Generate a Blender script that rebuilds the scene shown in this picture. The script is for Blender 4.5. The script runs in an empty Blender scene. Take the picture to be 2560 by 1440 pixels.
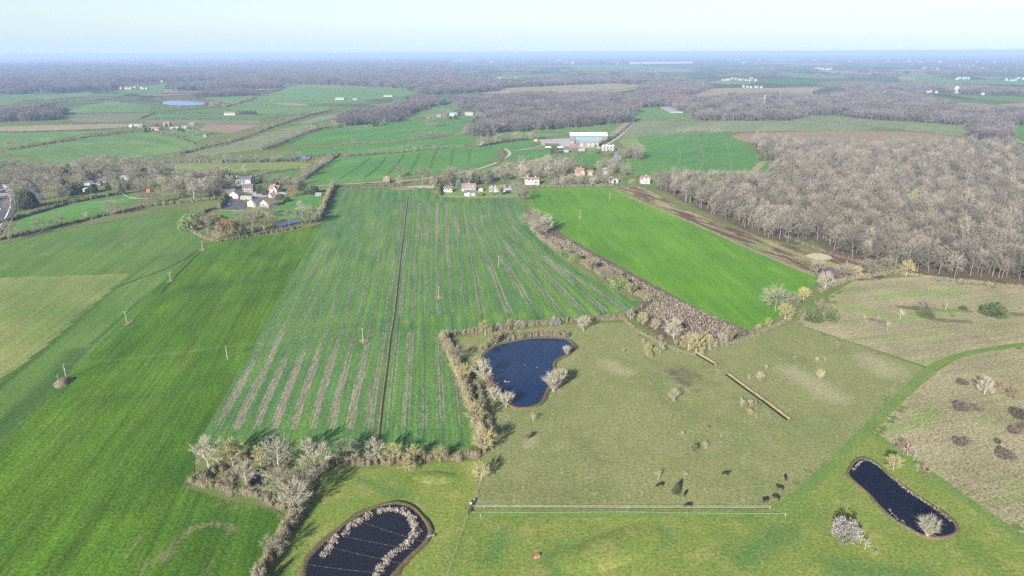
import bpy, bmesh, math, random
import numpy as np
from mathutils import Matrix, Vector
R_ = math.radians
SC = bpy.context.scene
COL = SC.collection
# ------------------------------------------------------------------ camera, sky, sun, exposure
CAM_H = 150.0; FPX = 1707.0; PITCH = R_(19.05); ROLL = R_(0.24)
cam_d = bpy.data.cameras.new('camera'); cam = bpy.data.objects.new('camera', cam_d); COL.objects.link(cam)
cam_d.sensor_width = 36; cam_d.lens = FPX / 2560 * 36; cam_d.clip_start = 1; cam_d.clip_end = 250000
CAM_R = Matrix.Rotation(math.pi / 2 - PITCH, 3, 'X') @ Matrix.Rotation(-ROLL, 3, 'Z')
cam.matrix_world = Matrix.Translation((0, 0, CAM_H)) @ CAM_R.to_4x4()
SC.camera = cam
SUN_EL, SUN_AZ = R_(23.5), R_(207)          # clockwise from +Y
sun_d = bpy.data.lights.new('sun', 'SUN'); sun_d.energy = 5.0; sun_d.angle = R_(0.53); sun_d.color = (1.0, 0.94, 0.84)
sun = bpy.data.objects.new('sun', sun_d); COL.objects.link(sun)
sdir = Vector((math.sin(SUN_AZ) * math.cos(SUN_EL), math.cos(SUN_AZ) * math.cos(SUN_EL), math.sin(SUN_EL)))
sun.rotation_euler = sdir.to_track_quat('Z', 'Y').to_euler(); sun.location = (0, 0, 400)
W = bpy.data.worlds.new('World'); SC.world = W; W.use_nodes = True
wn, wl = W.node_tree.nodes, W.node_tree.links
wn.clear()
wo = wn.new('ShaderNodeOutputWorld'); bg = wn.new('ShaderNodeBackground'); wl.new(bg.outputs[0], wo.inputs[0])
sky = wn.new('ShaderNodeTexSky'); sky.sky_type = 'NISHITA'; sky.sun_disc = False
sky.sun_elevation = SUN_EL; sky.sun_rotation = SUN_AZ; sky.altitude = 100; sky.air_density = 1.0; sky.dust_density = 0.4; sky.ozone_density = 1.5
bg.inputs[1].default_value = 0.05
# thin high cloud: veils mixed into the sky in world directions
tc = wn.new('ShaderNodeTexCoord'); mp = wn.new('ShaderNodeMapping'); mp.inputs['Scale'].default_value = (1.6, 1.0, 9.0)
wl.new(tc.outputs['Generated'], mp.inputs[0])
cn = wn.new('ShaderNodeTexNoise'); cn.inputs['Scale'].default_value = 2.6; cn.inputs['Detail'].default_value = 7; cn.inputs['Roughness'].default_value = 0.55
wl.new(mp.outputs[0], cn.inputs['Vector'])
cr = wn.new('ShaderNodeMapRange'); cr.inputs['From Min'].default_value = 0.42; cr.inputs['From Max'].default_value = 0.78; cr.inputs['To Max'].default_value = 0.8
wl.new(cn.outputs['Fac'], cr.inputs['Value'])
sx = wn.new('ShaderNodeSeparateXYZ'); wl.new(tc.outputs['Generated'], sx.inputs[0])
vx = wn.new('ShaderNodeMapRange'); vx.inputs['From Min'].default_value = -0.55; vx.inputs['From Max'].default_value = 0.6; vx.inputs['To Min'].default_value = 0.48; vx.inputs['To Max'].default_value = 1.0
wl.new(sx.outputs['X'], vx.inputs['Value'])
mxm = wn.new('ShaderNodeMath'); mxm.operation = 'MAXIMUM'; wl.new(cr.outputs[0], mxm.inputs[0])
lowz = wn.new('ShaderNodeMapRange'); lowz.interpolation_type = 'SMOOTHSTEP'; lowz.inputs['From Min'].default_value = 0.06; lowz.inputs['From Max'].default_value = 0.3; lowz.inputs['To Min'].default_value = 1.0; lowz.inputs['To Max'].default_value = 0.05
wl.new(sx.outputs['Z'], lowz.inputs['Value']); vlow = wn.new('ShaderNodeMath'); vlow.operation = 'MULTIPLY'; wl.new(vx.outputs[0], vlow.inputs[0]); wl.new(lowz.outputs[0], vlow.inputs[1]); wl.new(vlow.outputs[0], mxm.inputs[1])
mixs = wn.new('ShaderNodeMix'); mixs.data_type = 'RGBA'; wl.new(mxm.outputs[0], mixs.inputs['Factor'])
tint = wn.new('ShaderNodeVectorMath'); tint.operation = 'MULTIPLY'; tint.inputs[1].default_value = (0.62, 0.80, 1.0); wl.new(sky.outputs[0], tint.inputs[0])
wl.new(tint.outputs[0], mixs.inputs['A']); mixs.inputs['B'].default_value = (5.7, 6.05, 6.25, 1)
hzr = wn.new('ShaderNodeMapRange'); hzr.inputs['From Max'].default_value = 0.055; hzr.inputs['To Min'].default_value = 0.92; hzr.inputs['To Max'].default_value = 0.0; hzr.interpolation_type = 'SMOOTHSTEP'
wl.new(sx.outputs['Z'], hzr.inputs['Value'])
mixh = wn.new('ShaderNodeMix'); mixh.data_type = 'RGBA'; wl.new(hzr.outputs[0], mixh.inputs['Factor']); wl.new(mixs.outputs['Result'], mixh.inputs['A'])
mixc = wn.new('ShaderNodeMix'); mixc.data_type = 'RGBA'; wl.new(vx.outputs[0], mixc.inputs['Factor']); mixc.inputs['A'].default_value = (2.8, 4.2, 5.5, 1); mixc.inputs['B'].default_value = (4.9, 5.8, 6.35, 1)
wl.new(mixc.outputs['Result'], mixh.inputs['B'])
wl.new(mixh.outputs['Result'], bg.inputs[0])
SC.view_settings.view_transform = 'Standard'; SC.view_settings.look = 'None'; SC.view_settings.gamma = 1.0
SC.view_settings.exposure = 1.75
SC.cycles.max_bounces = 5; SC.cycles.diffuse_bounces = 2; SC.cycles.glossy_bounces = 2; SC.cycles.transparent_max_bounces = 6; SC.cycles.volume_bounces = 0
SC.cycles.use_denoising = False
SKYMULT = 1.0

# ------------------------------------------------------------------ helpers
rng = np.random.default_rng(7)
random.seed(7)
RM = np.array(CAM_R)
def at(px, py, z=0.0):
    "where the sight line through a point of the survey photograph meets the level z"
    px = np.asarray(px, float); py = np.asarray(py, float)
    v = np.stack([(px - 1280) / FPX, -(py - 720) / FPX, -np.ones_like(px)], -1)
    d = v @ RM.T
    t = (z - CAM_H) / np.minimum(d[..., 2], -1e-5)
    return d[..., :2] * t[..., None]
def A(pts, z=0.0):
    p = np.array(pts, float); return at(p[:, 0], p[:, 1], z)
def pix(x, y, z=0.0):
    p = np.stack([np.asarray(x, float), np.asarray(y, float), np.full_like(np.asarray(x, float), z) - CAM_H], -1) @ RM
    return 1280 + FPX * p[..., 0] / -p[..., 2], 720 - FPX * p[..., 1] / -p[..., 2]
def mpp(px, py):
    "metres per photograph pixel on the ground there"
    x, y = at(px, py); p = np.array([x, y, -CAM_H]) @ RM
    return -p[2] / FPX
def ztop(px, py, topy):
    x, y = at(px, py); lo, hi = 0.0, 120.0
    for _ in range(40):
        z = (lo + hi) / 2
        if pix(x, y, z)[1] > topy: lo = z
        else: hi = z
    return max(0.4, z)
def smooth(p, n=6, closed=False):
    p = np.asarray(p, float); out = []
    m = len(p)
    for i in range(m if closed else m - 1):
        g = (lambda k: p[k % m]) if closed else (lambda k: p[min(max(k, 0), m - 1)])
        a, b, c, d = g(i - 1), g(i), g(i + 1), g(i + 2)
        for k in range(n):
            t = k / n
            out.append(0.5 * (2 * b + (c - a) * t + (2 * a - 5 * b + 4 * c - d) * t * t + (3 * b - a - 3 * c + d) * t ** 3))
    if not closed: out.append(p[-1])
    return np.array(out)
def resample(p, step):
    p = np.asarray(p, float); seg = np.linalg.norm(np.diff(p, axis=0), axis=1); s = np.r_[0, np.cumsum(seg)]
    n = max(2, int(s[-1] / step) + 1); t = np.linspace(0, s[-1], n)
    return np.stack([np.interp(t, s, p[:, k]) for k in range(p.shape[1])], 1)
def inside(poly, x, y):
    poly = np.asarray(poly); c = np.zeros(np.shape(x), bool); j = len(poly) - 1
    for i in range(len(poly)):
        xi, yi = poly[i]; xj, yj = poly[j]
        if yi != yj:
            c ^= ((yi > y) != (yj > y)) & (x < (xj - xi) * (y - yi) / (yj - yi) + xi)
        j = i
    return c
def pdist(path, x, y):
    "distance to a polyline"
    P = np.stack([x, y], -1); best = np.full(np.shape(x), 1e9)
    for a, b in zip(path[:-1], path[1:]):
        ab = b - a; t = np.clip(((P - a) @ ab) / max(ab @ ab, 1e-9), 0, 1)
        best = np.minimum(best, np.linalg.norm(P - a - t[..., None] * ab, axis=-1))
    return best
_perm = np.random.default_rng(3).random((64, 64))
def vnoise(x, y, s):
    x = np.asarray(x) / s; y = np.asarray(y) / s
    xi = np.floor(x).astype(int); yi = np.floor(y).astype(int); fx = x - xi; fy = y - yi
    fx = fx * fx * (3 - 2 * fx); fy = fy * fy * (3 - 2 * fy)
    g = lambda a, b: _perm[a % 64, b % 64]
    return (g(xi, yi) * (1 - fx) + g(xi + 1, yi) * fx) * (1 - fy) + (g(xi, yi + 1) * (1 - fx) + g(xi + 1, yi + 1) * fx) * fy
def lin(r, g, b, k=1.0):
    f = lambda c: (c / 255 / 12.92 if c / 255 <= 0.04045 else ((c / 255 + 0.055) / 1.055) ** 2.4) * k
    return (f(r), f(g), f(b), 1.0)
def P(r, g, b): return lin(r, g, b, 0.41)         # a sunlit ground colour of the photograph back to a base colour

def mesh(name, v, faces, mats=(), midx=None, sm=False, attrs=None):
    v = np.asarray(v, np.float32).reshape(-1, 3)
    if not isinstance(faces, (list, tuple)): faces = [faces]
    me = bpy.data.meshes.new(name)
    faces = [np.asarray(f, np.int32) for f in faces if len(f)]
    nl = sum(f.size for f in faces); nf = sum(len(f) for f in faces)
    me.vertices.add(len(v)); me.vertices.foreach_set('co', v.ravel())
    if nf:
        me.loops.add(nl); me.loops.foreach_set('vertex_index', np.concatenate([f.ravel() for f in faces]))
        me.polygons.add(nf)
        tot = np.concatenate([np.full(len(f), f.shape[1], np.int32) for f in faces])
        me.polygons.foreach_set('loop_start', np.r_[0, np.cumsum(tot)[:-1]].astype(np.int32))
        if midx is not None: me.polygons.foreach_set('material_index', np.asarray(midx, np.int32))
        me.polygons.foreach_set('use_smooth', np.full(nf, sm))
    for m in mats: me.materials.append(m)
    for k, a in (attrs or {}).items():
        at_ = me.attributes.new(k, 'FLOAT', 'POINT'); at_.data.foreach_set('value', np.asarray(a, np.float32))
    me.update(calc_edges=True)
    return me
def obj(name, me, parent=None, loc=None, label=None, cat=None, group=None, kind=None, rz=0.0, sc=1.0):
    o = bpy.data.objects.new(name, me); COL.objects.link(o)
    if parent: o.parent = parent
    if loc is not None: o.location = loc
    if rz: o.rotation_euler = (0, 0, rz)
    if sc != 1.0: o.scale = (sc, sc, sc) if np.isscalar(sc) else sc
    if label: o['label'] = label
    if cat: o['category'] = cat
    if group: o['group'] = group
    if kind: o['kind'] = kind
    return o
def empty(name, loc, label, cat, group=None, rz=0.0):
    o = obj(name, None, None, loc, label, cat, group, None, rz); o.empty_display_size = 0.5; return o
ORD = ['first', 'second', 'third', 'fourth', 'fifth', 'sixth', 'seventh', 'eighth', 'ninth', 'tenth', 'eleventh', 'twelfth', 'thirteenth', 'fourteenth', 'fifteenth', 'sixteenth', 'seventeenth', 'eighteenth', 'nineteenth', 'twentieth', 'twenty-first', 'twenty-second', 'twenty-third', 'twenty-fourth', 'twenty-fifth', 'twenty-sixth', 'twenty-seventh', 'twenty-eighth', 'twenty-ninth', 'thirtieth']

# boxes, tubes etc. gathered in one mesh
class MB:
    def __init__(s): s.v = []; s.q = []; s.t = []; s.n = 0
    def add(s, v, q=(), t=()):
        v = np.asarray(v, float).reshape(-1, 3); s.v.append(v)
        if len(q): s.q.append(np.asarray(q, int) + s.n)
        if len(t): s.t.append(np.asarray(t, int) + s.n)
        s.n += len(v); return s
    def box(s, x0, x1, y0, y1, z0, z1):
        return s.add([(x0, y0, z0), (x1, y0, z0), (x1, y1, z0), (x0, y1, z0), (x0, y0, z1), (x1, y0, z1), (x1, y1, z1), (x0, y1, z1)],
                     [(0, 3, 2, 1), (4, 5, 6, 7), (0, 1, 5, 4), (1, 2, 6, 5), (2, 3, 7, 6), (3, 0, 4, 7)])
    def tube(s, p, r, n=5, cap=True):
        p = np.asarray(p, float); r = np.broadcast_to(np.asarray(r, float), (len(p),))
        d = np.gradient(p, axis=0); d /= np.linalg.norm(d, axis=1)[:, None] + 1e-9
        ref = np.where(np.abs(d[:, 2:3]) > 0.9, [[1.0, 0, 0]], [[0, 0, 1.0]])
        u = np.cross(d, ref); u /= np.linalg.norm(u, axis=1)[:, None] + 1e-9; w = np.cross(d, u)
        a = np.arange(n) * 2 * math.pi / n
        ring = p[:, None] + r[:, None, None] * (u[:, None] * np.cos(a)[None, :, None] + w[:, None] * np.sin(a)[None, :, None])
        i = np.arange(len(p) - 1)[:, None] * n; j = np.arange(n)[None]; k = (j + 1) % n
        q = np.stack([i + j, i + k, i + n + k, i + n + j], -1).reshape(-1, 4)
        t = []
        if cap and n == 4: q = np.vstack([q, [(0, 1, 2, 3)], [tuple((len(p) - 1) * n + x for x in (3, 2, 1, 0))]])
        elif cap: t = [(0, x, x + 1) for x in range(1, n - 1)] + [((len(p) - 1) * n, (len(p) - 1) * n + x + 1, (len(p) - 1) * n + x) for x in range(1, n - 1)]
        return s.add(ring, q, t)
    def cone(s, c, r0, r1, z0, z1, n=12): return s.tube([(c[0], c[1], z0), (c[0], c[1], z1)], [r0, r1], n)
    def sliver(s, p0, p1, w, rg=rng):
        "thin tapering blades from p0 to p1"
        p0 = np.asarray(p0); p1 = np.asarray(p1); d = p1 - p0
        u = np.cross(d, rg.normal(size=d.shape)); u /= np.linalg.norm(u, axis=1)[:, None] + 1e-9
        w = np.broadcast_to(np.asarray(w, float), (len(p0),))[:, None] / 2
        v = np.stack([p0 - u * w, p0 + u * w, p1], 1).reshape(-1, 3); k = np.arange(len(p0))[:, None] * 3
        return s.add(v, (), k + np.array([[0, 1, 2]]))
    def mesh(s, name, *mats, sm=False, split=None):
        v = np.vstack(s.v) if s.v else np.zeros((0, 3))
        return mesh(name, v, [np.vstack(s.q) if s.q else np.zeros((0, 4), int), np.vstack(s.t) if s.t else np.zeros((0, 3), int)], mats, None, sm)

# ------------------------------------------------------------------ materials
def new_mat(name):
    m = bpy.data.materials.new(name); m.use_nodes = True; nt = m.node_tree; b = nt.nodes['Principled BSDF']
    return m, nt, b
def plain(name, c, rough=0.8, metal=0.0, spec=0.3, var=0.0, vs=1.0):
    m, nt, b = new_mat(name); b.inputs['Base Color'].default_value = c; b.inputs['Roughness'].default_value = rough
    b.inputs['Metallic'].default_value = metal; b.inputs['Specular IOR Level'].default_value = spec
    if var:
        g = NT(nt); n = g.noise(g.pos(), vs, 4); v = g.rng(n, 0.3, 0.7, 1 - var, 1 + var); nt.links.new(g.scale(c, v), b.inputs['Base Color'])
    return m
class NT:
    def __init__(s, nt): s.nt = nt; s.p = None
    def new(s, t): return s.nt.nodes.new(t)
    def put(s, x, sock):
        if isinstance(x, bpy.types.NodeSocket): s.nt.links.new(x, sock)
        else: sock.default_value = x
    def pos(s):
        if s.p is None: s.p = s.new('ShaderNodeNewGeometry').outputs['Position']
        return s.p
    def attr(s, n): a = s.new('ShaderNodeAttribute'); a.attribute_name = n; return a.outputs['Fac']
    def mapped(s, ang, sc):
        m = s.new('ShaderNodeVectorRotate'); m.rotation_type = 'Z_AXIS'; m.inputs['Angle'].default_value = ang; s.put(s.pos(), m.inputs['Vector'])
        k = s.new('ShaderNodeVectorMath'); k.operation = 'MULTIPLY'; s.put(m.outputs[0], k.inputs[0]); k.inputs[1].default_value = sc
        return k.outputs[0]
    def noise(s, vec, scale, detail=3, rough=0.55, dist=0.0):
        n = s.new('ShaderNodeTexNoise'); s.put(vec, n.inputs['Vector']); n.inputs['Scale'].default_value = scale
        n.inputs['Detail'].default_value = detail; n.inputs['Roughness'].default_value = rough; n.inputs['Distortion'].default_value = dist
        return n.outputs['Fac']
    def rng(s, x, a, b, c=0.0, d=1.0):
        n = s.new('ShaderNodeMapRange'); s.put(x, n.inputs['Value'])
        for k, v in zip(('From Min', 'From Max', 'To Min', 'To Max'), (a, b, c, d)): s.put(v, n.inputs[k])
        return n.outputs[0]
    def math(s, op, a, b=0.0):
        n = s.new('ShaderNodeMath'); n.operation = op; s.put(a, n.inputs[0]); s.put(b, n.inputs[1]); return n.outputs[0]
    def mix(s, f, a, b):
        n = s.new('ShaderNodeMix'); n.data_type = 'RGBA'; s.put(f, n.inputs['Factor']); s.put(a, n.inputs['A']); s.put(b, n.inputs['B']); return n.outputs['Result']
    def scale(s, c, f):
        n = s.new('ShaderNodeVectorMath'); n.operation = 'SCALE'
        if isinstance(c, bpy.types.NodeSocket): s.put(c, n.inputs[0])
        else: n.inputs[0].default_value = c[:3]
        s.put(f, n.inputs['Scale']); return n.outputs[0]
    def ramp(s, f, stops):
        n = s.new('ShaderNodeValToRGB'); s.put(f, n.inputs[0]); e = n.color_ramp.elements
        while len(e) < len(stops): e.new(0.5)
        for k, (p, c) in zip(e, stops): k.position = p; k.color = c
        return n.outputs[0]
GAIN = {'wheat_crop': (0.869, 0.809, 0.921), 'thin_crop': (1.2, 1.12, 1.15), 'striped_crop': (1.42, 1.09, 1.2), 'lush_crop': (1.238, 0.987, 1.146), 'grazed_pasture': (1.44, 1.27, 1.5), 'lawn_grass': (1.51, 1.075, 1.562), 'rough_grass': (1.12, 1.18, 1.08), 'field_g1': (1.5, 1.16, 1.06), 'mown_grass': (1.3, 0.95, 1.25)}
def ground_mat(name, c0, c1, c2=None, big=55, row=None, rsp=2.0, rk=0.16, fine=1.1, fk=0.22, soil=None, extra=None, c2lo=0.5, c2hi=0.72, c2s=14, dots=None, bump=0.25):
    """crop, grass or soil: two broad shades, a third in clumps, drilled rows along 'row' and fine tufts;
    point attributes: soil (bare soil showing), extra = (attribute, colour)"""
    m, nt, b = new_mat(name); g = NT(nt)
    n1 = g.rng(g.noise(g.pos(), 1.0 / big, 4, 0.6, 0.4), 0.36, 0.64)
    c = g.mix(n1, c0, c1)
    if c2 is not None:
        v = g.mapped(row, (1.0, 0.18, 1.0)) if row is not None else g.pos()
        c = g.mix(g.rng(g.noise(v, 1.0 / c2s, 6, 0.68), c2lo, c2hi), c, c2)
    for (an, ac, lo, hi) in (extra or ()):
        f = g.math('ADD', g.attr(an), g.math('MULTIPLY', g.math('SUBTRACT', g.noise(g.pos(), 0.35, 5, 0.7), 0.5), 0.9))
        c = g.mix(g.rng(f, lo, hi), c, ac)
    if soil is not None:
        v = g.mapped(row or 0.0, (1.0, 0.22, 1.0))
        f = g.math('ADD', g.attr('soil'), g.math('MULTIPLY', g.math('SUBTRACT', g.noise(v, 0.8, 6, 0.8), 0.5), 2.0))
        if name == 'striped_crop':
            w6 = g.math('SINE', g.math('MULTIPLY', g.attr('u'), 2 * math.pi * 5)); f = g.math('ADD', f, g.math('MULTIPLY', w6, 0.16))
            tl = g.math('POWER', g.math('ABSOLUTE', g.math('SINE', g.math('MULTIPLY', g.attr('u'), math.pi))), 60.0); c = g.scale(c, g.math('SUBTRACT', 1.0, g.math('MULTIPLY', tl, 0.3)))
        sc_ = g.scale(soil, g.rng(g.noise(g.mapped(row or 0.0, (1.0, 0.06, 1.0)), 1.3, 3, 0.6), 0.3, 0.7, 0.7, 1.25))
        c = g.mix(g.math('MULTIPLY', g.rng(f, 0.42, 0.78), g.rng(g.noise(g.pos(), 1.7, 3, 0.7), 0.36, 0.58, 0.3, 0.92)), c, sc_)
    if row is not None:
        r = g.noise(g.mapped(row, (1.0 / rsp, 0.02 / rsp, 1.0)), 1.0, 3, 0.7)
        c = g.scale(c, g.rng(r, 0.34, 0.66, 1 - rk, 1 + rk))
        r2 = g.noise(g.mapped(row, (1.0 / (rsp * 6), 0.03 / rsp, 1.0)), 1.0, 2, 0.6)
        c = g.scale(c, g.rng(r2, 0.3, 0.7, 1 - rk * 0.7, 1 + rk * 0.7))
    f = g.noise(g.pos(), fine, 4, 0.75)
    c = g.scale(c, g.rng(f, 0.37, 0.63, 1 - 1.5 * fk, 1 + 1.5 * fk))
    if dots:
        vo = g.new('ShaderNodeTexVoronoi'); vo.inputs['Scale'].default_value = dots[0]; g.put(g.pos(), vo.inputs['Vector'])
        k = g.math('MULTIPLY', g.rng(vo.outputs['Distance'], 0.14, 0.26, 1.0, 0.0), g.rng(g.noise(g.pos(), 0.06, 3), 0.46, 0.58))
        c = g.mix(g.math('MULTIPLY', k, dots[2]), c, dots[1])
    if name in GAIN:
        k = g.new('ShaderNodeVectorMath'); k.operation = 'MULTIPLY'; g.put(c, k.inputs[0]); k.inputs[1].default_value = GAIN[name]; c = k.outputs[0]
    g.put(c, b.inputs['Base Color']); b.inputs['Roughness'].default_value = 0.95; b.inputs['Specular IOR Level'].default_value = 0.08
    if bump:
        bp = g.new('ShaderNodeBump'); bp.inputs['Strength'].default_value = 0.8; bp.inputs['Distance'].default_value = bump; g.put(f, bp.inputs['Height'])
        nt.links.new(bp.outputs[0], b.inputs['Normal'])
    return m
LEAFK = 0.42
def leaf_mat(name, c0, c1, c2=None, sz=5.0, rnd=(0.8, 1.2), space='pos'):
    m, nt, b = new_mat(name); g = NT(nt)
    n = g.rng(g.noise(g.pos(), 1.0 / sz, 4, 0.65), 0.34, 0.66)
    kf = 1.0 if max(c1) < 0.2 or name.endswith('leaf') else LEAFK
    c0, c1, c2 = [None if q is None else (q[0] * kf, q[1] * kf, q[2] * kf, 1) for q in (c0, c1, c2)]
    st = [(0.0, c0), (1.0, c1)] if c2 is None else [(0.0, c0), (0.5, c1), (1.0, c2)]
    c = g.ramp(n, st)
    oi = g.new('ShaderNodeObjectInfo')
    c = g.scale(c, g.rng(oi.outputs['Random'], 0, 1, *rnd))
    c = g.scale(c, g.rng(g.noise(g.pos(), 1.6, 2), 0.3, 0.7, 0.8, 1.2))
    g.put(c, b.inputs['Base Color']); b.inputs['Roughness'].default_value = 0.9; b.inputs['Specular IOR Level'].default_value = 0.1
    return m
def water_mat(name, c, rough=0.06, rip=0.006, spec=0.5):
    m, nt, b = new_mat(name); g = NT(nt); b.inputs['Base Color'].default_value = c; b.inputs['Roughness'].default_value = rough
    b.inputs['IOR'].default_value = 1.33; b.inputs['Specular IOR Level'].default_value = spec
    f = g.noise(g.mapped(R_(30), (1, 0.4, 1)), 0.9, 3, 0.6); bp = g.new('ShaderNodeBump'); bp.inputs['Strength'].default_value = 0.35; bp.inputs['Distance'].default_value = rip
    g.put(f, bp.inputs['Height']); nt.links.new(bp.outputs[0], b.inputs['Normal']); return m
def wdir(p, q):
    a, b = A([p, q]); d = b - a; return math.atan2(d[0], d[1])      # rotation that lays the row along +Y
M = {}
ROW_L = wdir((0, 1110), (505, 612)); ROW_C = wdir((955, 1000), (1003, 620))
M['wheat'] = ground_mat('wheat_crop', P(112, 160, 36), P(84, 134, 38), P(134, 172, 52), 70, ROW_L, 1.6, 0.22, 0.9, 0.28, soil=P(170, 160, 120), c2lo=0.52, c2hi=0.8)
M['olive'] = ground_mat('thin_crop', P(106, 142, 66), P(94, 134, 58), P(124, 150, 80), 60, ROW_L, 2.2, 0.12, 0.8, 0.2, extra=[('dark', P(78, 116, 50), 0.35, 0.8), ('pale', P(146, 158, 92), 0.45, 0.85)])
M['strip'] = ground_mat('striped_crop', P(92, 146, 70), P(80, 132, 74), P(104, 156, 66), 45, ROW_C, 1.3, 0.16, 0.8, 0.26, soil=P(160, 160, 142), extra=[('light', P(116, 164, 58), 0.35, 1.2)])
M['bright'] = ground_mat('lush_crop', P(108, 172, 40), P(94, 158, 46), P(124, 184, 58), 90, wdir((1530, 480), (1935, 800)), 3.0, 0.1, 0.7, 0.16)
M['pasture'] = ground_mat('grazed_pasture', P(134, 146, 86), P(122, 138, 78), P(146, 152, 104), 34, None, fine=0.9, fk=0.2, c2s=9, c2lo=0.5, c2hi=0.75, extra=[('dark', P(96, 112, 62), 0.3, 1.1), ('pale', P(168, 170, 128), 0.3, 1.1)], dots=(0.36, P(186, 188, 134), 0.45))
M['lawn'] = ground_mat('lawn_grass', P(124, 160, 62), P(106, 148, 56), P(150, 170, 84), 26, None, fine=0.9, fk=0.2, c2s=12, c2lo=0.5, c2hi=0.75, extra=[('dark', P(86, 138, 58), 0.3, 1.0)], dots=(0.75, P(196, 204, 150), 0.35))
M['mown'] = ground_mat('mown_grass', P(122, 168, 74), P(108, 156, 66), None, 20, fine=1.0, fk=0.18)
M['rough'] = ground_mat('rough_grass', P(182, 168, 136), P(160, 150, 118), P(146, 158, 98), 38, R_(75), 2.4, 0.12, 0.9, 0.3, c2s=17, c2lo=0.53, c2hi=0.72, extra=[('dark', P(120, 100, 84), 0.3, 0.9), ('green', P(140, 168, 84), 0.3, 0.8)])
M['heath'] = ground_mat('heathy_grass', P(188, 176, 136), P(158, 164, 106), P(126, 92, 82), 26, wdir((1540, 480), (2100, 670)), 4.0, 0.12, 0.6, 0.3, c2s=10, c2lo=0.45, c2hi=0.54)
M['bramble'] = ground_mat('bramble_ground', P(140, 124, 104), P(120, 104, 88), P(152, 144, 108), 20, None, fine=0.9, fk=0.35, c2s=7, bump=0.6)
M['litter'] = ground_mat('leaf_litter', P(132, 112, 92), P(112, 98, 80), P(124, 118, 82), 20, fine=0.7, fk=0.3, c2s=9)
M['soil'] = ground_mat('bare_soil', P(168, 146, 112), P(146, 124, 96), None, 12, fine=1.3, fk=0.25)
M['ditchsoil'] = ground_mat('ditch_soil', P(150, 140, 112), P(126, 120, 92), P(110, 124, 70), 6, fine=1.3, fk=0.3, c2s=4)
M['tanbank'] = ground_mat('tan_bank', P(190, 170, 128), P(164, 150, 108), P(140, 142, 88), 6, fine=1.5, fk=0.3, c2s=4)
M['margin'] = ground_mat('dry_margin', P(164, 152, 116), P(150, 140, 104), P(130, 146, 84), 18, fine=1.1, fk=0.25, c2s=8)
M['bank'] = ground_mat('pond_bank', P(138, 118, 90), P(116, 108, 76), P(110, 122, 66), 10, fine=1.5, fk=0.3, c2s=5)
M['asphalt'] = plain('asphalt', (0.055, 0.053, 0.062, 1), 0.85, var=0.25, vs=0.3)
M['lane'] = plain('pale_lane', (0.27, 0.255, 0.22, 1), 0.9, var=0.2, vs=0.4)
M['yard'] = plain('concrete_yard', (0.25, 0.225, 0.22, 1), 0.9, var=0.3, vs=0.08)
M['track_mark'] = plain('wheel_mark', P(70, 104, 44), 0.95, var=0.3, vs=0.5)
M['pale_mark'] = plain('pale_wheel_mark', P(138, 162, 104), 0.95, var=0.3, vs=0.5)
for k, (a, b, c) in dict(g1=((104, 152, 84), (92, 140, 78), (124, 164, 92)), g2=((108, 160, 70), (96, 148, 70), (124, 172, 80)), pale=((152, 164, 116), (140, 154, 104), (168, 170, 128)),
                         tan=((186, 172, 134), (176, 164, 124), (162, 164, 112)), pink=((178, 154, 130), (170, 148, 120), (164, 158, 122)), grey=((146, 148, 112), (134, 142, 102), (160, 154, 122)),
                         ygreen=((150, 166, 92), (138, 158, 84), (164, 172, 112)), dgreen=((78, 124, 74), (88, 132, 76), (98, 140, 84))).items():
    M['f_' + k] = ground_mat('field_' + k, P(*a), P(*b), P(*c), 120, R_(35 if k in ('g2', 'pale') else -50), 9.0, 0.07, 0.12, 0.1, c2s=60, bump=0)
# trees and hedges
M['bark'] = plain('bark', (0.15, 0.135, 0.105, 1), 0.95, var=0.3, vs=2.0)
M['bark_pale'] = plain('pale_bark', (0.30, 0.275, 0.22, 1), 0.95, var=0.2, vs=2.0)
M['tw_grey'] = leaf_mat('grey_twigs', (0.38, 0.35, 0.25, 1), (0.47, 0.435, 0.31, 1), None, 9, (0.72, 1.2))
M['tw_wood'] = leaf_mat('woodland_twigs', (0.34, 0.31, 0.25, 1), (0.46, 0.42, 0.335, 1), None, 30, (0.6, 1.3))
M['tw_wood_warm'] = leaf_mat('warm_woodland_twigs', (0.33, 0.285, 0.225, 1), (0.42, 0.37, 0.28, 1), None, 30, (0.6, 1.25))
M['tw_wood_dark'] = leaf_mat('dark_woodland_twigs', (0.23, 0.205, 0.165, 1), (0.32, 0.29, 0.235, 1), None, 30, (0.6, 1.25))
M['tw_far'] = leaf_mat('far_woodland_twigs', (0.215, 0.19, 0.175, 1), (0.30, 0.27, 0.245, 1), None, 60, (0.6, 1.2))  # darker woodland twigs: shade between distant trees is put into the colour
M['tw_pale'] = leaf_mat('pale_twigs', (0.56, 0.52, 0.41, 1), (0.64, 0.59, 0.45, 1), None, 4)
M['tw_yellow'] = leaf_mat('yellow_twigs', (0.54, 0.48, 0.22, 1), (0.62, 0.56, 0.29, 1), None, 4, (0.8, 1.15))
M['tw_orange'] = leaf_mat('orange_twigs', (0.55, 0.36, 0.16, 1), (0.62, 0.42, 0.2, 1), None, 4)
M['tw_red'] = leaf_mat('reddish_twigs', (0.42, 0.24, 0.18, 1), (0.48, 0.3, 0.22, 1), None, 4)
M['blossom'] = leaf_mat('white_blossom', (0.62, 0.61, 0.6, 1), (0.5, 0.47, 0.43, 1), (0.38, 0.34, 0.27, 1), 1.2)
M['ever'] = leaf_mat('evergreen_leaf', (0.052, 0.07, 0.026, 1), (0.085, 0.105, 0.038, 1), None, 4, (0.8, 1.3))
M['ever_l'] = leaf_mat('light_evergreen_leaf', (0.10, 0.15, 0.05, 1), (0.16, 0.19, 0.07, 1), None, 4)
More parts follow.
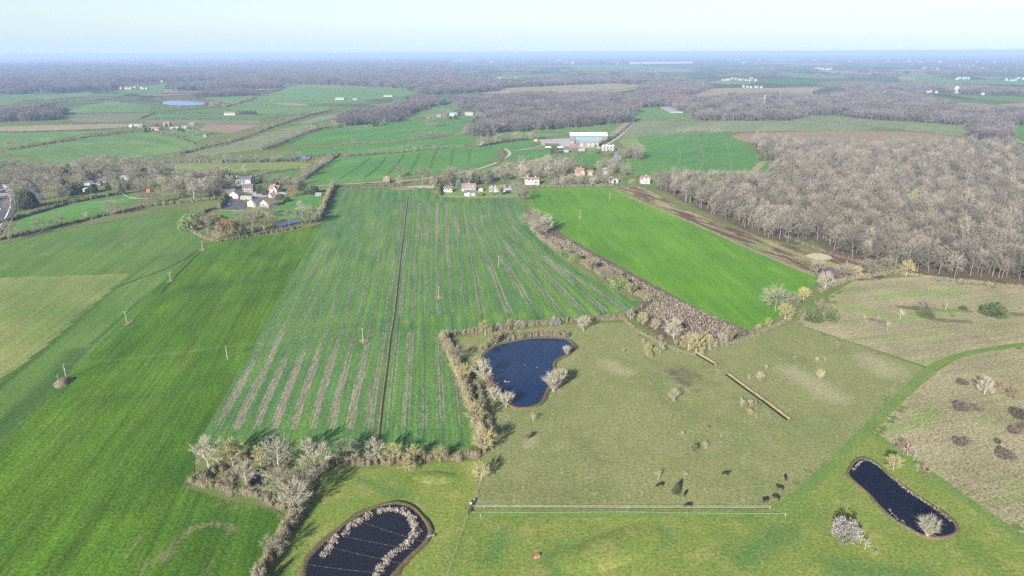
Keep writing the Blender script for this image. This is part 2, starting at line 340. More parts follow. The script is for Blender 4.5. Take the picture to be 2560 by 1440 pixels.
M['cedar'] = leaf_mat('blue_conifer_leaf', (0.09, 0.13, 0.11, 1), (0.13, 0.17, 0.14, 1), None, 4)
M['hd_mix'] = leaf_mat('mixed_hedge', (0.24, 0.205, 0.15, 1), (0.40, 0.36, 0.22, 1), (0.50, 0.43, 0.2, 1), 6)
M['hd_grey'] = leaf_mat('grey_hedge', (0.26, 0.235, 0.16, 1), (0.38, 0.35, 0.24, 1), None, 6)
M['hd_gold'] = leaf_mat('golden_hedge', (0.42, 0.36, 0.17, 1), (0.54, 0.47, 0.22, 1), (0.46, 0.42, 0.31, 1), 8)
M['hd_dark'] = leaf_mat('dark_hedge', (0.11, 0.105, 0.065, 1), (0.18, 0.165, 0.11, 1), None, 6)
M['hd_brown'] = leaf_mat('brown_hedge', (0.36, 0.315, 0.19, 1), (0.49, 0.435, 0.26, 1), (0.55, 0.49, 0.25, 1), 9)
M['scrub_dark'] = leaf_mat('dark_scrub', (0.17, 0.14, 0.115, 1), (0.27, 0.225, 0.175, 1), None, 2)
M['hd_far'] = leaf_mat('far_hedge', (0.12, 0.11, 0.08, 1), (0.2, 0.18, 0.14, 1), None, 20)
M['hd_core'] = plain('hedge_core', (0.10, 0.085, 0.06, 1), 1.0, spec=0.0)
M['reed'] = leaf_mat('dry_reed', (0.58, 0.48, 0.42, 1), (0.66, 0.56, 0.48, 1), (0.46, 0.38, 0.33, 1), 2)
M['sedge'] = leaf_mat('bank_sedge', (0.34, 0.30, 0.16, 1), (0.42, 0.36, 0.2, 1), None, 2)
M['scrub'] = leaf_mat('low_scrub', (0.44, 0.38, 0.31, 1), (0.56, 0.49, 0.38, 1), None, 3)
M['w_blue'] = water_mat('sky_blue_pond_water', (0.006, 0.016, 0.044, 1), 0.08, spec=0.32)  # base colour carries the blue of the reflected sky
M['w_navy'] = water_mat('dark_pond_water', (0.004, 0.005, 0.013, 1), 0.08, spec=0.14)
M['w_grey'] = water_mat('slate_pond_water', (0.009, 0.010, 0.014, 1), 0.1, spec=0.18)
M['w_sky'] = water_mat('lake_water', (0.06, 0.11, 0.22, 1), 0.2)
M['w_bright'] = water_mat('farm_pond_water', (0.02, 0.05, 0.16, 1), 0.12)

# ------------------------------------------------------------------ the ground and what lies on it
def lay(pts, k=1):
    d = float(np.linalg.norm(pts.mean(0))); return (0.03 + 0.045 * k) * (1 + d / 700)
def sheet(name, pts, mat, k=1, curve=False, world=False, label=None):
    p = np.asarray(pts, float) if world else A(pts)
    if curve: p = smooth(p, 5, True)
    z = lay(p, k); bm = bmesh.new(); vs = [bm.verts.new((x, y, z)) for x, y in p]
    es = [bm.edges.new((vs[i], vs[(i + 1) % len(vs)])) for i in range(len(vs))]
    bmesh.ops.triangle_fill(bm, edges=es, use_beauty=True)
    bmesh.ops.recalc_face_normals(bm, faces=bm.faces)
    for f in bm.faces:
        if f.normal.z < 0: f.normal_flip()
    me = bpy.data.meshes.new(name); bm.to_mesh(me); bm.free(); me.materials.append(mat)
    return obj(name, me, kind='structure', label=label)
def clip_cell(poly, x0, x1, y0, y1):
    def cut(p, ax, v, s):
        out = []
        for i in range(len(p)):
            a, b = p[i - 1], p[i]; ia, ib = (a[ax] - v) * s >= 0, (b[ax] - v) * s >= 0
            if ia != ib:
                t = (v - a[ax]) / (b[ax] - a[ax]); out.append((a[0] + (b[0] - a[0]) * t, a[1] + (b[1] - a[1]) * t))
            if ib: out.append(tuple(b))
        return out
    p = [tuple(q) for q in poly]
    for ax, v, s in ((0, x0, 1), (0, x1, -1), (1, y0, 1), (1, y1, -1)):
        p = cut(p, ax, v, s)
        if len(p) < 3: return []
    return p
def grid_sheet(name, pts, mat, cell, funcs, k=1, zf=None):
    "a field as a grid cut to its outline, with point attributes from funcs(px, py, x, y)"
    poly = A(pts); x0, y0 = poly.min(0); x1, y1 = poly.max(0); z = lay(poly, k)
    nx, ny = int((x1 - x0) / cell) + 2, int((y1 - y0) / cell) + 2
    gx, gy = np.meshgrid(x0 - cell / 2 + np.arange(nx) * cell, y0 - cell / 2 + np.arange(ny) * cell)
    ins = inside(poly, gx, gy)
    full = ins[:-1, :-1] & ins[1:, :-1] & ins[:-1, 1:] & ins[1:, 1:]
    edge = np.zeros_like(full)
    fine = resample(np.vstack([poly, poly[:1]]), cell * 0.3)
    ci = ((fine[:, 0] - gx[0, 0]) / cell).astype(int); cj = ((fine[:, 1] - gy[0, 0]) / cell).astype(int)
    edge[np.clip(cj, 0, ny - 2), np.clip(ci, 0, nx - 2)] = True
    full &= ~edge
    idx = np.arange(nx * ny).reshape(ny, nx)
    j, i = np.nonzero(full); q = np.stack([idx[j, i], idx[j, i + 1], idx[j + 1, i + 1], idx[j + 1, i]], 1)
    v = [np.stack([gx.ravel(), gy.ravel()], 1)]; tris = []; n = nx * ny
    for jj, ii in zip(*np.nonzero(edge)):
        p = clip_cell(poly, gx[jj, ii], gx[jj, ii] + cell, gy[jj, ii], gy[jj, ii] + cell)
        if len(p) >= 3:
            a = np.array(p); ar = 0.5 * np.sum(a[:, 0] * np.roll(a[:, 1], -1) - np.roll(a[:, 0], -1) * a[:, 1])
            if abs(ar) < 1e-4: continue
            if ar < 0: a = a[::-1]
            v.append(a); tris += [(n, n + t, n + t + 1) for t in range(1, len(a) - 1)]; n += len(a)
    v = np.vstack(v); used = np.zeros(len(v), bool); used[q.ravel()] = True
    T = np.array(tris, int).reshape(-1, 3); used[T.ravel()] = True
    new = np.cumsum(used) - 1; v = v[used]; q = new[q]; T = new[T]
    px, py = pix(v[:, 0], v[:, 1])
    attrs = {kk: f(px, py, v[:, 0], v[:, 1]) for kk, f in funcs.items()}
    zz = np.full(len(v), z) + (zf(v[:, 0], v[:, 1]) if zf else 0)
    return obj(name, mesh(name, np.column_stack([v, zz]), [q, T], (mat,), None, True, attrs), kind='structure')
def strip(name, pts, width, mat, k=2, curve=True, world=False, label=None, prof=None, kind='structure', cat=None, group=None):
    "a ribbon along a path; prof = heights across it"
    p = np.asarray(pts, float) if world else A(pts)
    if curve and len(p) > 2: p = smooth(p, 5)
    d = np.gradient(p, axis=0); d /= np.linalg.norm(d, axis=1)[:, None]; nrm = np.stack([-d[:, 1], d[:, 0]], 1)
    prof = [0, 0] if prof is None else prof; m = len(prof); z = lay(p, k)
    w = np.broadcast_to(np.asarray(width, float), (len(p),))
    u = np.linspace(0.5, -0.5, m)
    v = np.concatenate([np.column_stack([p + nrm * (w * t)[:, None], np.full(len(p), z + h)])[:, None] for t, h in zip(u, prof)], 1)
    i = np.arange(len(p) - 1)[:, None] * m; j = np.arange(m - 1)[None]
    q = np.stack([i + j, i + j + 1, i + m + j + 1, i + m + j], -1).reshape(-1, 4)
    return obj(name, mesh(name, v, [q], (mat,)), kind=kind, label=label, cat=cat, group=group)

# base sheet to the horizon: near grass, farther a patchwork of fields and woods
m, nt, b = new_mat('countryside'); g = NT(nt)
near = g.mix(g.rng(g.noise(g.pos(), 0.03, 4), 0.4, 0.6), P(140, 150, 92), P(124, 142, 78))
wv = g.new('ShaderNodeVectorMath'); wv.operation = 'MULTIPLY_ADD'; nn = g.new('ShaderNodeTexNoise'); nn.inputs['Scale'].default_value = 0.0012; g.put(g.pos(), nn.inputs['Vector'])
g.put(nn.outputs['Color'], wv.inputs[0]); wv.inputs[1].default_value = (420, 420, 0); g.put(g.pos(), wv.inputs[2])
vo = g.new('ShaderNodeTexVoronoi'); vo.inputs['Scale'].default_value = 1 / 520; g.put(wv.outputs[0], vo.inputs['Vector'])
sep = g.new('ShaderNodeSeparateColor'); g.put(vo.outputs['Color'], sep.inputs[0])
far = g.ramp(sep.outputs[0], [(0.0, P(96, 138, 84)), (0.2, P(112, 150, 92)), (0.36, P(128, 122, 100)), (0.52, P(104, 106, 84)), (0.66, P(92, 140, 86)), (0.8, P(170, 152, 124)), (0.92, P(120, 154, 98)), (1.0, P(176, 164, 128))])
for e in [x for x in nt.nodes if x.type == 'VALTORGB'][-1:]: e.color_ramp.interpolation = 'CONSTANT'
vo2 = g.new('ShaderNodeTexVoronoi'); vo2.feature = 'DISTANCE_TO_EDGE'; vo2.inputs['Scale'].default_value = 1 / 520; g.put(wv.outputs[0], vo2.inputs['Vector'])
far = g.mix(g.rng(vo2.outputs['Distance'], 0.03, 0.05, 1.0, 0.0), far, P(92, 90, 70))
far = g.mix(g.rng(g.noise(g.pos(), 0.0006, 4), 0.58, 0.64), far, P(102, 98, 84))
sp = g.new('ShaderNodeSeparateXYZ'); g.put(g.pos(), sp.inputs[0])
g.put(g.mix(g.rng(sp.outputs['Y'], 1500, 2600), near, far), b.inputs['Base Color']); b.inputs['Roughness'].default_value = 1.0; b.inputs['Specular IOR Level'].default_value = 0.0
def grade(lo, hi, n): return np.r_[-np.geomspace(hi, lo, n), 0, np.geomspace(lo, hi, n)]
gxs, gys = grade(60, 62000, 18), np.r_[-3000, -300, np.geomspace(60, 62000, 26)]
gx, gy = np.meshgrid(gxs, gys); idx = np.arange(gx.size).reshape(gx.shape)
q = np.stack([idx[:-1, :-1], idx[:-1, 1:], idx[1:, 1:], idx[1:, :-1]], -1).reshape(-1, 4)
obj('ground', mesh('ground', np.stack([gx.ravel(), gy.ravel(), np.zeros(gx.size)], 1), [q], (m,)), kind='structure')

# --- the big fields of the foreground
def blob(pts, w):
    pa = A(pts)
    return lambda px, py, x, y: np.clip(1.15 - pdist(pa, x, y) / w, 0, 1)
def many(specs, amp=1.0):
    fs = [blob(p, w) for p, w in specs]
    return lambda px, py, x, y: amp * np.max([f(px, py, x, y) for f in fs], 0)
grid_sheet('wheat_field', [(505, 612), (560, 600), (660, 588), (745, 574), (808, 556), (760, 640), (640, 855), (560, 995), (505, 1098), (485, 1150), (488, 1200), (470, 1222), (560, 1250), (690, 1275), (712, 1290), (705, 1340), (655, 1440), (600, 1620), (-500, 1620), (-500, 1420), (-120, 1230), (60, 1055), (240, 870), (400, 715)],
           M['wheat'], 2.0, {'soil': many([([(395, 1400), (470, 1325), (530, 1308), (590, 1318), (575, 1335)], 2.6), ([(310, 1395), (358, 1335)], 1.8), ([(420, 1400), (452, 1365)], 1.6), ([(340, 1440), (365, 1400)], 2.2), ([(505, 1440), (530, 1400)], 1.4), ([(80, 1320), (105, 1300)], 0.9), ([(255, 1290), (280, 1265)], 0.8), ([(190, 1300), (205, 1290)], 0.8),
                                          ([(480, 1215), (560, 1248), (690, 1272), (710, 1300), (712, 1330)], 2.2), ([(510, 1257), (600, 1275)], 1.2), ([(470, 1222), (485, 1180)], 1.8), ([(140, 965), (40, 1062), (-100, 1210)], 1.0)], 0.82)})
grid_sheet('olive_field', [(-500, 730), (-150, 648), (0, 606), (160, 570), (330, 540), (470, 520), (476, 560), (500, 595), (510, 612), (400, 715), (240, 870), (60, 1055), (-120, 1230), (-500, 1420)],
           M['olive'], 2.5, {'dark': many([([(290, 715), (210, 780), (110, 870), (0, 960), (-100, 1050)], 7), ([(190, 880), (130, 960), (40, 1040), (-40, 1120)], 11), ([(230, 860), (330, 770), (430, 690), (490, 630)], 3), ([(400, 640), (330, 690), (290, 720)], 2.5)], 0.9),
                              'pale': lambda px, py, x, y: np.where(inside(np.array([(-600, 735), (0, 694), (330, 684), (285, 722), (110, 872), (0, 955), (-600, 1380)]), px, py), 0.55 + 0.4 * vnoise(x, y, 30), 0.25 * vnoise(x, y, 24))})
GUIDES = [(0, [(845, 475), (806, 556), (640, 852), (505, 1098)]), (9, [(1019, 480), (1003, 620), (985, 770), (975, 850), (955, 1000), (943, 1108)]),
          (12.6, [(1093, 480), (1095, 720), (1100, 796), (1103, 930), (1112, 1110)]), (15.4, [(1152, 480), (1166, 567), (1180, 674), (1197, 789), (1215, 930), (1250, 1110)]),
          (18.2, [(1208, 480), (1223, 567), (1284, 647), (1350, 740), (1420, 830), (1560, 1110)]), (22.6, [(1300, 480), (1310, 520), (1345, 575), (1420, 640), (1560, 728), (1700, 830), (1900, 1110)])]
def stripe_u(px, py):
    gxs = np.stack([np.interp(py, [p[1] for p in gp], [p[0] for p in gp]) for _, gp in GUIDES], 0); us = [u for u, _ in GUIDES]
    out = np.full(px.shape, -1.0)
    for k in range(len(us) - 1):
        t = (px - gxs[k]) / np.maximum(gxs[k + 1] - gxs[k], 1e-6); ok = (t >= 0) & (t <= 1)
        out = np.where(ok, us[k] + t * (us[k + 1] - us[k]), out)
    return out
def strip_soil(px, py, x, y):
    u = stripe_u(px, py) + 0.16 * (vnoise(x, y, 35) - 0.5); f = np.abs((u % 1.0) - 0.5)
    wid = 0.14 + 0.14 * vnoise(x + 91, y, 40)
    s = np.clip((wid + 0.12 - f) / 0.16, 0, 1)
    key = np.floor(u); r = np.modf(np.abs(np.sin(key * 12.9898) * 43758.5))[0]
    patch = 0.25 + 0.38 * vnoise(x * 1.0 + 300 + key * 37, y * 0.35, 17) + 0.2 * r
    patch += 0.48 * np.exp(-(((px - 740) / 190) ** 2 + ((py - 985) / 95) ** 2)) + 0.16 * np.exp(-(((px - 1130) / 90) ** 2 + ((py - 560) / 90) ** 2)) + 0.16 * np.exp(-(((px - 1350) / 90) ** 2 + ((py - 730) / 30) ** 2)) - 0.16 * np.exp(-(((px - 880) / 90) ** 2 + ((py - 560) / 90) ** 2))
    head = np.clip((py - 498) / 12, 0, 1) * np.clip((1085 - py) / 18, 0, 1)
    band = np.clip(np.abs(py - (812 + (1000 - px) * 0.03)) / 14 - 0.6, 0, 1); band = np.where(px > 985, band, 1)
    rim = pdist(A([(1330, 570), (1420, 645), (1560, 730), (1590, 755)]), x, y); rim = np.clip((rim - 6) / 6, 0, 1)
    edge = 0.75 * np.clip(1.2 - pdist(A([(1360, 640), (1420, 680), (1520, 745)]), x, y) / 2.4, 0, 1)
    return np.maximum(s * patch * head * band * rim, edge)
def strip_light(px, py, x, y):
    u = stripe_u(px, py); f = np.abs(((u + 0.5) % 1.0) - 0.5)
    return np.clip((0.2 - f) / 0.12, 0, 1) * (0.35 + 0.7 * vnoise(x, y * 0.4, 40)) + 0.6 * np.clip(1 - np.abs(py - (805 + (1000 - px) * 0.05)) / 14, 0, 1) * (px > 985)
grid_sheet('striped_field', [(845, 474), (930, 472), (1085, 474), (1100, 492), (1200, 497), (1300, 494), (1316, 512), (1313, 540), (1345, 590), (1420, 652), (1520, 712), (1590, 750), (1600, 764), (1570, 778), (1480, 790), (1330, 803), (1200, 820), (1110, 832), (1096, 850), (1120, 905), (1155, 985), (1185, 1080), (1188, 1115), (1120, 1122), (960, 1128), (800, 1135), (640, 1130), (520, 1112), (503, 1098), (560, 995), (640, 855), (760, 640), (808, 556)],
           M['strip'], 1.6, {'u': lambda px, py, x, y: stripe_u(px, py), 'soil': strip_soil, 'light': strip_light})
strip('field_ditch', [(1019, 490), (1011, 560), (1003, 625), (992, 720), (984, 790), (974, 850), (966, 920), (955, 1000), (943, 1108)], 1.9, M['ditchsoil'], 3, prof=[0, 0.4, -0.02, 0.0])
sheet('lush_field', [(1322, 512), (1318, 490), (1345, 472), (1440, 468), (1530, 470), (1600, 500), (1760, 568), (1900, 630), (2035, 688), (2040, 700), (2020, 735), (1960, 780), (1935, 805), (1880, 828), (1865, 824), (1760, 780), (1640, 715), (1520, 650), (1420, 595), (1360, 550)], M['bright'])
sheet('scrub_strip', [(1316, 525), (1360, 550), (1420, 595), (1520, 650), (1640, 715), (1760, 780), (1865, 824), (1880, 832), (1800, 860), (1700, 868), (1600, 815), (1590, 778), (1610, 745), (1520, 690), (1420, 640), (1345, 580)], M['bramble'], 2)
sheet('heath_strip', [(1535, 470), (1610, 468), (1700, 520), (1800, 560), (1900, 595), (2000, 620), (2130, 648), (2240, 668), (2200, 700), (2080, 705), (2040, 690), (1900, 628), (1760, 566), (1600, 498)], M['heath'], 2)
sheet('sandy_patch', [(2015, 640), (2035, 634), (2065, 637), (2080, 645), (2070, 650), (2035, 648)], plain('sand', P(216, 206, 170), 0.95, var=0.15, vs=0.6), 3, True)
grid_sheet('pasture', [(1215, 1120), (1235, 1085), (1225, 1030), (1200, 960), (1165, 890), (1130, 850), (1180, 838), (1420, 812), (1560, 806), (1600, 840), (1700, 882), (1780, 872), (1880, 842), (1980, 808), (2310, 920), (2180, 1045), (1990, 1222), (1925, 1272), (1550, 1272), (1180, 1270), (1188, 1220), (1200, 1160)],
           M['pasture'], 2.5, {'dark': many([([(1620, 900), (1700, 920), (1780, 960)], 9), ([(1500, 1230), (1250, 1235)], 16), ([(1650, 930), (1640, 990), (1700, 1030), (1830, 1060)], 8), ([(1900, 860), (2010, 900)], 8), ([(1430, 1080), (1500, 1160)], 10)], 0.5),
                                'pale': many([([(1560, 930), (1520, 910)], 10), ([(2180, 900), (2220, 930)], 16), ([(1980, 930), (2080, 990)], 14), ([(1330, 1100), (1320, 1115)], 5), ([(1700, 975), (1740, 978)], 3)], 0.8)})
grid_sheet('lawn', [(800, 1215), (850, 1175), (1020, 1165), (1200, 1150), (1180, 1275), (1925, 1274), (1990, 1222), (2180, 1045), (2320, 915), (2345, 930), (2250, 1010), (2180, 1085), (2560, 1345), (2900, 1580), (2900, 1700), (560, 1700), (640, 1500), (690, 1380), (720, 1320), (760, 1250)],
           M['lawn'], 2.5, {'dark': many([([(1045, 1190), (1130, 1195)], 6), ([(1400, 1400), (1500, 1370), (1640, 1340)], 11), ([(1230, 1400), (1260, 1330)], 6), ([(880, 1190), (1000, 1240)], 5), ([(1200, 1285), (1900, 1284)], 3), ([(1850, 1400), (1960, 1330)], 9), ([(2100, 1420), (2300, 1440)], 9)], 0.85)})
strip('mown_strip', [(1185, 1281), (1500, 1283), (1750, 1284), (1940, 1282), (2010, 1226), (2190, 1055), (2325, 925), (2390, 893), (2450, 878), (2560, 862), (2760, 848)], 4.4, M['mown'], 3)
strip('mown_strip', [(2180, 1085), (2330, 1190), (2450, 1275), (2560, 1350), (2700, 1450)], 4.2, M['mown'], 3)
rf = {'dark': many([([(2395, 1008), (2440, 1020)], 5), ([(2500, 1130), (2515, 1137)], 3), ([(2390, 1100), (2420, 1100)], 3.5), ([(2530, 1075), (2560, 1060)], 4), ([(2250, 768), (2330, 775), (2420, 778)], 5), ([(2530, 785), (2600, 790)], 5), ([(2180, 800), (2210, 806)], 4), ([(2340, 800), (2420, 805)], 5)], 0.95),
      'green': many([([(2190, 1080), (2300, 1060), (2330, 1030)], 7), ([(2290, 910), (2370, 900)], 6), ([(2100, 760), (2250, 800), (2400, 770)], 12), ([(2200, 740), (2400, 730)], 12), ([(2440, 1050), (2500, 1060)], 5), ([(2520, 1210), (2550, 1220)], 6)], 0.6)}
grid_sheet('rough_meadow', [(1985, 808), (2000, 800), (2090, 795), (2070, 740), (2140, 700), (2290, 692), (2430, 712), (2560, 722), (2900, 760), (2900, 845), (2560, 860), (2450, 876), (2390, 891), (2330, 920), (2315, 916)], M['rough'], 3.5, rf)
grid_sheet('rough_scrubland', [(2345, 928), (2395, 896), (2450, 881), (2560, 865), (2900, 850), (2900, 1570), (2560, 1340), (2182, 1082), (2250, 1010)], M['rough'], 3.0, rf)
# bare ring below the lone conifer, tussock patches
sheet('bare_soil_ring', [(1672, 1228), (1690, 1222), (1704, 1230), (1698, 1238), (1680, 1238)], plain('reddish_soil', P(168, 138, 116), 0.95, var=0.2, vs=1.0), 4, True)
for nm, q, mt in [('pale_tussock', [(1722, 975), (1745, 972), (1757, 978), (1735, 983)], 'margin'), ('soil_patch', [(1085, 743), (1100, 741), (1112, 746), (1095, 750)], 'tanbank'), ('soil_patch', [(898, 852), (908, 849), (922, 853), (912, 860), (900, 858)], 'tanbank'), ('soil_patch', [(497, 624), (510, 621), (514, 627), (500, 630)], 'margin'), ('soil_patch', [(418, 703), (432, 698), (434, 703), (422, 709)], 'margin'), ('soil_patch', [(310, 812), (328, 801), (332, 805), (314, 817)], 'margin')]:
    sheet(nm, q, M[mt], 4, True)
# grassy mounds of the lawn
def mound(pts, h, mat, name='mound'):
    p = smooth(A(pts), 4, True); c = p.mean(0); z0 = lay(p, 2) + 0.02; ks = [1, 0.85, 0.7, 0.5, 0.3, 0.12]; hs = [-0.08, 0.18, 0.5, 0.82, 0.97, 1.0]
    v = np.concatenate([np.column_stack([c + (p - c) * k, np.full(len(p), z0 + h * hh) + (0.15 * h * (vnoise(p[:, 0], p[:, 1], 1.5) - 0.5) if 0 < hh < 1 else 0)]) for k, hh in zip(ks, hs)]); n = len(p)
    q = np.array([(r * n + i, r * n + (i + 1) % n, (r + 1) * n + (i + 1) % n, (r + 1) * n + i) for r in range(len(ks) - 1) for i in range(n)])
    v = np.vstack([v, [(*c, z0 + h)]]); t = np.array([(5 * n + i, 5 * n + (i + 1) % n, 6 * n) for i in range(n)])
    return obj(name, mesh(name, v, [q, t], (mat,), None, True), kind='structure')
M['mound'] = ground_mat('mound_grass', P(104, 150, 60), P(92, 140, 56), P(128, 162, 70), 12, fine=0.9, fk=0.28, c2s=6)
mound([(1030, 1190), (1080, 1177), (1130, 1183), (1145, 1200), (1100, 1213), (1050, 1208)], 0.5, M['lawn'])
mound([(1380, 1400), (1480, 1345), (1590, 1308), (1650, 1330), (1630, 1380), (1540, 1420), (1440, 1440)], 0.8, M['lawn'])
M['spoil'] = ground_mat('spoil', P(150, 138, 116), P(112, 100, 88), P(178, 168, 140), 4, fine=1.4, fk=0.35, c2s=3)
mound([(133, 960), (150, 948), (178, 944), (186, 947), (172, 962), (150, 971), (136, 970)], 2.0, M['spoil'], 'soil_mound')

# --- fields of the middle distance and beyond
FIELDS = [
 ('g1', [(21, 376), (271, 334), (365, 331), (486, 362), (448, 379), (330, 397), (243, 403), (149, 416), (87, 393)]), ('g1', [(-100, 345), (0, 333), (222, 328), (208, 336), (35, 366), (-100, 375)]),
 ('tan', [(-100, 325), (0, 317), (292, 310), (288, 320), (0, 331), (-100, 338)]), ('grey', [(153, 289), (382, 282), (347, 300), (299, 307), (194, 309)]), ('g1', [(156, 276), (278, 252), (382, 266), (375, 280), (167, 284)]),
 ('g2', [(375, 296), (392, 284), (552, 287), (694, 289), (642, 299)]), ('grey', [(368, 300), (653, 300), (649, 311), (365, 309)]), ('g1', [(576, 266), (642, 250), (809, 268), (802, 277), (705, 288), (608, 283)]),
 ('g1', [(635, 246), (700, 228), (740, 212), (905, 215), (1010, 222), (1040, 236), (960, 246), (840, 258), (690, 255)]), ('tan', [(688, 256), (771, 260), (764, 264), (700, 262)]), ('g2', [(299, 227), (417, 208), (403, 235), (295, 234)]),
 ('g1', [(427, 223), (465, 213), (455, 227)]), ('g1', [(83, 242), (222, 230), (243, 236), (120, 250)]), ('g1', [(35, 213), (115, 215), (56, 230)]), ('g1', [(180, 213), (271, 213), (260, 223)]), ('g1', [(-60, 250), (59, 250), (30, 262), (-60, 264)]),
 ('g1', [(-60, 290), (0, 282), (115, 265), (156, 268), (90, 277), (0, 292)]), ('g1', [(180, 249), (299, 240), (290, 245), (167, 258)]), ('g1', [(493, 244), (625, 240), (635, 247), (570, 258)]),
 ('pale', [(470, 386), (560, 360), (660, 334), (753, 324), (694, 362), (653, 372), (560, 384), (479, 392)]), ('pink', [(497, 327), (514, 310), (656, 313), (573, 334)]), ('g1', [(385, 329), (486, 324), (538, 341), (483, 356)]),
 ('ygreen', [(347, 414), (451, 409), (600, 407), (760, 407), (753, 421), (618, 428), (542, 437), (382, 428)]), ('g2', [(615, 438), (747, 425), (726, 445), (625, 450)]),
 ('g2', [(760, 460), (790, 425), (830, 398), (950, 385), (1090, 372), (1190, 368), (1240, 372), (1246, 388), (1205, 412), (1120, 428), (1000, 442), (870, 458)]),
 ('g2', [(690, 395), (720, 378), (850, 366), (1010, 350), (1165, 338), (1182, 352), (1150, 364), (1000, 377), (850, 388)]), ('g2', [(708, 362), (760, 340), (850, 319), (960, 309), (1050, 303), (1194, 290), (1162, 317), (1150, 333), (1040, 350), (850, 359)]),
 ('g1', [(1017, 287), (1060, 272), (1114, 262), (1142, 264), (1138, 277), (1080, 292)]), ('g1', [(1218, 336), (1400, 322), (1565, 307), (1520, 338), (1423, 338), (1336, 346), (1260, 346)]), ('tan', [(1520, 339), (1560, 307), (1576, 307), (1541, 340)]),
 ('g1', [(1583, 290), (1593, 270), (1659, 270), (1710, 286), (1738, 299), (1590, 303)]), ('pale', [(1552, 341), (1588, 305), (1700, 303), (1978, 303), (2051, 304), (2176, 319), (2117, 328), (1840, 329), (1700, 336), (1590, 343)]),
 ('pale', [(1985, 302), (2040, 289), (2221, 303), (2429, 315), (2426, 340), (2238, 322), (2047, 301)]), ('pink', [(1853, 335), (2169, 328), (2360, 338), (2400, 352), (2325, 362), (2186, 368), (2047, 364), (1880, 358)]),
 ('g2', [(2512, 317), (2700, 317), (2700, 352), (2526, 347)]), ('g2', [(2492, 362), (2512, 352), (2700, 358), (2700, 385), (2560, 378)]), ('g2', [(1590, 342), (1830, 334), (1870, 370), (1915, 402), (1890, 452), (1700, 458), (1640, 452), (1600, 380)]),
 ('tan', [(1235, 227), (1267, 220), (1541, 208), (1603, 220), (1440, 238), (1197, 238)]), ('tan', [(1700, 249), (1776, 222), (1936, 220), (2082, 218), (2033, 228), (2030, 247), (1943, 238), (1770, 250)]), ('pink', [(2346, 253), (2464, 260), (2640, 290), (2640, 296), (2436, 286)]),
 ('pink', [(2485, 262), (2660, 250), (2660, 282)]), ('g1', [(2242, 195), (2377, 199), (2660, 203), (2660, 214), (2255, 206)]), ('g1', [(1256, 188), (1405, 185), (1423, 195), (1253, 194)]), ('tan', [(905, 201), (1000, 195), (972, 206)]),
 ('pale', [(763, 303), (850, 281), (940, 270), (925, 278), (850, 292), (770, 309)]), ('g2', [(719, 308), (820, 296), (809, 306), (725, 311)]), ('pale', [(680, 325), (781, 310), (764, 321), (695, 327)]),
 ('g2', [(40, 563), (63, 543), (172, 513), (308, 488), (343, 497), (308, 513), (283, 524), (222, 545), (150, 565), (75, 575)]), ('g2', [(692, 545), (690, 520), (700, 508), (735, 492), (800, 485), (828, 488), (800, 530), (780, 548), (735, 552)]), ('g2', [(535, 532), (620, 529), (640, 541), (570, 548)]),
 ('g2', [(1190, 368), (1330, 346), (1360, 362), (1300, 374), (1268, 378)]), ('g2', [(1275, 384), (1370, 374), (1490, 388), (1495, 415), (1440, 420), (1290, 408)]), ('g1', [(1100, 452), (1180, 428), (1290, 406), (1300, 430), (1200, 450)]), ('g2', [(1540, 404), (1600, 400), (1625, 440), (1585, 440), (1550, 420)]), ('ygreen', [(1545, 350), (1590, 342), (1605, 365), (1560, 368)]),
 ('g1', [(0, 400), (60, 396), (85, 408), (30, 420), (0, 418)]), ('g1', [(1080, 478), (1290, 470), (1300, 494), (1200, 497), (1100, 492)]), ('pink', [(2060, 178), (2330, 182), (2310, 188), (2080, 184)]), ('g1', [(1960, 185), (2160, 190), (2100, 197), (1980, 194)]), ('g1', [(1420, 165), (1560, 162), (1700, 170), (1560, 178), (1440, 178)]),
 ('g2', [(1500, 455), (1560, 452), (1570, 462), (1510, 464)]), ('tan', [(960, 470), (1090, 462), (1095, 470), (1000, 476)])]
_fr = np.random.default_rng(5)
for k in range(95):
    fx = _fr.uniform(-100, 1200) if k % 3 == 0 else _fr.uniform(1150, 2700); fy = 146 + 62 * _fr.random() ** 1.1
    if k % 3 == 0: fy = 146 + 50 * _fr.random()
    w_ = _fr.uniform(40, 150); h_ = (fy - 128) * _fr.uniform(0.05, 0.14); sk = _fr.normal() * 12
    FIELDS.append((['g1', 'g1', 'dgreen', 'pink', 'pale', 'g1', 'tan'][_fr.integers(0, 7)], [(fx - w_ / 2, fy), (fx - w_ * .2 + sk, fy - h_ / 2), (fx + w_ / 2 + sk, fy - h_ * .4), (fx + w_ * .35, fy + h_ / 2), (fx - w_ * .1, fy + h_ * .45)]))
for kx, pts in FIELDS:
    sheet('field', pts, M['f_' + kx], 1, len(pts) > 5)
strip('field_margin', [(850, 360), (950, 355), (1040, 352), (1150, 335), (1165, 315)], 10, M['f_pink'], 2)
strip('field_margin', [(0, 610), (160, 573), (330, 543), (470, 523)], 4, M['soil'], 3)
strip('field_margin', [(505, 610), (560, 600), (660, 588), (745, 574), (806, 556)], 4, M['soil'], 3)
strip('field_margin', [(850, 472), (930, 470), (1085, 472)], 6, M['margin'], 3)
strip('field_margin', [(1100, 492), (1200, 497), (1300, 494)], 3, M['margin'], 3)
strip('field_margin', [(1316, 540), (1350, 595), (1425, 656), (1525, 716), (1590, 754)], 2.5, M['margin'], 3)
strip('field_margin', [(1905, 452), (1885, 430), (1912, 402)], 10, M['f_tan'], 2)
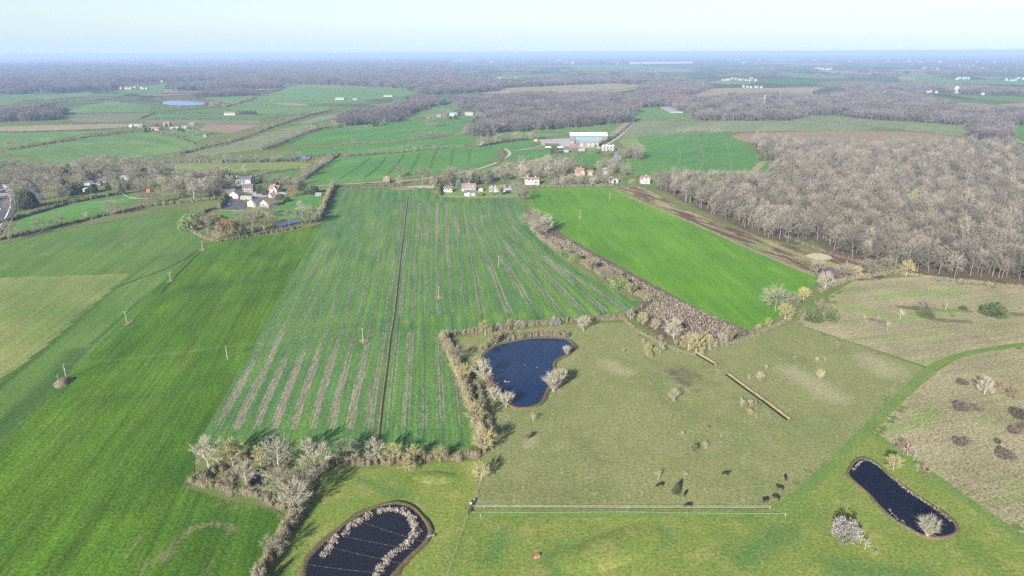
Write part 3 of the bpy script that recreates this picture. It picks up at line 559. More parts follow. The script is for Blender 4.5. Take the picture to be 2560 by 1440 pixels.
for pts in [[(850, 447), (890, 422), (925, 394)], [(910, 446), (945, 418), (967, 392)], [(965, 440), (985, 420), (1012, 385)], [(1018, 440), (1030, 420), (1053, 380)], [(1075, 425), (1080, 405), (1092, 376)], [(1122, 421), (1128, 400), (1134, 374)], [(1172, 405), (1173, 390), (1176, 372)]]:
    p = smooth(A(pts), 6)
    for off in (-1.2, 1.2):
        strip('wheel_track', p + np.array([off, 0]), 0.5, M['track_mark'], 3, False, True)
for pts in [[(1640, 440), (1700, 400), (1690, 345)], [(1720, 450), (1760, 400), (1740, 340)], [(1800, 452), (1830, 420), (1810, 336)], [(1905, 440), (1890, 455), (1860, 420)]]: strip('wheel_track', pts, 1.0, M['pale_mark'], 3)
for pts in [[(480, 388), (600, 352), (700, 330)], [(500, 390), (640, 352), (730, 328)], [(540, 386), (660, 354), (745, 326)]]: strip('wheel_track', pts, 3, M['f_tan'], 3)
strip('wheel_track', [(505, 620), (430, 665), (340, 700), (300, 715)], 0.9, M['track_mark'], 4); strip('wheel_track', [(500, 630), (440, 690), (400, 735)], 0.9, M['track_mark'], 4)
# roads
strip('country_lane', [(740, 468), (850, 462), (960, 455), (1060, 448), (1180, 427), (1235, 410), (1268, 392), (1275, 384), (1268, 376), (1262, 372)], 4.5, M['lane'], 4)
strip('country_lane', [(1273, 379), (1330, 374), (1382, 371)], 4.5, M['lane'], 5); strip('farm_track', [(1300, 375), (1340, 368), (1365, 360)], 4, M['lane'], 4); strip('farm_track', [(1500, 372), (1545, 345), (1585, 306)], 4.5, M['lane'], 5)
strip('gravel_patch', [(1020, 470), (1050, 467), (1085, 470)], 9, M['lane'], 5)
strip('motorway', [(-60, 610), (-10, 545), (5, 520), (6, 495), (-2, 475), (-30, 460)], 26, M['asphalt'], 4)
strip('lane_line', [(-22, 600), (14, 545), (26, 515), (23, 490), (10, 468)], 0.9, plain('road_paint', (0.75, 0.75, 0.73, 1)), 6); strip('road_verge', [(32, 500), (26, 478), (8, 462)], 4, M['lane'], 5)
strip('side_road', [(62, 452), (80, 465), (95, 485), (110, 500)], 6, M['asphalt'], 4)
sheet('farm_yard', [(550, 524), (569, 497), (602, 500), (618, 510), (610, 524)], M['asphalt'], 4); sheet('concrete_yard', [(1348, 350), (1423, 346), (1440, 362), (1500, 362), (1500, 374), (1395, 366), (1356, 365)], M['yard'], 4)
sheet('gravel_drive', [(618, 482), (700, 478), (720, 486), (640, 496)], M['yard'], 4)

# --- water
def pond(pts, mat, bank=1.2, org=None, s=1.0, name='pond', bh=0.3, bmat='bank'):
    p = np.array(pts, float)
    if org: p = np.array(org) + p / s
    p = smooth(A(p), 5, True)
    if np.sum(p[:, 0] * np.roll(p[:, 1], -1) - np.roll(p[:, 0], -1) * p[:, 1]) < 0: p = p[::-1]
    o = sheet(name, p, mat, 7, False, True)
    if bank:
        d = np.roll(p, -1, 0) - np.roll(p, 1, 0); d /= np.linalg.norm(d, axis=1)[:, None]; nr = np.stack([d[:, 1], -d[:, 0]], 1)
        z = lay(p, 7); jit = (0.7 + 0.7 * vnoise(p[:, 0], p[:, 1], 4))[:, None]
        rings = [(-0.35, -0.03), (0.15, 0.2), (bank * 0.45, bh), (bank, bh * 0.35), (bank * 1.35, -z + 0.02)]
        v = np.concatenate([np.column_stack([p + nr * r * (jit if r > 0.2 else 1), np.full(len(p), z + h)]) for r, h in rings]); n = len(p)
        q = np.array([(k * n + i, (k + 1) * n + i, (k + 1) * n + (i + 1) % n, k * n + (i + 1) % n) for k in range(len(rings) - 1) for i in range(n)])
        obj('pond_bank', mesh('pond_bank', v, [q], (M[bmat],), None, True), kind='structure')
    return p
POND_A = pond([(330, 610), (480, 460), (700, 400), (900, 360), (1100, 345), (1300, 350), (1430, 370), (1510, 440), (1490, 500), (1400, 560), (1290, 620), (1250, 680), (1260, 800), (1220, 900), (1150, 1050), (1100, 1150), (1000, 1210), (850, 1235), (730, 1210), (600, 1080), (480, 960), (420, 800), (380, 700)], M['w_blue'], 1.5, (1140, 780), 5.142)
POND_B = pond([(150, 1347), (200, 1100), (420, 850), (600, 690), (900, 440), (1200, 270), (1450, 180), (1680, 150), (1860, 180), (2020, 270), (2150, 420), (2230, 560), (2235, 640), (2180, 770), (2000, 940), (1830, 1100), (1700, 1250), (1600, 1360), (1450, 1560), (1000, 1700), (400, 1650), (150, 1520)], M['w_grey'], 1.3, (740, 1240), 6.737)
POND_C = pond([(250, 360), (330, 230), (400, 185), (500, 175), (600, 220), (720, 310), (850, 430), (1000, 540), (1180, 680), (1380, 820), (1560, 930), (1720, 1030), (1830, 1140), (1860, 1230), (1820, 1290), (1660, 1335), (1500, 1340), (1300, 1290), (1150, 1200), (950, 1090), (800, 960), (680, 840), (600, 740), (480, 630), (350, 520), (265, 430)], M['w_navy'], 0.8, (2080, 1120), 6.0, bh=0.3)
pond([(740, 570), (790, 430), (920, 470), (930, 540), (860, 620), (780, 630)], M['w_navy'], 1.0, (460, 1080), 4.5)
pond([(1550, 880), (1600, 850), (1780, 805), (1870, 830), (1700, 870), (1600, 900)], M['w_bright'], 1.5, (400, 400), 5.333)
pond([(2062, 680), (2075, 674), (2095, 678), (2088, 684), (2070, 684)], M['w_bright'], 0.8)
pond([(1534, 388), (1545, 386), (1552, 400), (1536, 404)], M['w_bright'], 1.0)
pond([(408, 256), (430, 253), (480, 254), (512, 258), (500, 264), (440, 265), (412, 262)], M['w_sky'], 0, name='lake')
pond([(712, 398), (740, 392), (775, 392), (770, 400), (730, 402)], M['w_sky'], 0, name='lake')

# ------------------------------------------------------------------ trees: tapered trunk and limbs (one mesh), crown of twigs (one mesh)
def grow(seed, H, R, base, nl=9, ns=8, nt=9, up=0.45, tl=0.16, tw=0.11, tr=0.02, bell=0.0):
    rg = np.random.default_rng(seed); wood, tw_ = MB(), MB()
    top = np.array([rg.normal() * 0.04 * H, rg.normal() * 0.04 * H, H * 0.72])
    tp = np.array([[0, 0, -0.2], [top[0] * .2, top[1] * .2, H * .2], [top[0] * .5, top[1] * .6, H * .45], top])
    r0 = H * tr; wood.tube(tp, [r0 * 1.25, r0, r0 * 0.7, r0 * 0.25], 5, False)
    zc = base + (H - base) * 0.45; rz = (H - base) * 0.55
    P0, P1 = [], []
    for i in range(nl):
        f = (i + 0.5) / nl; az = i * 2.39996 + rg.normal() * 0.25; hs = base * 0.8 + (H * 0.7 - base * 0.8) * f ** 0.9
        s = np.array([np.interp(hs, tp[:, 2], tp[:, 0]), np.interp(hs, tp[:, 2], tp[:, 1]), hs])
        el = -0.25 + 1.6 * f + rg.normal() * 0.12; el = min(el, 1.5)
        e = np.array([math.cos(el) * math.cos(az) * R, math.cos(el) * math.sin(az) * R, zc + rz * math.sin(el)]) * 1.0
        e[:2] *= 0.85 + 0.25 * rg.random(); mid = s * 0.45 + e * 0.55 + np.array([0, 0, -0.06 * H * math.cos(el)]) * (1 - up) + rg.normal(size=3) * 0.04 * R
        rl = r0 * 0.5 * (1 - 0.45 * f); e2 = s + (e - s) * 0.86; wood.tube([s, mid, e2], [rl * .8, rl * 0.4, rl * 0.1], 4, False)
        for k in range(ns):
            t = 0.25 + 0.75 * (k + rg.random()) / ns
            a = (1 - t) ** 2 * s + 2 * t * (1 - t) * (2 * mid - 0.5 * (s + e)) + t * t * e
            out = np.array([a[0], a[1], 0.35 * (a[2] - zc)]); out /= np.linalg.norm(out) + 1e-6
            d = out * 0.7 + rg.normal(size=3) * 0.65 + np.array([0, 0, up]); d /= np.linalg.norm(d)
            L = R * (0.28 + 0.25 * rg.random()); b = a + d * L
            P0.append(a); P1.append(b)
    P0 = np.array(P0); P1 = np.array(P1); tw_.sliver(P0, P1, tw * 2.0, rg)
    n = len(P0) * nt; i = np.repeat(np.arange(len(P0)), nt); t = 0.15 + 0.9 * rg.random(n)
    a = P0[i] + (P1[i] - P0[i]) * t[:, None]; d = (P1 - P0)[i]; d /= np.linalg.norm(d, axis=1)[:, None]
    out = a - np.array([0, 0, zc]); out /= np.linalg.norm(out, axis=1)[:, None] + 1e-6
    d = d * 0.6 + out * 0.5 + rg.normal(size=(n, 3)) * 0.5 + np.array([0, 0, up * 0.7]); d /= np.linalg.norm(d, axis=1)[:, None]
    tw_.sliver(a, a + d * (R * tl * 2.2 * (0.6 + 0.8 * rg.random(n)))[:, None], tw * (0.7 + 0.6 * rg.random(n)), rg)
    return wood, tw_
def conifer(seed, H, R, base=0.06, n=1500, tw=0.35, flat=0.25):
    rg = np.random.default_rng(seed); wood, tw_ = MB(), MB(); wood.tube([(0, 0, -0.2), (0, 0, H * 0.5), (0, 0, H * 0.97)], [H * .022, H * .013, 0.02], 5, False)
    t = rg.random(n) ** 0.75; z = H * (base + (1 - base) * (1 - t)); rad = R * (t ** 0.8) * (0.8 + 0.35 * np.sin(z * 2.3 + rg.random() * 6) ** 2)
    az = rg.random(n) * 6.2832; rr = rad * np.sqrt(rg.random(n) * 0.7 + 0.3)
    a = np.column_stack([rr * np.cos(az), rr * np.sin(az), z]); o = np.column_stack([np.cos(az), np.sin(az), np.full(n, -flat)]) + rg.normal(size=(n, 3)) * 0.35
    tw_.sliver(a - o * 0.3, a + o * (R * 0.22 + 0.25), tw, rg); return wood, tw_
def dome(seed, H, R, n=2200, tw=0.3, L=0.7, core=True):
    "dense leafy or twiggy bush down to the ground"
    rg = np.random.default_rng(seed); wood, tw_ = MB(), MB()
    for k in range(5):
        az = k * 1.3; wood.tube([(0, 0, -0.1), (math.cos(az) * R * .4, math.sin(az) * R * .4, H * 0.6)], [0.12, 0.05], 4, False)
    d = rg.normal(size=(n, 3)); d[:, 2] = np.abs(d[:, 2]); d /= np.linalg.norm(d, axis=1)[:, None]
    az = np.arctan2(d[:, 1], d[:, 0]); lump = 1 + 0.16 * np.sin(3 * az + seed) + 0.1 * np.sin(7 * az + 2 * d[:, 2] * 5 + seed)
    r = (0.62 + 0.38 * np.sqrt(rg.random(n))) * lump; a = d * r[:, None] * np.array([R, R, H * 0.92])
    o = d + rg.normal(size=(n, 3)) * 0.55 + np.array([0, 0, 0.3]); o /= np.linalg.norm(o, axis=1)[:, None]
    tw_.sliver(a - o * L * 0.4, a + o * L * 0.6, tw, rg); return wood, tw_
def vase(seed, H, R, n=900, tw=0.10):
    "many stems rising from one stool"
    rg = np.random.default_rng(seed); wood, tw_ = MB(), MB()
    for k in range(11):
        az = k * 2.4; f = math.sqrt((k + 0.5) / 11) * 0.75; e = np.array([math.cos(az) * R * f, math.sin(az) * R * f, H * (0.95 - 0.35 * f * f)])
        wood.tube([(0, 0, -0.1), e * np.array([0.35, 0.35, 0.45]), e * 0.92], [H * .013, H * .009, H * .003], 4, False)
        m = n // 11; t = 0.3 + 0.7 * rg.random(m); a = e * t[:, None] * np.column_stack([t ** 0.4, t ** 0.4, np.ones(m)])
        d = e / np.linalg.norm(e) * 0.7 + rg.normal(size=(m, 3)) * 0.42 + np.array([0, 0, 0.35]); d /= np.linalg.norm(d, axis=1)[:, None]
        tw_.sliver(a, a + d * (R * 0.5 * (0.5 + 0.7 * rg.random(m)))[:, None], tw, rg)
    return wood, tw_
# prototypes, unit sized where H is given: (height, wood mesh, crown mesh); several of each kind
PRO = {}
def proto(kind, H, wt, tmat, bmat='bark'):
    w, t = wt; i = len(PRO.setdefault(kind, []))
    PRO[kind].append((H, w.mesh(kind + '_trunk', M[bmat]), t.mesh(kind + '_crown', M[tmat])))
for s in range(4):
    proto('oak', 12, grow(10 + s, 12, 6.2, 2.6, 13, 10, 16, 0.35, 0.13, 0.085), 'tw_grey')
    proto('tall', 14, grow(30 + s, 14, 4.4, 4.0, 12, 9, 14, 0.6, 0.14, 0.08, 0.015), 'tw_grey')
for s in range(2):
    proto('pale', 11, grow(50 + s, 11, 4.4, 1.4, 14, 11, 17, 0.7, 0.14, 0.07), 'tw_pale', 'bark_pale')
    proto('yellow', 8, grow(60 + s, 8, 3.5, 0.9, 14, 11, 17, 0.6, 0.15, 0.07), 'tw_yellow', 'bark_pale')
    proto('orange', 9, grow(70 + s, 9, 4.6, 1.0, 11, 9, 12, 0.4, 0.17, 0.13), 'tw_orange')
    proto('redd', 4, grow(75 + s, 4, 1.9, 0.5, 8, 7, 8, 0.5, 0.2, 0.07), 'tw_red')
    proto('stool', 5, vase(80 + s, 5, 3.6, 1500, 0.11), 'tw_pale', 'bark_pale')
    proto('gstool', 5, vase(85 + s, 5, 3.4, 1500, 0.12), 'hd_mix')
    proto('blossom', 4.5, dome(90 + s, 4.5, 3.2, 2400, 0.22, 0.5), 'blossom')
    proto('bush', 3, dome(95 + s, 3, 2.4, 2000, 0.2, 0.5), 'hd_mix')
    proto('dbush', 3, dome(97 + s, 2.2, 3.0, 2200, 0.2, 0.5), 'scrub_dark')
    proto('gbush', 4, dome(100 + s, 4, 3.6, 4000, 0.3, 0.5), 'ever')
    proto('lbush', 4, dome(105 + s, 4, 3.2, 3000, 0.3, 0.5), 'ever_l')
    proto('ever', 11, dome(110 + s, 11, 4.6, 3600, 0.5, 1.0), 'ever')
    proto('cone', 14, conifer(120 + s, 14, 4.0), 'cedar')
    proto('dcone', 12, conifer(130 + s, 12, 3.0, 0.03), 'ever')
    proto('sapling', 3, grow(140 + s, 3, 0.85, 0.9, 7, 6, 6, 0.9, 0.25, 0.05, 0.02), 'tw_pale', 'bark_pale')
TREE_N = {}
ALLT = []
def tree(px, py, top=None, kind='oak', label='', name=None, cat='tree', group=None, h=None, wide=1.0, parts=True):
    x, y = at(px, py)
    if h is None: h = ztop(px, py, top)
    k = TREE_N[kind] = TREE_N.get(kind, -1) + 1
    H, wm, cm = PRO[kind][k % len(PRO[kind])]
    s = h / H; z = 0.03
    nm = name or {'cone': 'conifer', 'dcone': 'conifer', 'ever': 'evergreen_tree', 'bush': 'bush', 'dbush': 'bush', 'gbush': 'bush', 'lbush': 'bush', 'stool': 'coppiced_tree', 'gstool': 'shrub', 'blossom': 'blossom_tree', 'sapling': 'sapling'}.get(kind, 'bare_tree')
    if cat == 'tree': cat = {'bush': 'bush', 'shrub': 'shrub', 'sapling': 'sapling'}.get(nm, 'tree')
    o = empty(nm, (x, y, z), label, cat, group, (k * 2.13) % 6.28); o.scale = (s * wide, s * wide, s)
    obj('trunk', wm, o); obj('crown', cm, o)
    ALLT.append(o); return o

ALT = {'hd_gold': ('hd_brown', 'tw_grey'), 'hd_brown': ('hd_gold', 'hd_grey'), 'hd_mix': ('hd_grey', 'hd_gold'), 'hd_grey': ('hd_brown', 'hd_mix'), 'hd_dark': ('hd_grey', 'hd_dark'), 'hd_far': ('hd_grey', 'hd_dark')}
# ---- hedges: a dark woody core under twigs, one object each
HN = [0]
def hedge(pts, h, w, mat, label, dens=None, curve=True, name='hedge', kind=None, cat='hedge', lumps=0.45, world=False, sl=None, core=True, group=None):
    p = np.asarray(pts, float) if world else A(pts)
    if curve and len(p) > 2: p = smooth(p, 5)
    d0 = float(np.median(np.linalg.norm(p, axis=1))); far = max(1.0, d0 / 420)
    L = np.sum(np.linalg.norm(np.diff(p, axis=0), axis=1)); HN[0] += 1; sd = HN[0] * 7.7
    rg = np.random.default_rng(500 + HN[0]); mb = MB(); p = resample(p, max(1.2, 0.35 * w))
    d = np.gradient(p, axis=0); d /= np.linalg.norm(d, axis=1)[:, None] + 1e-9; nr = np.stack([-d[:, 1], d[:, 0]], 1)
    ht = h * (1 - lumps * 0.5 + lumps * (0.6 * vnoise(p[:, 0] + sd, p[:, 1], 9) + 0.5 * vnoise(p[:, 0], p[:, 1] + sd, 3.2)))
    wt = w * (0.75 + 0.5 * vnoise(p[:, 0] + 50, p[:, 1] - sd, 7))
    Lk = p; step = max(0.55 * w, 0.5 * h, 1.0) * far ** 0.35; bc = resample(p, step * 0.36); nb = len(bc)
    d = np.gradient(bc, axis=0); d /= np.linalg.norm(d, axis=1)[:, None] + 1e-9; nr = np.stack([-d[:, 1], d[:, 0]], 1)
    bc = bc + nr * (rg.uniform(-1, 1, nb) * 0.3 * w)[:, None] + d * (rg.normal(size=nb) * 0.4 * step)[:, None]
    bh = h * (0.62 + lumps * (rg.random(nb) - 0.3) + 0.45 * lumps * (vnoise(bc[:, 0] + sd, bc[:, 1], 11) - 0.3) + 0.3); br = np.maximum(0.36 * w * (0.55 + 0.9 * rg.random(nb)), 0.25 * step); bh *= 0.62 + 0.6 * rg.random(nb)
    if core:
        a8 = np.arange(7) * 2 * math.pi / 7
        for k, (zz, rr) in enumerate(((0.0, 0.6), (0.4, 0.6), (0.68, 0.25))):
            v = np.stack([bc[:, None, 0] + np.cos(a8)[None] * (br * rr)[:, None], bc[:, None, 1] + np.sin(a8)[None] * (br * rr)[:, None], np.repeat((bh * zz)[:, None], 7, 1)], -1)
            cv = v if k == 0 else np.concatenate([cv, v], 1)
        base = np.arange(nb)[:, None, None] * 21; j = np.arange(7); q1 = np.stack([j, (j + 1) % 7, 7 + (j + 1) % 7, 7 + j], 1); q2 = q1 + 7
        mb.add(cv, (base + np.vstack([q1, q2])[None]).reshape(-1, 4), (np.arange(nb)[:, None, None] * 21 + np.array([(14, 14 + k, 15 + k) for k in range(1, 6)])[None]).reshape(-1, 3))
    ncore = sum(len(x) for x in mb.t)
    n = int(L * (w + 1.2 * h) * (dens or 11.0) / far ** 1.5); n = min(max(n, nb * 9), 60000)
    i = rg.integers(0, nb, n); o = rg.normal(size=(n, 3)); o[:, 2] = np.abs(o[:, 2]) + 0.15; o /= np.linalg.norm(o, axis=1)[:, None]
    rr = 0.5 + 0.55 * np.sqrt(rg.random(n))
    a = np.column_stack([bc[i] + o[:, :2] * (br[i] * rr)[:, None], np.maximum(o[:, 2] * bh[i] * 0.93 * rr, 0.08)])
    o = o * 0.6 + rg.normal(size=(n, 3)) * 0.6 + np.array([0, 0, 0.4]); o /= np.linalg.norm(o, axis=1)[:, None]
    ln = (sl or (0.24 * min(h, 5) + 0.35)) * far ** 0.5 * (0.5 + 0.9 * rg.random(n))
    mb.sliver(a - o * (ln * 0.35)[:, None], a + o * (ln * 0.65)[:, None], (0.12 if sl is None else sl * 0.2) * far ** 0.85, rg)
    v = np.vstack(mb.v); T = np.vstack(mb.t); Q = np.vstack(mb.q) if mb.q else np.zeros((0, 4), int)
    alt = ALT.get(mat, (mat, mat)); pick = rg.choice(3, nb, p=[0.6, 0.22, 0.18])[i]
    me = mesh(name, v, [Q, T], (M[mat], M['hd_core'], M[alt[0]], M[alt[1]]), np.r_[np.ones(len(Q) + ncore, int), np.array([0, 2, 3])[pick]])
    return obj(name, me, label=label, cat=None if kind else cat, kind=kind, group=group)

# ---- stuff: woods too far or too deep to count, instanced
def scatter(name, pts, protos, scl, label, smul=None):
    coll = bpy.data.collections.new(name + '_kit')
    for i, me in enumerate(protos):
        coll.objects.link(bpy.data.objects.new('%s_%02d' % (name + '_kit', i), me))
    n = len(pts); rg = np.random.default_rng(len(name) + n)
    me = mesh(name, np.column_stack([pts, np.full(n, 0.02)]), [np.zeros((0, 3), int)])
    at_ = me.attributes.new('sc', 'FLOAT', 'POINT'); at_.data.foreach_set('value', (scl * (0.68 + 0.55 * rg.random(n))).astype(np.float32))
    at_ = me.attributes.new('rz', 'FLOAT', 'POINT'); at_.data.foreach_set('value', (rg.random(n) * 6.28).astype(np.float32))
    at_ = me.attributes.new('pk', 'INT', 'POINT'); at_.data.foreach_set('value', rg.integers(0, len(protos), n).astype(np.int32))
    o = obj(name, me, kind='stuff', label=label)
    ng = bpy.data.node_groups.new(name, 'GeometryNodeTree'); ng.interface.new_socket('Geometry', in_out='INPUT', socket_type='NodeSocketGeometry'); ng.interface.new_socket('Geometry', in_out='OUTPUT', socket_type='NodeSocketGeometry')
    N, Lk = ng.nodes, ng.links; gi = N.new('NodeGroupInput'); go = N.new('NodeGroupOutput'); ip = N.new('GeometryNodeInstanceOnPoints'); ci = N.new('GeometryNodeCollectionInfo')
    ci.inputs['Collection'].default_value = coll; ci.inputs['Separate Children'].default_value = True; ci.inputs['Reset Children'].default_value = True
    def na(nm, ty):
        a = N.new('GeometryNodeInputNamedAttribute'); a.data_type = ty; a.inputs['Name'].default_value = nm; return [s for s in a.outputs if s.enabled][0]
    cx = N.new('ShaderNodeCombineXYZ'); Lk.new(na('rz', 'FLOAT'), cx.inputs[2])
    Lk.new(gi.outputs[0], ip.inputs['Points']); Lk.new(ci.outputs[0], ip.inputs['Instance']); ip.inputs['Pick Instance'].default_value = True
    Lk.new(na('pk', 'INT'), ip.inputs['Instance Index']); Lk.new(cx.outputs[0], ip.inputs['Rotation']); Lk.new(na('sc', 'FLOAT'), ip.inputs['Scale']); Lk.new(ip.outputs[0], go.inputs[0])
    mo = o.modifiers.new('scatter', 'NODES'); mo.node_group = ng
    return o
def fill(pts, step, jit=0.42, seed=1, world=False):
    "jittered lattice of points inside an outline"
    poly = np.asarray(pts, float) if world else A(pts); x0, y0 = poly.min(0); x1, y1 = poly.max(0); rg = np.random.default_rng(seed)
    gx, gy = np.meshgrid(np.arange(x0, x1, step), np.arange(y0, y1, step * 0.9)); gx = gx + (np.arange(gx.shape[0])[:, None] % 2) * step / 2
    gx = (gx + rg.uniform(-jit, jit, gx.shape) * step).ravel(); gy = (gy + rg.uniform(-jit, jit, gy.shape) * step).ravel()
    k = inside(poly, gx, gy); return np.column_stack([gx[k], gy[k]])

# ---- the large wood on the right: front rows as single trees, depth as one mass
WM = ['tw_wood', 'tw_wood_warm', 'tw_wood_dark']
WOODP = []
for s in range(6):
    H = [17, 18, 16, 19, 17, 15][s]; wide = [5.2, 4.6, 6.2, 4.4, 5.6, 6.6][s]
    w, t = grow(200 + s, H, wide, H * (0.42 if s % 2 else 0.3), 12, 9, 14, 0.5, 0.14, 0.09, 0.012); WOODP.append((H, w.mesh('woodland_trunk', M['bark']), t.mesh('woodland_crown', M[WM[s % 3]]), w, t))
def joined(parts, mats):
    "trunk and crown builders put in one mesh"
    w, t = parts; v = np.vstack(w.v + t.v); nw = w.n; Q = [np.vstack(w.q)] if w.q else []; T = [np.vstack(t.t) + nw] + ([np.vstack(w.t)] if w.t else [])
    q = Q[0] if Q else np.zeros((0, 4), int); T = np.vstack(T)
    return mesh('tree', v, [q, T], mats, np.r_[np.zeros(len(q), int), np.ones(len(T), int)])
WJ = [joined((w, t), (M['bark'], M[WM[i_ % 3]])) for i_, (_, _, _, w, t) in enumerate(WOODP)]
BIG = [(1640, 470), (1700, 500), (1800, 548), (1900, 592), (1990, 612), (2030, 600), (2070, 628), (2140, 652), (2210, 668), (2290, 684), (2430, 700), (2560, 714), (2800, 740), (2900, 560), (2800, 380), (2560, 384), (2480, 372), (2400, 376), (2325, 376), (2186, 380), (2047, 376), (1900, 362), (1880, 360), (1895, 385), (1948, 412), (1925, 440), (1905, 464), (1830, 468), (1720, 460), (1650, 456)]
sheet('woodland_floor', BIG, M['litter'], 1)
pts = fill(BIG, 9.2, 0.5, 5)
pts = pts[np.argsort(np.hypot(pts[:, 0], pts[:, 1]))]
px_, py_ = pix(pts[:, 0], pts[:, 1])
vis = (px_ < 2600); near_ = np.nonzero(vis)[0][:300]; is_near = np.zeros(len(pts), bool); is_near[near_] = True
for k, i in enumerate(near_):
    H, wm, cm, _, _ = WOODP[k % 6]
    o = empty('woodland_tree', (pts[i, 0], pts[i, 1], 0.02), 'bare grey-brown tree among the closely packed front ranks of the large wood', 'tree', 'trees of the large bare wood', (k * 1.7) % 6.28)
    s = 0.68 + 0.52 * random.random(); o.scale = (s * 1.05, s * 1.05, s); obj('trunk', wm, o); obj('crown', cm, o)
scatter('woodland', pts[~is_near], WJ, 1.0, 'mass of bare winter trees filling the large wood')
# ---- farther woods
def clump(seed, n, R):
    rg = np.random.default_rng(seed); v, t = MB(), MB()
    for k in range(n):
        a = rg.random() * 6.28; r = R * math.sqrt(rg.random()); H = 11 + 5 * rg.random(); w, tt = grow(seed * 31 + k, H, 5.2, 3.5, 7, 4, 5, 0.5, 0.24, 0.42, 0.016)
        for src, dst in ((w, v), (tt, t)):
            for arr in src.v: arr += np.array([r * math.cos(a), r * math.sin(a), 0])
            dst.v += src.v; off = dst.n
            dst.q += [x + off for x in src.q]; dst.t += [x + off for x in src.t]; dst.n += src.n
    return joined((v, t), (M['bark'], M['tw_far']))
CL = [clump(s, 9, 15) for s in range(5)]
WOODS = [[(1190, 352), (1240, 334), (1340, 327), (1450, 320), (1570, 308), (1583, 290), (1640, 266), (1760, 262), (1700, 250), (1500, 240), (1250, 243), (1130, 252), (1145, 268), (1190, 285), (1250, 292), (1200, 304), (1180, 330)],
         [(1740, 301), (1900, 303), (1975, 301), (2035, 290), (2100, 291), (2220, 303), (2430, 316), (2700, 316), (2700, 292), (2430, 287), (2350, 260), (2300, 240), (2150, 230), (2030, 250), (1943, 240), (1770, 252), (1640, 258), (1720, 285)],
         [(2432, 345), (2500, 362), (2520, 338), (2512, 318), (2430, 317)], [(850, 318), (990, 306), (1012, 290), (970, 278), (850, 292)], [(490, 247), (640, 241), (625, 230), (520, 232)], [(440, 229), (700, 222), (690, 208), (560, 205)],
         [(-60, 308), (0, 306), (140, 301), (160, 286), (120, 276), (-60, 288)], [(-60, 237), (60, 236), (75, 225), (40, 215), (-60, 218)], [(1010, 288), (1060, 272), (1120, 258), (1060, 252), (980, 268)],
         [(0, 208), (200, 207), (420, 204), (560, 202), (740, 210), (860, 213), (1000, 222), (1060, 239), (1240, 229), (1250, 210), (1230, 204), (1130, 200), (1150, 190), (1100, 172), (800, 167), (400, 174), (0, 182), (-200, 190), (-200, 208)],
         [(1240, 226), (1440, 216), (1590, 210), (1750, 212), (1700, 203), (1540, 199), (1430, 197), (1250, 207)], [(1590, 242), (1700, 246), (1776, 224), (1760, 210), (1620, 213), (1600, 225)], [(2000, 226), (2240, 228), (2560, 240), (2600, 232), (2300, 216), (2080, 214)],
         [(-200, 180), (0, 178), (400, 171), (420, 164), (200, 160), (-200, 168)], [(560, 166), (800, 164), (1100, 168), (1080, 161), (760, 157)], [(0, 232), (120, 232), (300, 222), (280, 212), (140, 208), (0, 210)]]
HOLES = [A(p) for k_, p in FIELDS]
def no_fields(p):
    k = np.ones(len(p), bool)
    for h_ in HOLES: k &= ~inside(h_, p[:, 0], p[:, 1])
    return p[k]
for wi, wp in enumerate(WOODS):
    yy = np.mean([q[1] for q in wp]); step = 23 if yy > 225 else (30 if yy > 190 else 60); p = no_fields(fill(wp, step, 0.45, 20 + wi))
    scatter('far_woodland', p, CL, step / 21.0 if step < 40 else 1.9, 'far bare woodland fading into the blue haze')
# strips and spinneys toward the horizon
rg = np.random.default_rng(77); P_ = []
for k in range(190):
    px0, py0 = rg.uniform(-100, 2660), 138 + 62 * rg.random() ** 1.3
    if px0 > 1200 and k % 5 < 2: continue
    c = at(px0, py0); L = rg.uniform(150, 900) * (1 + np.linalg.norm(c) / 9000); w_ = rg.uniform(15, 80) * (1 + np.linalg.norm(c) / 9000); a = rg.normal() * 0.35; n = int(L * w_ / 5200) + 3
    u, v = rg.uniform(-L / 2, L / 2, n), rg.uniform(-w_ / 2, w_ / 2, n)
    P_.append(np.column_stack([c[0] + u * math.cos(a) - v * math.sin(a), c[1] + u * math.sin(a) + v * math.cos(a)]))
scatter('distant_woodland', no_fields(np.vstack(P_)), CL, 1.6, 'blue distant spinneys and hedgerow trees near the horizon')
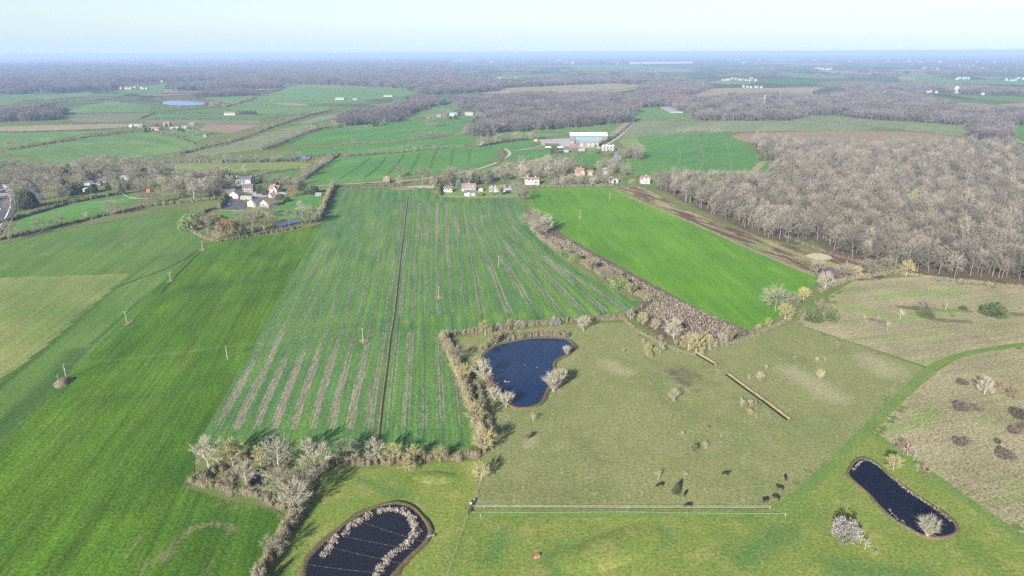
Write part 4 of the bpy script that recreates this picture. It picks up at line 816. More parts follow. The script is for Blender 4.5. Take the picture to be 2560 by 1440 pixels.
# ------------------------------------------------------------------ hedges
for h_, w_, mt, pts, lb in [
 (5.2, 5.2, 'hd_gold', [(745, 1270), (738, 1300), (712, 1338), (692, 1375), (672, 1410), (655, 1450), (635, 1500)], 'tall golden twiggy hedge running toward the camera beside the slate pond'),
 (3.4, 4.6, 'hd_gold', [(835, 1163), (900, 1160), (1000, 1156), (1110, 1150), (1165, 1146), (1212, 1136)], 'yellowish hedge along the bottom end of the striped field'),
 (5.0, 5.6, 'hd_brown', [(1106, 848), (1130, 893), (1152, 945), (1172, 1000), (1188, 1048), (1200, 1090), (1212, 1126)], 'thick brown hedge between the striped field and the grazed pasture'),
 (3.0, 4.2, 'hd_grey', [(1190, 960), (1205, 1010), (1222, 1060), (1230, 1095)], 'low dark hedge line in the shade behind the thick brown hedge'),
 (3.0, 4.6, 'hd_grey', [(1112, 840), (1160, 834), (1200, 831), (1260, 824), (1330, 814)], 'grey hedge along the headland above the blue pond'),
 (3.0, 4.6, 'hd_mix', [(1330, 814), (1385, 807), (1430, 803), (1500, 799), (1560, 797)], 'mixed hedge along the headland right of the white blossom'),
 (2.6, 3.2, 'hd_dark', [(1562, 796), (1590, 782), (1612, 765), (1632, 748)], 'short dark hedge climbing to the corner of the striped field'),
 (3.4, 5.2, 'hd_mix', [(1345, 590), (1385, 618), (1430, 645), (1480, 672), (1530, 702), (1580, 732), (1625, 750)], 'long shrubby hedge between the striped field and the brown scrub strip'),
 (1.4, 3.0, 'hd_brown', [(1562, 800), (1585, 822), (1620, 842), (1660, 862), (1705, 880), (1740, 888)], 'low ragged hedge of saplings along the top of the pasture'),
 (1.8, 3.0, 'hd_mix', [(1750, 888), (1790, 872), (1840, 856), (1890, 838), (1940, 815), (1975, 800)], 'hedge along the pasture top beneath the lush field'),
 (2.2, 3.0, 'hd_dark', [(1880, 832), (1905, 822)], 'short trimmed dark hedge at the tip of the lush field'),
 (1.6, 2.4, 'hd_grey', [(1535, 474), (1600, 506), (1700, 546), (1800, 590), (1900, 635), (1990, 672), (2035, 692)], 'thin grey hedge between the lush field and the heathy strip'),
 (2.4, 5.0, 'hd_dark', [(1960, 560 + 30), (2060, 632), (2150, 656), (2200, 668)], 'dark understorey hedge along the foot of the large wood'),
 (2.4, 6.0, 'hd_brown', [(2215, 676), (2290, 690), (2360, 700), (2430, 708), (2500, 716), (2570, 724)], 'ragged brown underwood along the near edge of the large wood'),
 (4.0, 7.0, 'hd_grey', [(1995, 795), (2030, 796), (2060, 797), (2085, 795)], 'broad grey thicket with green skirts beside the rough meadow'),
 (2.6, 5.0, 'hd_mix', [(2050, 728), (2080, 715), (2120, 700), (2180, 690), (2240, 682)], 'ragged hedge at the head of the rough meadow'),
 (2.8, 4.6, 'hd_dark', [(500, 1194), (530, 1182), (560, 1168), (600, 1150), (640, 1138)], 'dark bramble hedge on the upper side of the pond copse'),
 (2.6, 6.5, 'hd_brown', [(495, 1204), (540, 1222), (590, 1232), (625, 1238)], 'greyish thicket at the tip of the pond copse'),
 (2.4, 5.0, 'hd_brown', [(655, 1242), (690, 1258), (720, 1266), (742, 1268)], 'pale bramble edge below the small dark copse pond'),
 (3.2, 9.0, 'hd_grey', [(545, 1204), (590, 1190), (612, 1178)], 'tangle of grey scrub inside the pond copse'),
 (3.8, 8.0, 'hd_brown', [(700, 1190), (740, 1205), (762, 1225), (765, 1248)], 'brown thicket right of the small dark copse pond'),
 (3.0, 4.0, 'hd_dark', [(830, 1150), (860, 1155), (890, 1150)], 'dark bushes between the pond copse and the yellowish hedge'),
 (7.5, 5.5, 'hd_gold', [(834, 466), (826, 485), (815, 510), (804, 535), (795, 552)], 'tall golden hedge casting a long shadow beside the farm lawn'),
 (7.0, 6.0, 'ever', [(548, 520), (556, 507), (566, 494)], 'tall clipped dark green hedge by the farm yard'),
 (3.4, 5.0, 'hd_grey', [(470, 545), (476, 560), (490, 575)], 'grey hedge at the left tip of the farm copse'),
 (3.4, 4.0, 'hd_dark', [(480, 548), (500, 538), (525, 526), (545, 522)], 'dark hedge climbing to the farm yard corner'),
 (2.4, 4.5, 'hd_brown', [(470, 570), (490, 585), (520, 598), (545, 604)], 'low brown bramble edge round the farm copse'),
 (2.6, 4.0, 'hd_dark', [(545, 604), (600, 596), (660, 585), (720, 575), (745, 570)], 'low dark hedge under the trees of the farm copse'),
 (3.6, 6.0, 'hd_mix', [(308, 530), (350, 520), (400, 513), (460, 507), (520, 501), (545, 498)], 'mixed hedge between the olive field and the farm'),
 (3.0, 4.5, 'hd_dark', [(-60, 612), (0, 600), (60, 587), (120, 573), (190, 556), (260, 540), (308, 530)], 'dark hedge below the left paddock'),
 (4.5, 5.0, 'hd_dark', [(5, 560), (40, 548), (80, 536), (130, 522), (172, 510), (230, 498), (308, 484)], 'dark hedge above the left paddock'),
 (2.5, 4.0, 'hd_dark', [(850, 470), (930, 467), (1010, 464)], 'roadside hedge at the head of the striped field'),
 (3.0, 5.0, 'hd_grey', [(1320, 468), (1400, 467), (1500, 466), (1530, 466)], 'grey hedge at the head of the lush field'),
 (6.0, 4.0, 'ever', [(1098, 490), (1099, 478), (1100, 468)], 'tall dark hedge end-on at the left of the bungalow'),
 (5.0, 4.0, 'ever', [(1102, 466), (1120, 465), (1132, 465)], 'dark green hedge behind the bungalow'),
 (6.5, 5.0, 'ever', [(1522, 449), (1545, 448), (1562, 449)], 'dark green clipped hedge behind the small white cottage'),
 (2.5, 4.0, 'hd_dark', [(1530, 468), (1570, 467), (1600, 466)], 'low roadside hedge in front of the small white cottage'),
 (3.0, 5.0, 'hd_dark', [(1240, 372), (1256, 380), (1260, 392), (1250, 402), (1242, 406)], 'thick dark hedge round the bend of the lane'),
 (4.0, 5.0, 'hd_dark', [(1488, 368), (1520, 352), (1550, 335), (1580, 308)], 'long straight dark hedge beside the farm track'),
 (4.0, 5.0, 'hd_dark', [(752, 455), (775, 437), (800, 420), (828, 400), (850, 388)], 'dark hedge down the left side of the tramlined field'),
 (2.6, 4.0, 'hd_grey', [(850, 392), (930, 386), (1020, 378), (1100, 370), (1160, 366)], 'grey hedge along the top of the tramlined field'),
 (2.5, 4.0, 'hd_far', [(850, 362), (950, 358), (1040, 352), (1120, 344)], 'thin hedge below the rolling green field'),
 (4.0, 6.0, 'hd_far', [(450, 385), (520, 368), (590, 352), (650, 330), (700, 312), (770, 290), (830, 276)], 'long diagonal hedgerow across the left fields'),
 (4.0, 6.0, 'hd_far', [(655, 375), (700, 360), (750, 338), (800, 322), (850, 318)], 'dark hedgerow below the pale stubble field'),
 (3.5, 6.0, 'hd_far', [(15, 376), (80, 366), (160, 354), (240, 340), (330, 330), (365, 328)], 'long hedgerow above the large green field on the left'),
 (3.0, 5.0, 'hd_far', [(380, 330), (440, 342), (486, 360)], 'hedgerow right of the large green field on the left'),
 (3.0, 5.0, 'hd_far', [(150, 309), (220, 308), (300, 308)], 'thin hedge under the grey-green field far left'),
 (3.0, 5.0, 'hd_far', [(160, 285), (260, 283), (380, 282)], 'thin hedge over the grey-green field far left'),
 (3.0, 5.0, 'hd_far', [(352, 296), (372, 288), (385, 282)], 'short hedge between grey and green fields far left'),
 (3.0, 5.0, 'hd_far', [(375, 298), (480, 298), (560, 299), (645, 301)], 'thin hedge below the strip field far left'),
 (3.0, 6.0, 'hd_far', [(400, 286), (500, 284), (600, 288), (700, 290)], 'hedge passing in front of the small farmhouse far left'),
 (4.0, 7.0, 'hd_far', [(560, 268), (600, 258), (632, 248), (650, 236), (700, 222), (740, 212)], 'hedgerow climbing to the far woods on the left'),
 (3.0, 6.0, 'hd_far', [(-60, 332), (100, 330), (220, 327), (280, 324)], 'thin hedge under the pale tan strip on the far left'),
 (4.0, 8.0, 'hd_far', [(10, 275), (80, 266), (160, 256), (240, 250), (300, 244)], 'dark tree-lined hedgerow on the far left'),
 (3.0, 5.0, 'hd_far', [(1590, 304), (1660, 302), (1740, 301)], 'thin hedge below the field with the polytunnels'),
 (2.2, 4.0, 'hd_far', [(1590, 342), (1700, 336), (1840, 331), (1980, 328), (2120, 328)], 'hedge along the foot of the long pale field'),
 (3.0, 5.0, 'hd_far', [(2045, 302), (2100, 308), (2170, 318), (2240, 322), (2330, 334), (2426, 344)], 'hedge dividing the pale fields at the right'),
 (2.0, 4.0, 'hd_far', [(1990, 302), (2047, 303)], 'short hedge stub in the pale fields at the right'),
 (3.0, 6.0, 'hd_far', [(1410, 236), (1500, 228), (1570, 222), (1605, 218)], 'thin hedge between the tan fields in the distance'),
 (4.0, 7.0, 'hd_far', [(1970, 218), (2040, 217), (2085, 216)], 'hedge at the top of the far tan field'),
 (3.0, 5.0, 'hd_far', [(1190, 369), (1260, 355), (1336, 347), (1420, 345)], 'hedge above the paddock west of the barns'),
 (3.0, 5.0, 'hd_dark', [(1385, 388), (1430, 386), (1470, 384)], 'hedge along the front of the farm buildings'),
 (3.0, 5.0, 'hd_grey', [(618, 452), (640, 442), (680, 432), (740, 424), (760, 422)], 'hedge between the two small fields behind the white manor'),
 (4.0, 8.0, 'blossom', [(410, 407), (460, 406), (520, 406), (556, 407)], 'long line of white blossom along the yellowish field'),
 (5.0, 8.0, 'hd_far', [(556, 407), (620, 405), (700, 402), (760, 403)], 'grey scrub line along the yellowish field'),
 (3.0, 5.0, 'hd_far', [(720, 398), (780, 392), (850, 386)], 'scrub beside the small lake'),
]:
    hedge(pts, h_, w_, mt, lb)
# ---- reeds and pond margins
RB = [(480, 1020), (560, 900), (700, 740), (900, 570), (1150, 400), (1400, 290), (1650, 260), (1850, 320), (1960, 440), (2000, 520), (2020, 640), (1900, 800), (1700, 960), (1500, 1160), (1370, 1340), (1300, 1450)]
hedge(np.array((740, 1240)) + np.array(RB) / 6.737, 1.5, 3.0, 'reed', 'band of pale pink dry reeds ringing the slate pond', 16, sl=0.8, core=False, name='reed_bed', kind='stuff', lumps=0.7)
for q in ([(320, 350), (400, 250), (500, 205), (620, 240), (740, 330)], [(880, 450), (1100, 640), (1350, 812), (1480, 885)], [(1520, 920), (1640, 1010), (1780, 1130)], [(840, 950), (950, 1050), (1060, 1130)]):
    hedge(np.array((2080, 1120)) + np.array(q) / 6.0, 1.0, 1.3, 'reed', 'fringe of pale dry reeds in the long navy pond', 12, sl=0.6, core=False, name='reed_bed', kind='stuff', lumps=0.8)
hedge(np.vstack([POND_B, POND_B[:1]]), 0.6, 1.8, 'sedge', 'olive sedge on the bank of the slate pond', 9, sl=0.5, core=False, name='sedge', kind='stuff', world=True, curve=False)
hedge([(1205, 880), (1215, 866), (1232, 856), (1245, 850)], 3.0, 4.0, 'hd_brown', 'pinkish brown scrub at the left corner of the blue pond', name='pond_scrub', cat='scrub')
hedge([(1262, 852), (1295, 846), (1330, 842), (1375, 842), (1415, 845)], 4.4, 3.6, 'hd_grey', 'long row of grey upright willows on the far bank of the blue pond', name='willow_row', cat='scrub', lumps=0.3)
for k, q in enumerate([[(1672, 942), (1690, 930), (1712, 932), (1740, 944)], [(1680, 955), (1710, 958), (1735, 950)]]):
    hedge(q, 0.6, 10, 'scrub_dark', 'dark low heather patch in the pasture', 9, sl=0.6, core=False, name='heather', kind='stuff')
hedge([(1660, 910), (1675, 908), (1692, 911)], 0.7, 2.0, 'hd_grey', 'grey brushwood heap lying in the pasture', 6, sl=0.6, name='brush_heap', cat='brushwood')
hedge([(1632, 926), (1645, 928), (1655, 931)], 0.5, 1.4, 'reed', 'pale cut branches lying in the pasture', 6, sl=0.6, core=False, name='brush_heap', cat='brushwood')
# bramble and rough vegetation with height
BR = fill([(1345, 585), (1420, 632), (1520, 690), (1610, 748), (1600, 790), (1690, 850), (1790, 848), (1860, 828), (1640, 725), (1520, 660), (1420, 602)], 1.5, 0.45, 9)
mb = MB(); n = len(BR); a = np.column_stack([BR, np.full(n, 0.1)]); mb.sliver(a, a + np.column_stack([rng.normal(size=(n, 2)) * 0.6, 0.5 + 0.9 * rng.random(n)]), 0.35)
a = a + rng.normal(size=a.shape) * np.array([.8, .8, 0]); mb.sliver(a, a + np.column_stack([rng.normal(size=(n, 2)) * 0.6, 0.5 + 0.9 * rng.random(n)]), 0.3)
obj('bramble', mb.mesh('bramble', M['scrub']), kind='stuff', label='brown bramble thicket filling the strip')
RG = np.vstack([fill([(2345, 928), (2395, 896), (2450, 881), (2560, 868), (2700, 860), (2700, 1420), (2560, 1338), (2184, 1082), (2250, 1010)], 1.25, 0.5, 10), fill([(2000, 800), (2090, 795), (2070, 742), (2140, 702), (2290, 694), (2430, 714), (2560, 724), (2700, 740), (2700, 850), (2560, 858), (2390, 888), (2330, 915)], 1.9, 0.5, 11)])
RG = RG[rng.random(len(RG)) < np.clip(vnoise(RG[:, 0], RG[:, 1], 9) * 1.5 - 0.25, 0.05, 1)]
mb = MB(); n = len(RG); a = np.column_stack([RG, np.full(n, 0.08)]); mb.sliver(a, a + np.column_stack([0.45 + rng.normal(size=n) * 0.5, rng.normal(size=n) * 0.4, 0.2 + 0.4 * rng.random(n)]), 0.28)
M['straw'] = leaf_mat('dead_grass', (0.20, 0.165, 0.115, 1), (0.15, 0.12, 0.09, 1), (0.16, 0.17, 0.08, 1), 12)
obj('dead_grass', mb.mesh('dead_grass', M['straw']), kind='stuff', label='rough tussocky dead grass')

# ------------------------------------------------------------------ single trees and bushes
for px, py, top, kd, lb in [
 (522, 1172, 1102, 'pale', 'pale many-limbed tree at the far left tip of the pond copse'), (583, 1165, 1108, 'yellow', 'golden tree behind the dark brambles of the pond copse'), (652, 1162, 1122, 'yellow', 'small golden tree on the upper side of the pond copse'),
 (697, 1178, 1100, 'pale', 'large pale spreading tree over the small copse pond'), (792, 1196, 1112, 'pale', 'large pale tree with yellow lower twigs at the right of the pond copse'), (617, 1212, 1160, 'pale', 'slender white-barked tree left of the small copse pond'),
 (688, 1248, 1184, 'oak', 'grey tree standing below the small copse pond'), (715, 1246, 1205, 'yellow', 'yellow-green young tree right below the small copse pond'), (742, 1284, 1212, 'pale', 'pale upright tree at the top of the tall golden hedge'), (690, 1392, 1345, 'oak', 'rounded grey tree in the tall golden hedge near the frame bottom'),
 (762, 1232, 1170, 'oak', 'bushy grey tree between the copse pond and the large pale tree'), (866, 1162, 1108, 'oak', 'bare grey tree at the left end of the yellowish hedge'), (938, 1158, 1105, 'pale', 'whitish bare tree in the yellowish hedge'), (985, 1156, 1116, 'yellow', 'golden tree in the yellowish hedge'), (1100, 1152, 1120, 'yellow', 'small golden tree near the right end of the yellowish hedge'), (1035, 1154, 1118, 'yellow', 'golden bush standing up in the middle of the yellowish hedge'),
 (1023, 1178, 1146, 'yellow', 'small round pale yellow tree on the lawn below the hedge'), (1203, 1199, 1161, 'yellow', 'round bright yellow tree at the corner of the pasture'),
 (1212, 1128, 1078, 'yellow', 'golden tree at the bottom end of the thick brown hedge'), (1190, 1060, 1015, 'yellow', 'golden tree halfway down the thick brown hedge'), (1140, 905, 868, 'oak', 'grey tree near the top of the thick brown hedge'), (1160, 955, 915, 'yellow', 'yellowish tree in the upper part of the thick brown hedge'),
 (1195, 922, 893, 'yellow', 'bright yellow shrub on the left bank of the blue pond'), (1208, 955, 905, 'pale', 'white-stemmed trees on the left bank of the blue pond'), (1220, 978, 945, 'redd', 'pinkish grey bush on the left bank of the blue pond'), (1238, 1001, 973, 'stool', 'pale rounded coppice on the lower left bank of the blue pond'), (1266, 1020, 987, 'stool', 'round pale coppice at the bottom of the blue pond'),
 (1384, 980, 938, 'stool', 'large pale coppice on the right bank of the blue pond'), (1400, 962, 928, 'stool', 'pale coppice behind the large one on the right bank'), (1417, 888, 868, 'stool', 'small pale round bush at the right corner of the blue pond'), (1240, 860, 834, 'gstool', 'grey shrub at the far left of the blue pond'), (1262, 850, 830, 'gstool', 'small olive shrub on the far bank of the blue pond'),
 (1213, 838, 806, 'yellow', 'pale yellow tree standing in the grey headland hedge'), (1458, 828, 793, 'pale', 'white-topped tree at the top of the pasture'), (1247, 824, 808, 'blossom', 'small white blossom bush left in the headland hedge'), (1300, 817, 800, 'blossom', 'white blossom bush in the middle of the headland hedge'), (1388, 812, 794, 'blossom', 'broad white blossom bush at the right of the headland hedge'), (1455, 808, 794, 'blossom', 'white blossom behind the white-topped tree'), (1280, 815, 798, 'bush', 'olive bush between two blossom bushes'),
 (1330, 574, 528, 'oak', 'grey tree at the upper left of the round clump'), (1352, 580, 534, 'oak', 'grey tree in the middle of the round clump'), (1366, 584, 545, 'pale', 'pale tree at the right of the round clump'), (1346, 590, 552, 'oak', 'grey tree at the front of the round clump'),
 (1417, 640, 622, 'lbush', 'yellow-green bush low in the shrubby hedge'), (1440, 655, 634, 'lbush', 'yellow-green bush higher in the shrubby hedge'), (1478, 678, 650, 'gstool', 'pale olive shrub mid shrubby hedge'), (1510, 700, 668, 'oak', 'grey tree in the shrubby hedge'), (1552, 722, 692, 'lbush', 'green bush toward the end of the shrubby hedge'), (1538, 706, 676, 'oak', 'small grey tree toward the end of the shrubby hedge'), (1578, 738, 712, 'gstool', 'pale shrub near the field corner'), (1620, 756, 735, 'yellow', 'golden tree at the field corner'),
 (1576, 800, 776, 'pale', 'whitish tree at the left of the low ragged hedge'), (1605, 812, 785, 'yellow', 'pale yellow tree at the left of the low ragged hedge'), (1638, 825, 802, 'yellow', 'round golden tree in the low ragged hedge'), (1684, 848, 802, 'pale', 'large round pale tree over the brown scrub'), (1652, 855, 838, 'sapling', 'thin sapling left in the low ragged hedge'), (1690, 868, 850, 'sapling', 'thin sapling right in the low ragged hedge'), (1720, 876, 838, 'yellow', 'golden tree at the left of the yellow pair'), (1740, 886, 842, 'yellow', 'broad bright yellow tree at the corner of the hedges'), (1772, 876, 842, 'yellow', 'bright yellow tree at the right of the yellow pair'), (1804, 868, 836, 'pale', 'pale tree right of the yellow trees'), (1822, 858, 832, 'gstool', 'olive shrub in the hedge below the lush field'), (1708, 818, 806, 'dbush', 'dark shrub among the brown scrub'),
 (1938, 778, 722, 'oak', 'large round grey tree at the corner of the lush field'), (1980, 772, 734, 'oak', 'grey tree behind the large round one'), (2008, 750, 722, 'yellow', 'pale yellow tree near the rough meadow'), (1962, 802, 764, 'yellow', 'pale yellow upright tree by the grey thicket'), (1920, 818, 798, 'yellow', 'first golden bush below the tip of the lush field'), (1895, 828, 812, 'yellow', 'second golden bush below the tip of the lush field'), (2030, 798, 768, 'gbush', 'dark green bush in the grey thicket'), (2075, 797, 772, 'gbush', 'green bush at the right end of the grey thicket'), (2050, 792, 756, 'oak', 'grey tree in the broad thicket'),
 (2062, 726, 684, 'pale', 'pale spreading tree beside the lush field'), (2042, 684, 650, 'oak', 'grey tree left of the small bright pond'), (2115, 698, 662, 'oak', 'grey tree right of the small bright pond'), (2170, 690, 650, 'oak', 'grey tree at the head of the rough meadow'), (2215, 688, 648, 'oak', 'grey tree before the large wood'), (2140, 694, 668, 'yellow', 'yellowish tree at the head of the rough meadow'), (2265, 690, 655, 'yellow', 'yellowish tree before the large wood'), (2100, 690, 665, 'redd', 'reddish small tree by the small bright pond'),
 (2485, 787, 757, 'gbush', 'big round green bush alone in the rough meadow'), (2312, 790, 752, 'oak', 'bare bush with dark skirts in the rough meadow'), (2318, 792, 772, 'gbush', 'green skirt bush under the bare one'), (2362, 775, 755, 'sapling', 'grey sapling right of the bare bush'), (2382, 790, 780, 'lbush', 'small olive bush in the rough meadow'), (2408, 774, 764, 'gbush', 'small dark bush in the rough meadow'), (2250, 798, 776, 'sapling', 'pinkish sapling in the rough meadow left of the bush'), (2218, 826, 805, 'sapling', 'white sapling low in the rough meadow'), (2160, 800, 790, 'sapling', 'tiny sapling in the rough meadow near the grey thicket'), (2195, 800, 792, 'sapling', 'second tiny sapling in the rough meadow'),
 (2318, 1344, 1300, 'stool', 'round pale tree at the water edge of the navy pond'), (2113, 1340, 1300, 'blossom', 'white topped bush with yellow skirts on the lawn'), (2232, 1176, 1142, 'yellow', 'small pale tree above the navy pond'), (2228, 1148, 1135, 'lbush', 'yellow-green bush behind the small pale tree'), (2310, 1186, 1166, 'redd', 'small reddish tree at the scrub edge'), (2292, 1178, 1160, 'sapling', 'white-stemmed sapling left of the reddish tree'), (2283, 1152, 1128, 'sapling', 'white-stemmed sapling at the scrub edge'), (2268, 1140, 1112, 'sapling', 'thin sapling at the scrub edge higher up'), (2258, 1138, 1108, 'redd', 'pinkish twiggy sapling at the scrub edge'),
 (1690, 1232, 1207, 'dcone', 'young green conifer standing in a ring of bare soil'), (1684, 1004, 976, 'pale', 'white bare tree in the middle of the pasture'), (1333, 1056, 1036, 'sapling', 'white sapling just below the blue pond'), (1321, 1099, 1084, 'gstool', 'small pale shrub with a dark shadow below the pond'), (1645, 1198, 1178, 'sapling', 'sapling left of the young conifer'), (1713, 1193, 1181, 'sapling', 'leaning sapling behind the young conifer'), (1733, 1133, 1115, 'gstool', 'pale shrub in the lower pasture'), (1764, 1124, 1107, 'sapling', 'sapling right of the pale shrub'), (1706, 1092, 1080, 'sapling', 'small sapling in mid pasture'), (1764, 1080, 1066, 'redd', 'tiny reddish tree in mid pasture'), (1853, 1018, 998, 'sapling', 'leftmost sapling of the group by the ditch'), (1862, 1022, 1008, 'redd', 'red sapling of the group by the ditch'), (1875, 1016, 1000, 'sapling', 'tall sapling of the group by the ditch'), (1889, 1024, 1008, 'redd', 'rightmost red sapling of the group by the ditch'), (1874, 1038, 1024, 'yellow', 'small yellow shrub of the group by the ditch'), (1889, 1048, 1034, 'sapling', 'lowest sapling of the group by the ditch'), (1718, 1290, 1281, 'sapling', 'tiny sapling below the fence'),
 (1900, 952, 932, 'pale', 'small bare tree in the upper pasture beyond the ditch'), (1904, 958, 945, 'redd', 'tiny dark red tree beyond the ditch'), (1873, 952, 938, 'sapling', 'sapling near the small bare tree beyond the ditch'), (1915, 928, 913, 'sapling', 'dark sapling above the small bare tree beyond the ditch'), (2049, 948, 926, 'gstool', 'twiggy shrub alone at the right of the pasture'), (2092, 872, 856, 'gstool', 'pale shrub with dark shadow near the pasture top'), (1986, 898, 890, 'sapling', 'tiny sapling in the upper pasture'), (2042, 905, 893, 'sapling', 'thin whip in the upper pasture'), (2060, 905, 893, 'sapling', 'second thin whip in the upper pasture'),
 (1618, 886, 864, 'yellow', 'left golden bush of the three in the upper pasture'), (1638, 884, 870, 'yellow', 'right golden bush of the three in the upper pasture'), (1623, 894, 878, 'yellow', 'lowest golden bush of the three in the upper pasture'), (1650, 888, 862, 'sapling', 'sapling beside the three golden bushes'), (1608, 861, 848, 'sapling', 'lone sapling near the low ragged hedge'), (1558, 884, 873, 'sapling', 'faint sapling left in the upper pasture'),
 (2460, 986, 948, 'pale', 'dark-shadowed bare tree among the scrub on the right'), (2488, 972, 955, 'redd', 'first brown sapling among the scrub on the right'), (2500, 974, 955, 'redd', 'second brown sapling among the scrub on the right'), (2405, 958, 945, 'dbush', 'small dark bush high in the right scrub'), (2405, 1022, 1003, 'dbush', 'dark oval bush in the right scrub'), (2512, 1140, 1120, 'dbush', 'round dark bush in the right scrub'), (2400, 1108, 1092, 'dbush', 'low dark bush in mid right scrub'), (2536, 1080, 1066, 'dbush', 'dark bush near the right edge'), (2503, 1118, 1105, 'sapling', 'sapling above the round dark bush'), (2535, 1000, 975, 'redd', 'brown tree near the right edge'), (2552, 1040, 1018, 'dbush', 'dark bush at the right edge of the frame'), (2495, 1105, 1096, 'dbush', 'tiny dark bush left of the sapling'),
 (2150, 1358, 1338, 'sapling', 'upper sapling on the lawn below the navy pond'), (2162, 1374, 1350, 'sapling', 'lower sapling on the lawn below the navy pond'), (2189, 1390, 1379, 'sapling', 'small thin sapling lowest on the lawn'),
 # farm copse
 (478, 572, 538, 'lbush', 'yellow-green conifer at the tip of the farm copse'), (520, 584, 534, 'oak', 'broad round tree at the left of the farm copse'), (548, 570, 540, 'gbush', 'dark ivy-clad tree in the farm copse'), (569, 592, 552, 'orange', 'orange twigged tree at the front of the farm copse'), (545, 598, 570, 'pale', 'pale birch at the front of the farm copse'), (594, 590, 560, 'dcone', 'left dark conifer of the farm copse'), (611, 588, 556, 'dcone', 'right dark conifer of the farm copse'), (632, 584, 530, 'oak', 'tall bare tree right of the dark conifers'), (610, 566, 528, 'oak', 'bare tree behind the dark conifers'), (661, 576, 538, 'yellow', 'bright yellow willow in the farm copse'), (672, 562, 535, 'yellow', 'yellow willow behind the bright one'), (684, 574, 540, 'tall', 'slim tree left of the farm pond'), (663, 548, 508, 'tall', 'grey birch before the white gabled barn'), (642, 545, 506, 'tall', 'left grey birch before the barns'), (680, 545, 510, 'tall', 'right grey birch before the barns'), (724, 568, 526, 'tall', 'slim tree between the two halves of the farm pond'), (756, 562, 526, 'oak', 'left tree right of the farm pond'), (775, 560, 520, 'oak', 'middle tree right of the farm pond'), (790, 556, 522, 'oak', 'right tree beside the tall golden hedge'), (752, 530, 505, 'pale', 'thin pale tree on the farm lawn'), (732, 492, 470, 'orange', 'orange round tree on the farm lawn'), (780, 484, 464, 'gbush', 'clipped dark bush on the farm lawn'), (716, 504, 492, 'gbush', 'dark round shrub on the farm lawn'), (700, 498, 485, 'gbush', 'dark shrub beside the barns'), (755, 476, 452, 'ever', 'dark tree behind the orange round tree'),
 (568, 460, 426, 'ever', 'large dark cedar left of the white manor'), (652, 484, 462, 'ever', 'dark evergreen right of the white manor'), (664, 488, 470, 'ever', 'evergreen beside the red roofed house'), (690, 462, 452, 'gbush', 'low evergreen behind the red roofed house'), (658, 455, 432, 'oak', 'bare tree behind the white manor'), (612, 432, 414, 'pale', 'lone pale tree at the field edge behind the manor'), (690, 468, 440, 'oak', 'bare tree behind the red roofed house'), (715, 474, 448, 'oak', 'bare tree right of the red roofed house'), (770, 440, 412, 'oak', 'bare tree at the corner of the tramlined field'),
 (283, 538, 503, 'oak', 'lone spreading tree in the left paddock hedge'), (100, 578, 548, 'oak', 'wide spreading oak in the hedge below the left paddock'), (145, 568, 540, 'oak', 'second oak in the hedge below the left paddock'), (22, 600, 558, 'oak', 'broad oak at the left edge of the frame'), (215, 545, 530, 'pale', 'pale dead tree in the hedge below the left paddock'), (367, 512, 482, 'oak', 'left bare tree behind the mixed hedge'), (395, 508, 482, 'oak', 'right bare tree behind the mixed hedge'), (68, 520, 474, 'ever', 'large dark evergreen beside the motorway'), (80, 516, 478, 'ever', 'dark evergreen behind the large one by the motorway'), (160, 490, 465, 'ever', 'round green tree below the white bungalows'), (305, 486, 456, 'dcone', 'dark conifer at the paddock corner'), (272, 472, 455, 'ever', 'small evergreen beside the white bungalows'),
 # centre row
 (1308, 502, 468, 'oak', 'rounded tree at the corner of the lush field'), (1292, 492, 458, 'oak', 'bare tree right of the dark roofed house'), (1147, 468, 440, 'cone', 'blue-green conifer behind the white cottages'), (1083, 468, 444, 'pale', 'whitish tree on the lane bank'), (1198, 490, 478, 'lbush', 'yellow conifer bush beside the front cottage'), (1230, 488, 472, 'redd', 'reddish tree before the white cottage complex'), (1252, 488, 466, 'gstool', 'pale tree before the white cottage complex'), (1384, 386, 360, 'ever', 'dark cedar at the farm buildings'), (1383, 412, 389, 'cone', 'blue spruce in the field below the barns'), (1437, 430, 394, 'oak', 'rounded bare tree in the field below the barns'), (1475, 425, 411, 'gbush', 'dark shrub behind the brick farmhouse'), (1520, 390, 376, 'orange', 'orange willow beside the silos'), (1484, 384, 368, 'lbush', 'olive tree before the barns'), (1313, 448, 438, 'lbush', 'small yellow-green tree behind the half-timbered house'), (1582, 458, 448, 'lbush', 'light green bush by the lane cottage'), (1000, 442, 415, 'oak', 'bare tree above the lodge'), (1056, 462, 420, 'oak', 'tall bare tree where the lane meets the field'), (905, 462, 450, 'oak', 'small bare tree left of the lodge'), (998, 462, 442, 'pale', 'pale birch right of the lodge'),
 (1080, 318, 290, 'oak', 'spreading oak alone in the rolling green field'), (482, 340, 310, 'oak', 'lone oak below the red roofed hamlet'), (438, 345, 330, 'oak', 'bare tree below the hamlet'), (682, 256, 243, 'oak', 'small clump alone in the far green field'), (305, 282, 270, 'oak', 'small tree on the far left hedge'), (25, 372, 354, 'orange', 'yellow willow at the far left'), (884, 360, 347, 'oak', 'small tree on the dry margin'), (1018, 352, 344, 'oak', 'second small tree on the dry margin'),
 (1932, 345, 335, 'cone', 'first dark pine at the edge of the large wood'), (2026, 350, 337, 'cone', 'second dark pine at the edge of the large wood'), (2225, 355, 337, 'cone', 'tall dark pine at the edge of the large wood'), (2212, 356, 345, 'cone', 'low dark pine beside the tall one'), (2365, 358, 344, 'cone', 'dark pine toward the right edge of the large wood'), (2435, 358, 344, 'cone', 'dark pine at the right corner of the large wood'), (2465, 360, 350, 'cone', 'second dark pine at the right corner of the large wood')]:
    tree(px, py, top, kd, lb, wide=1.5 if 'young green conifer' in lb else 1.0)
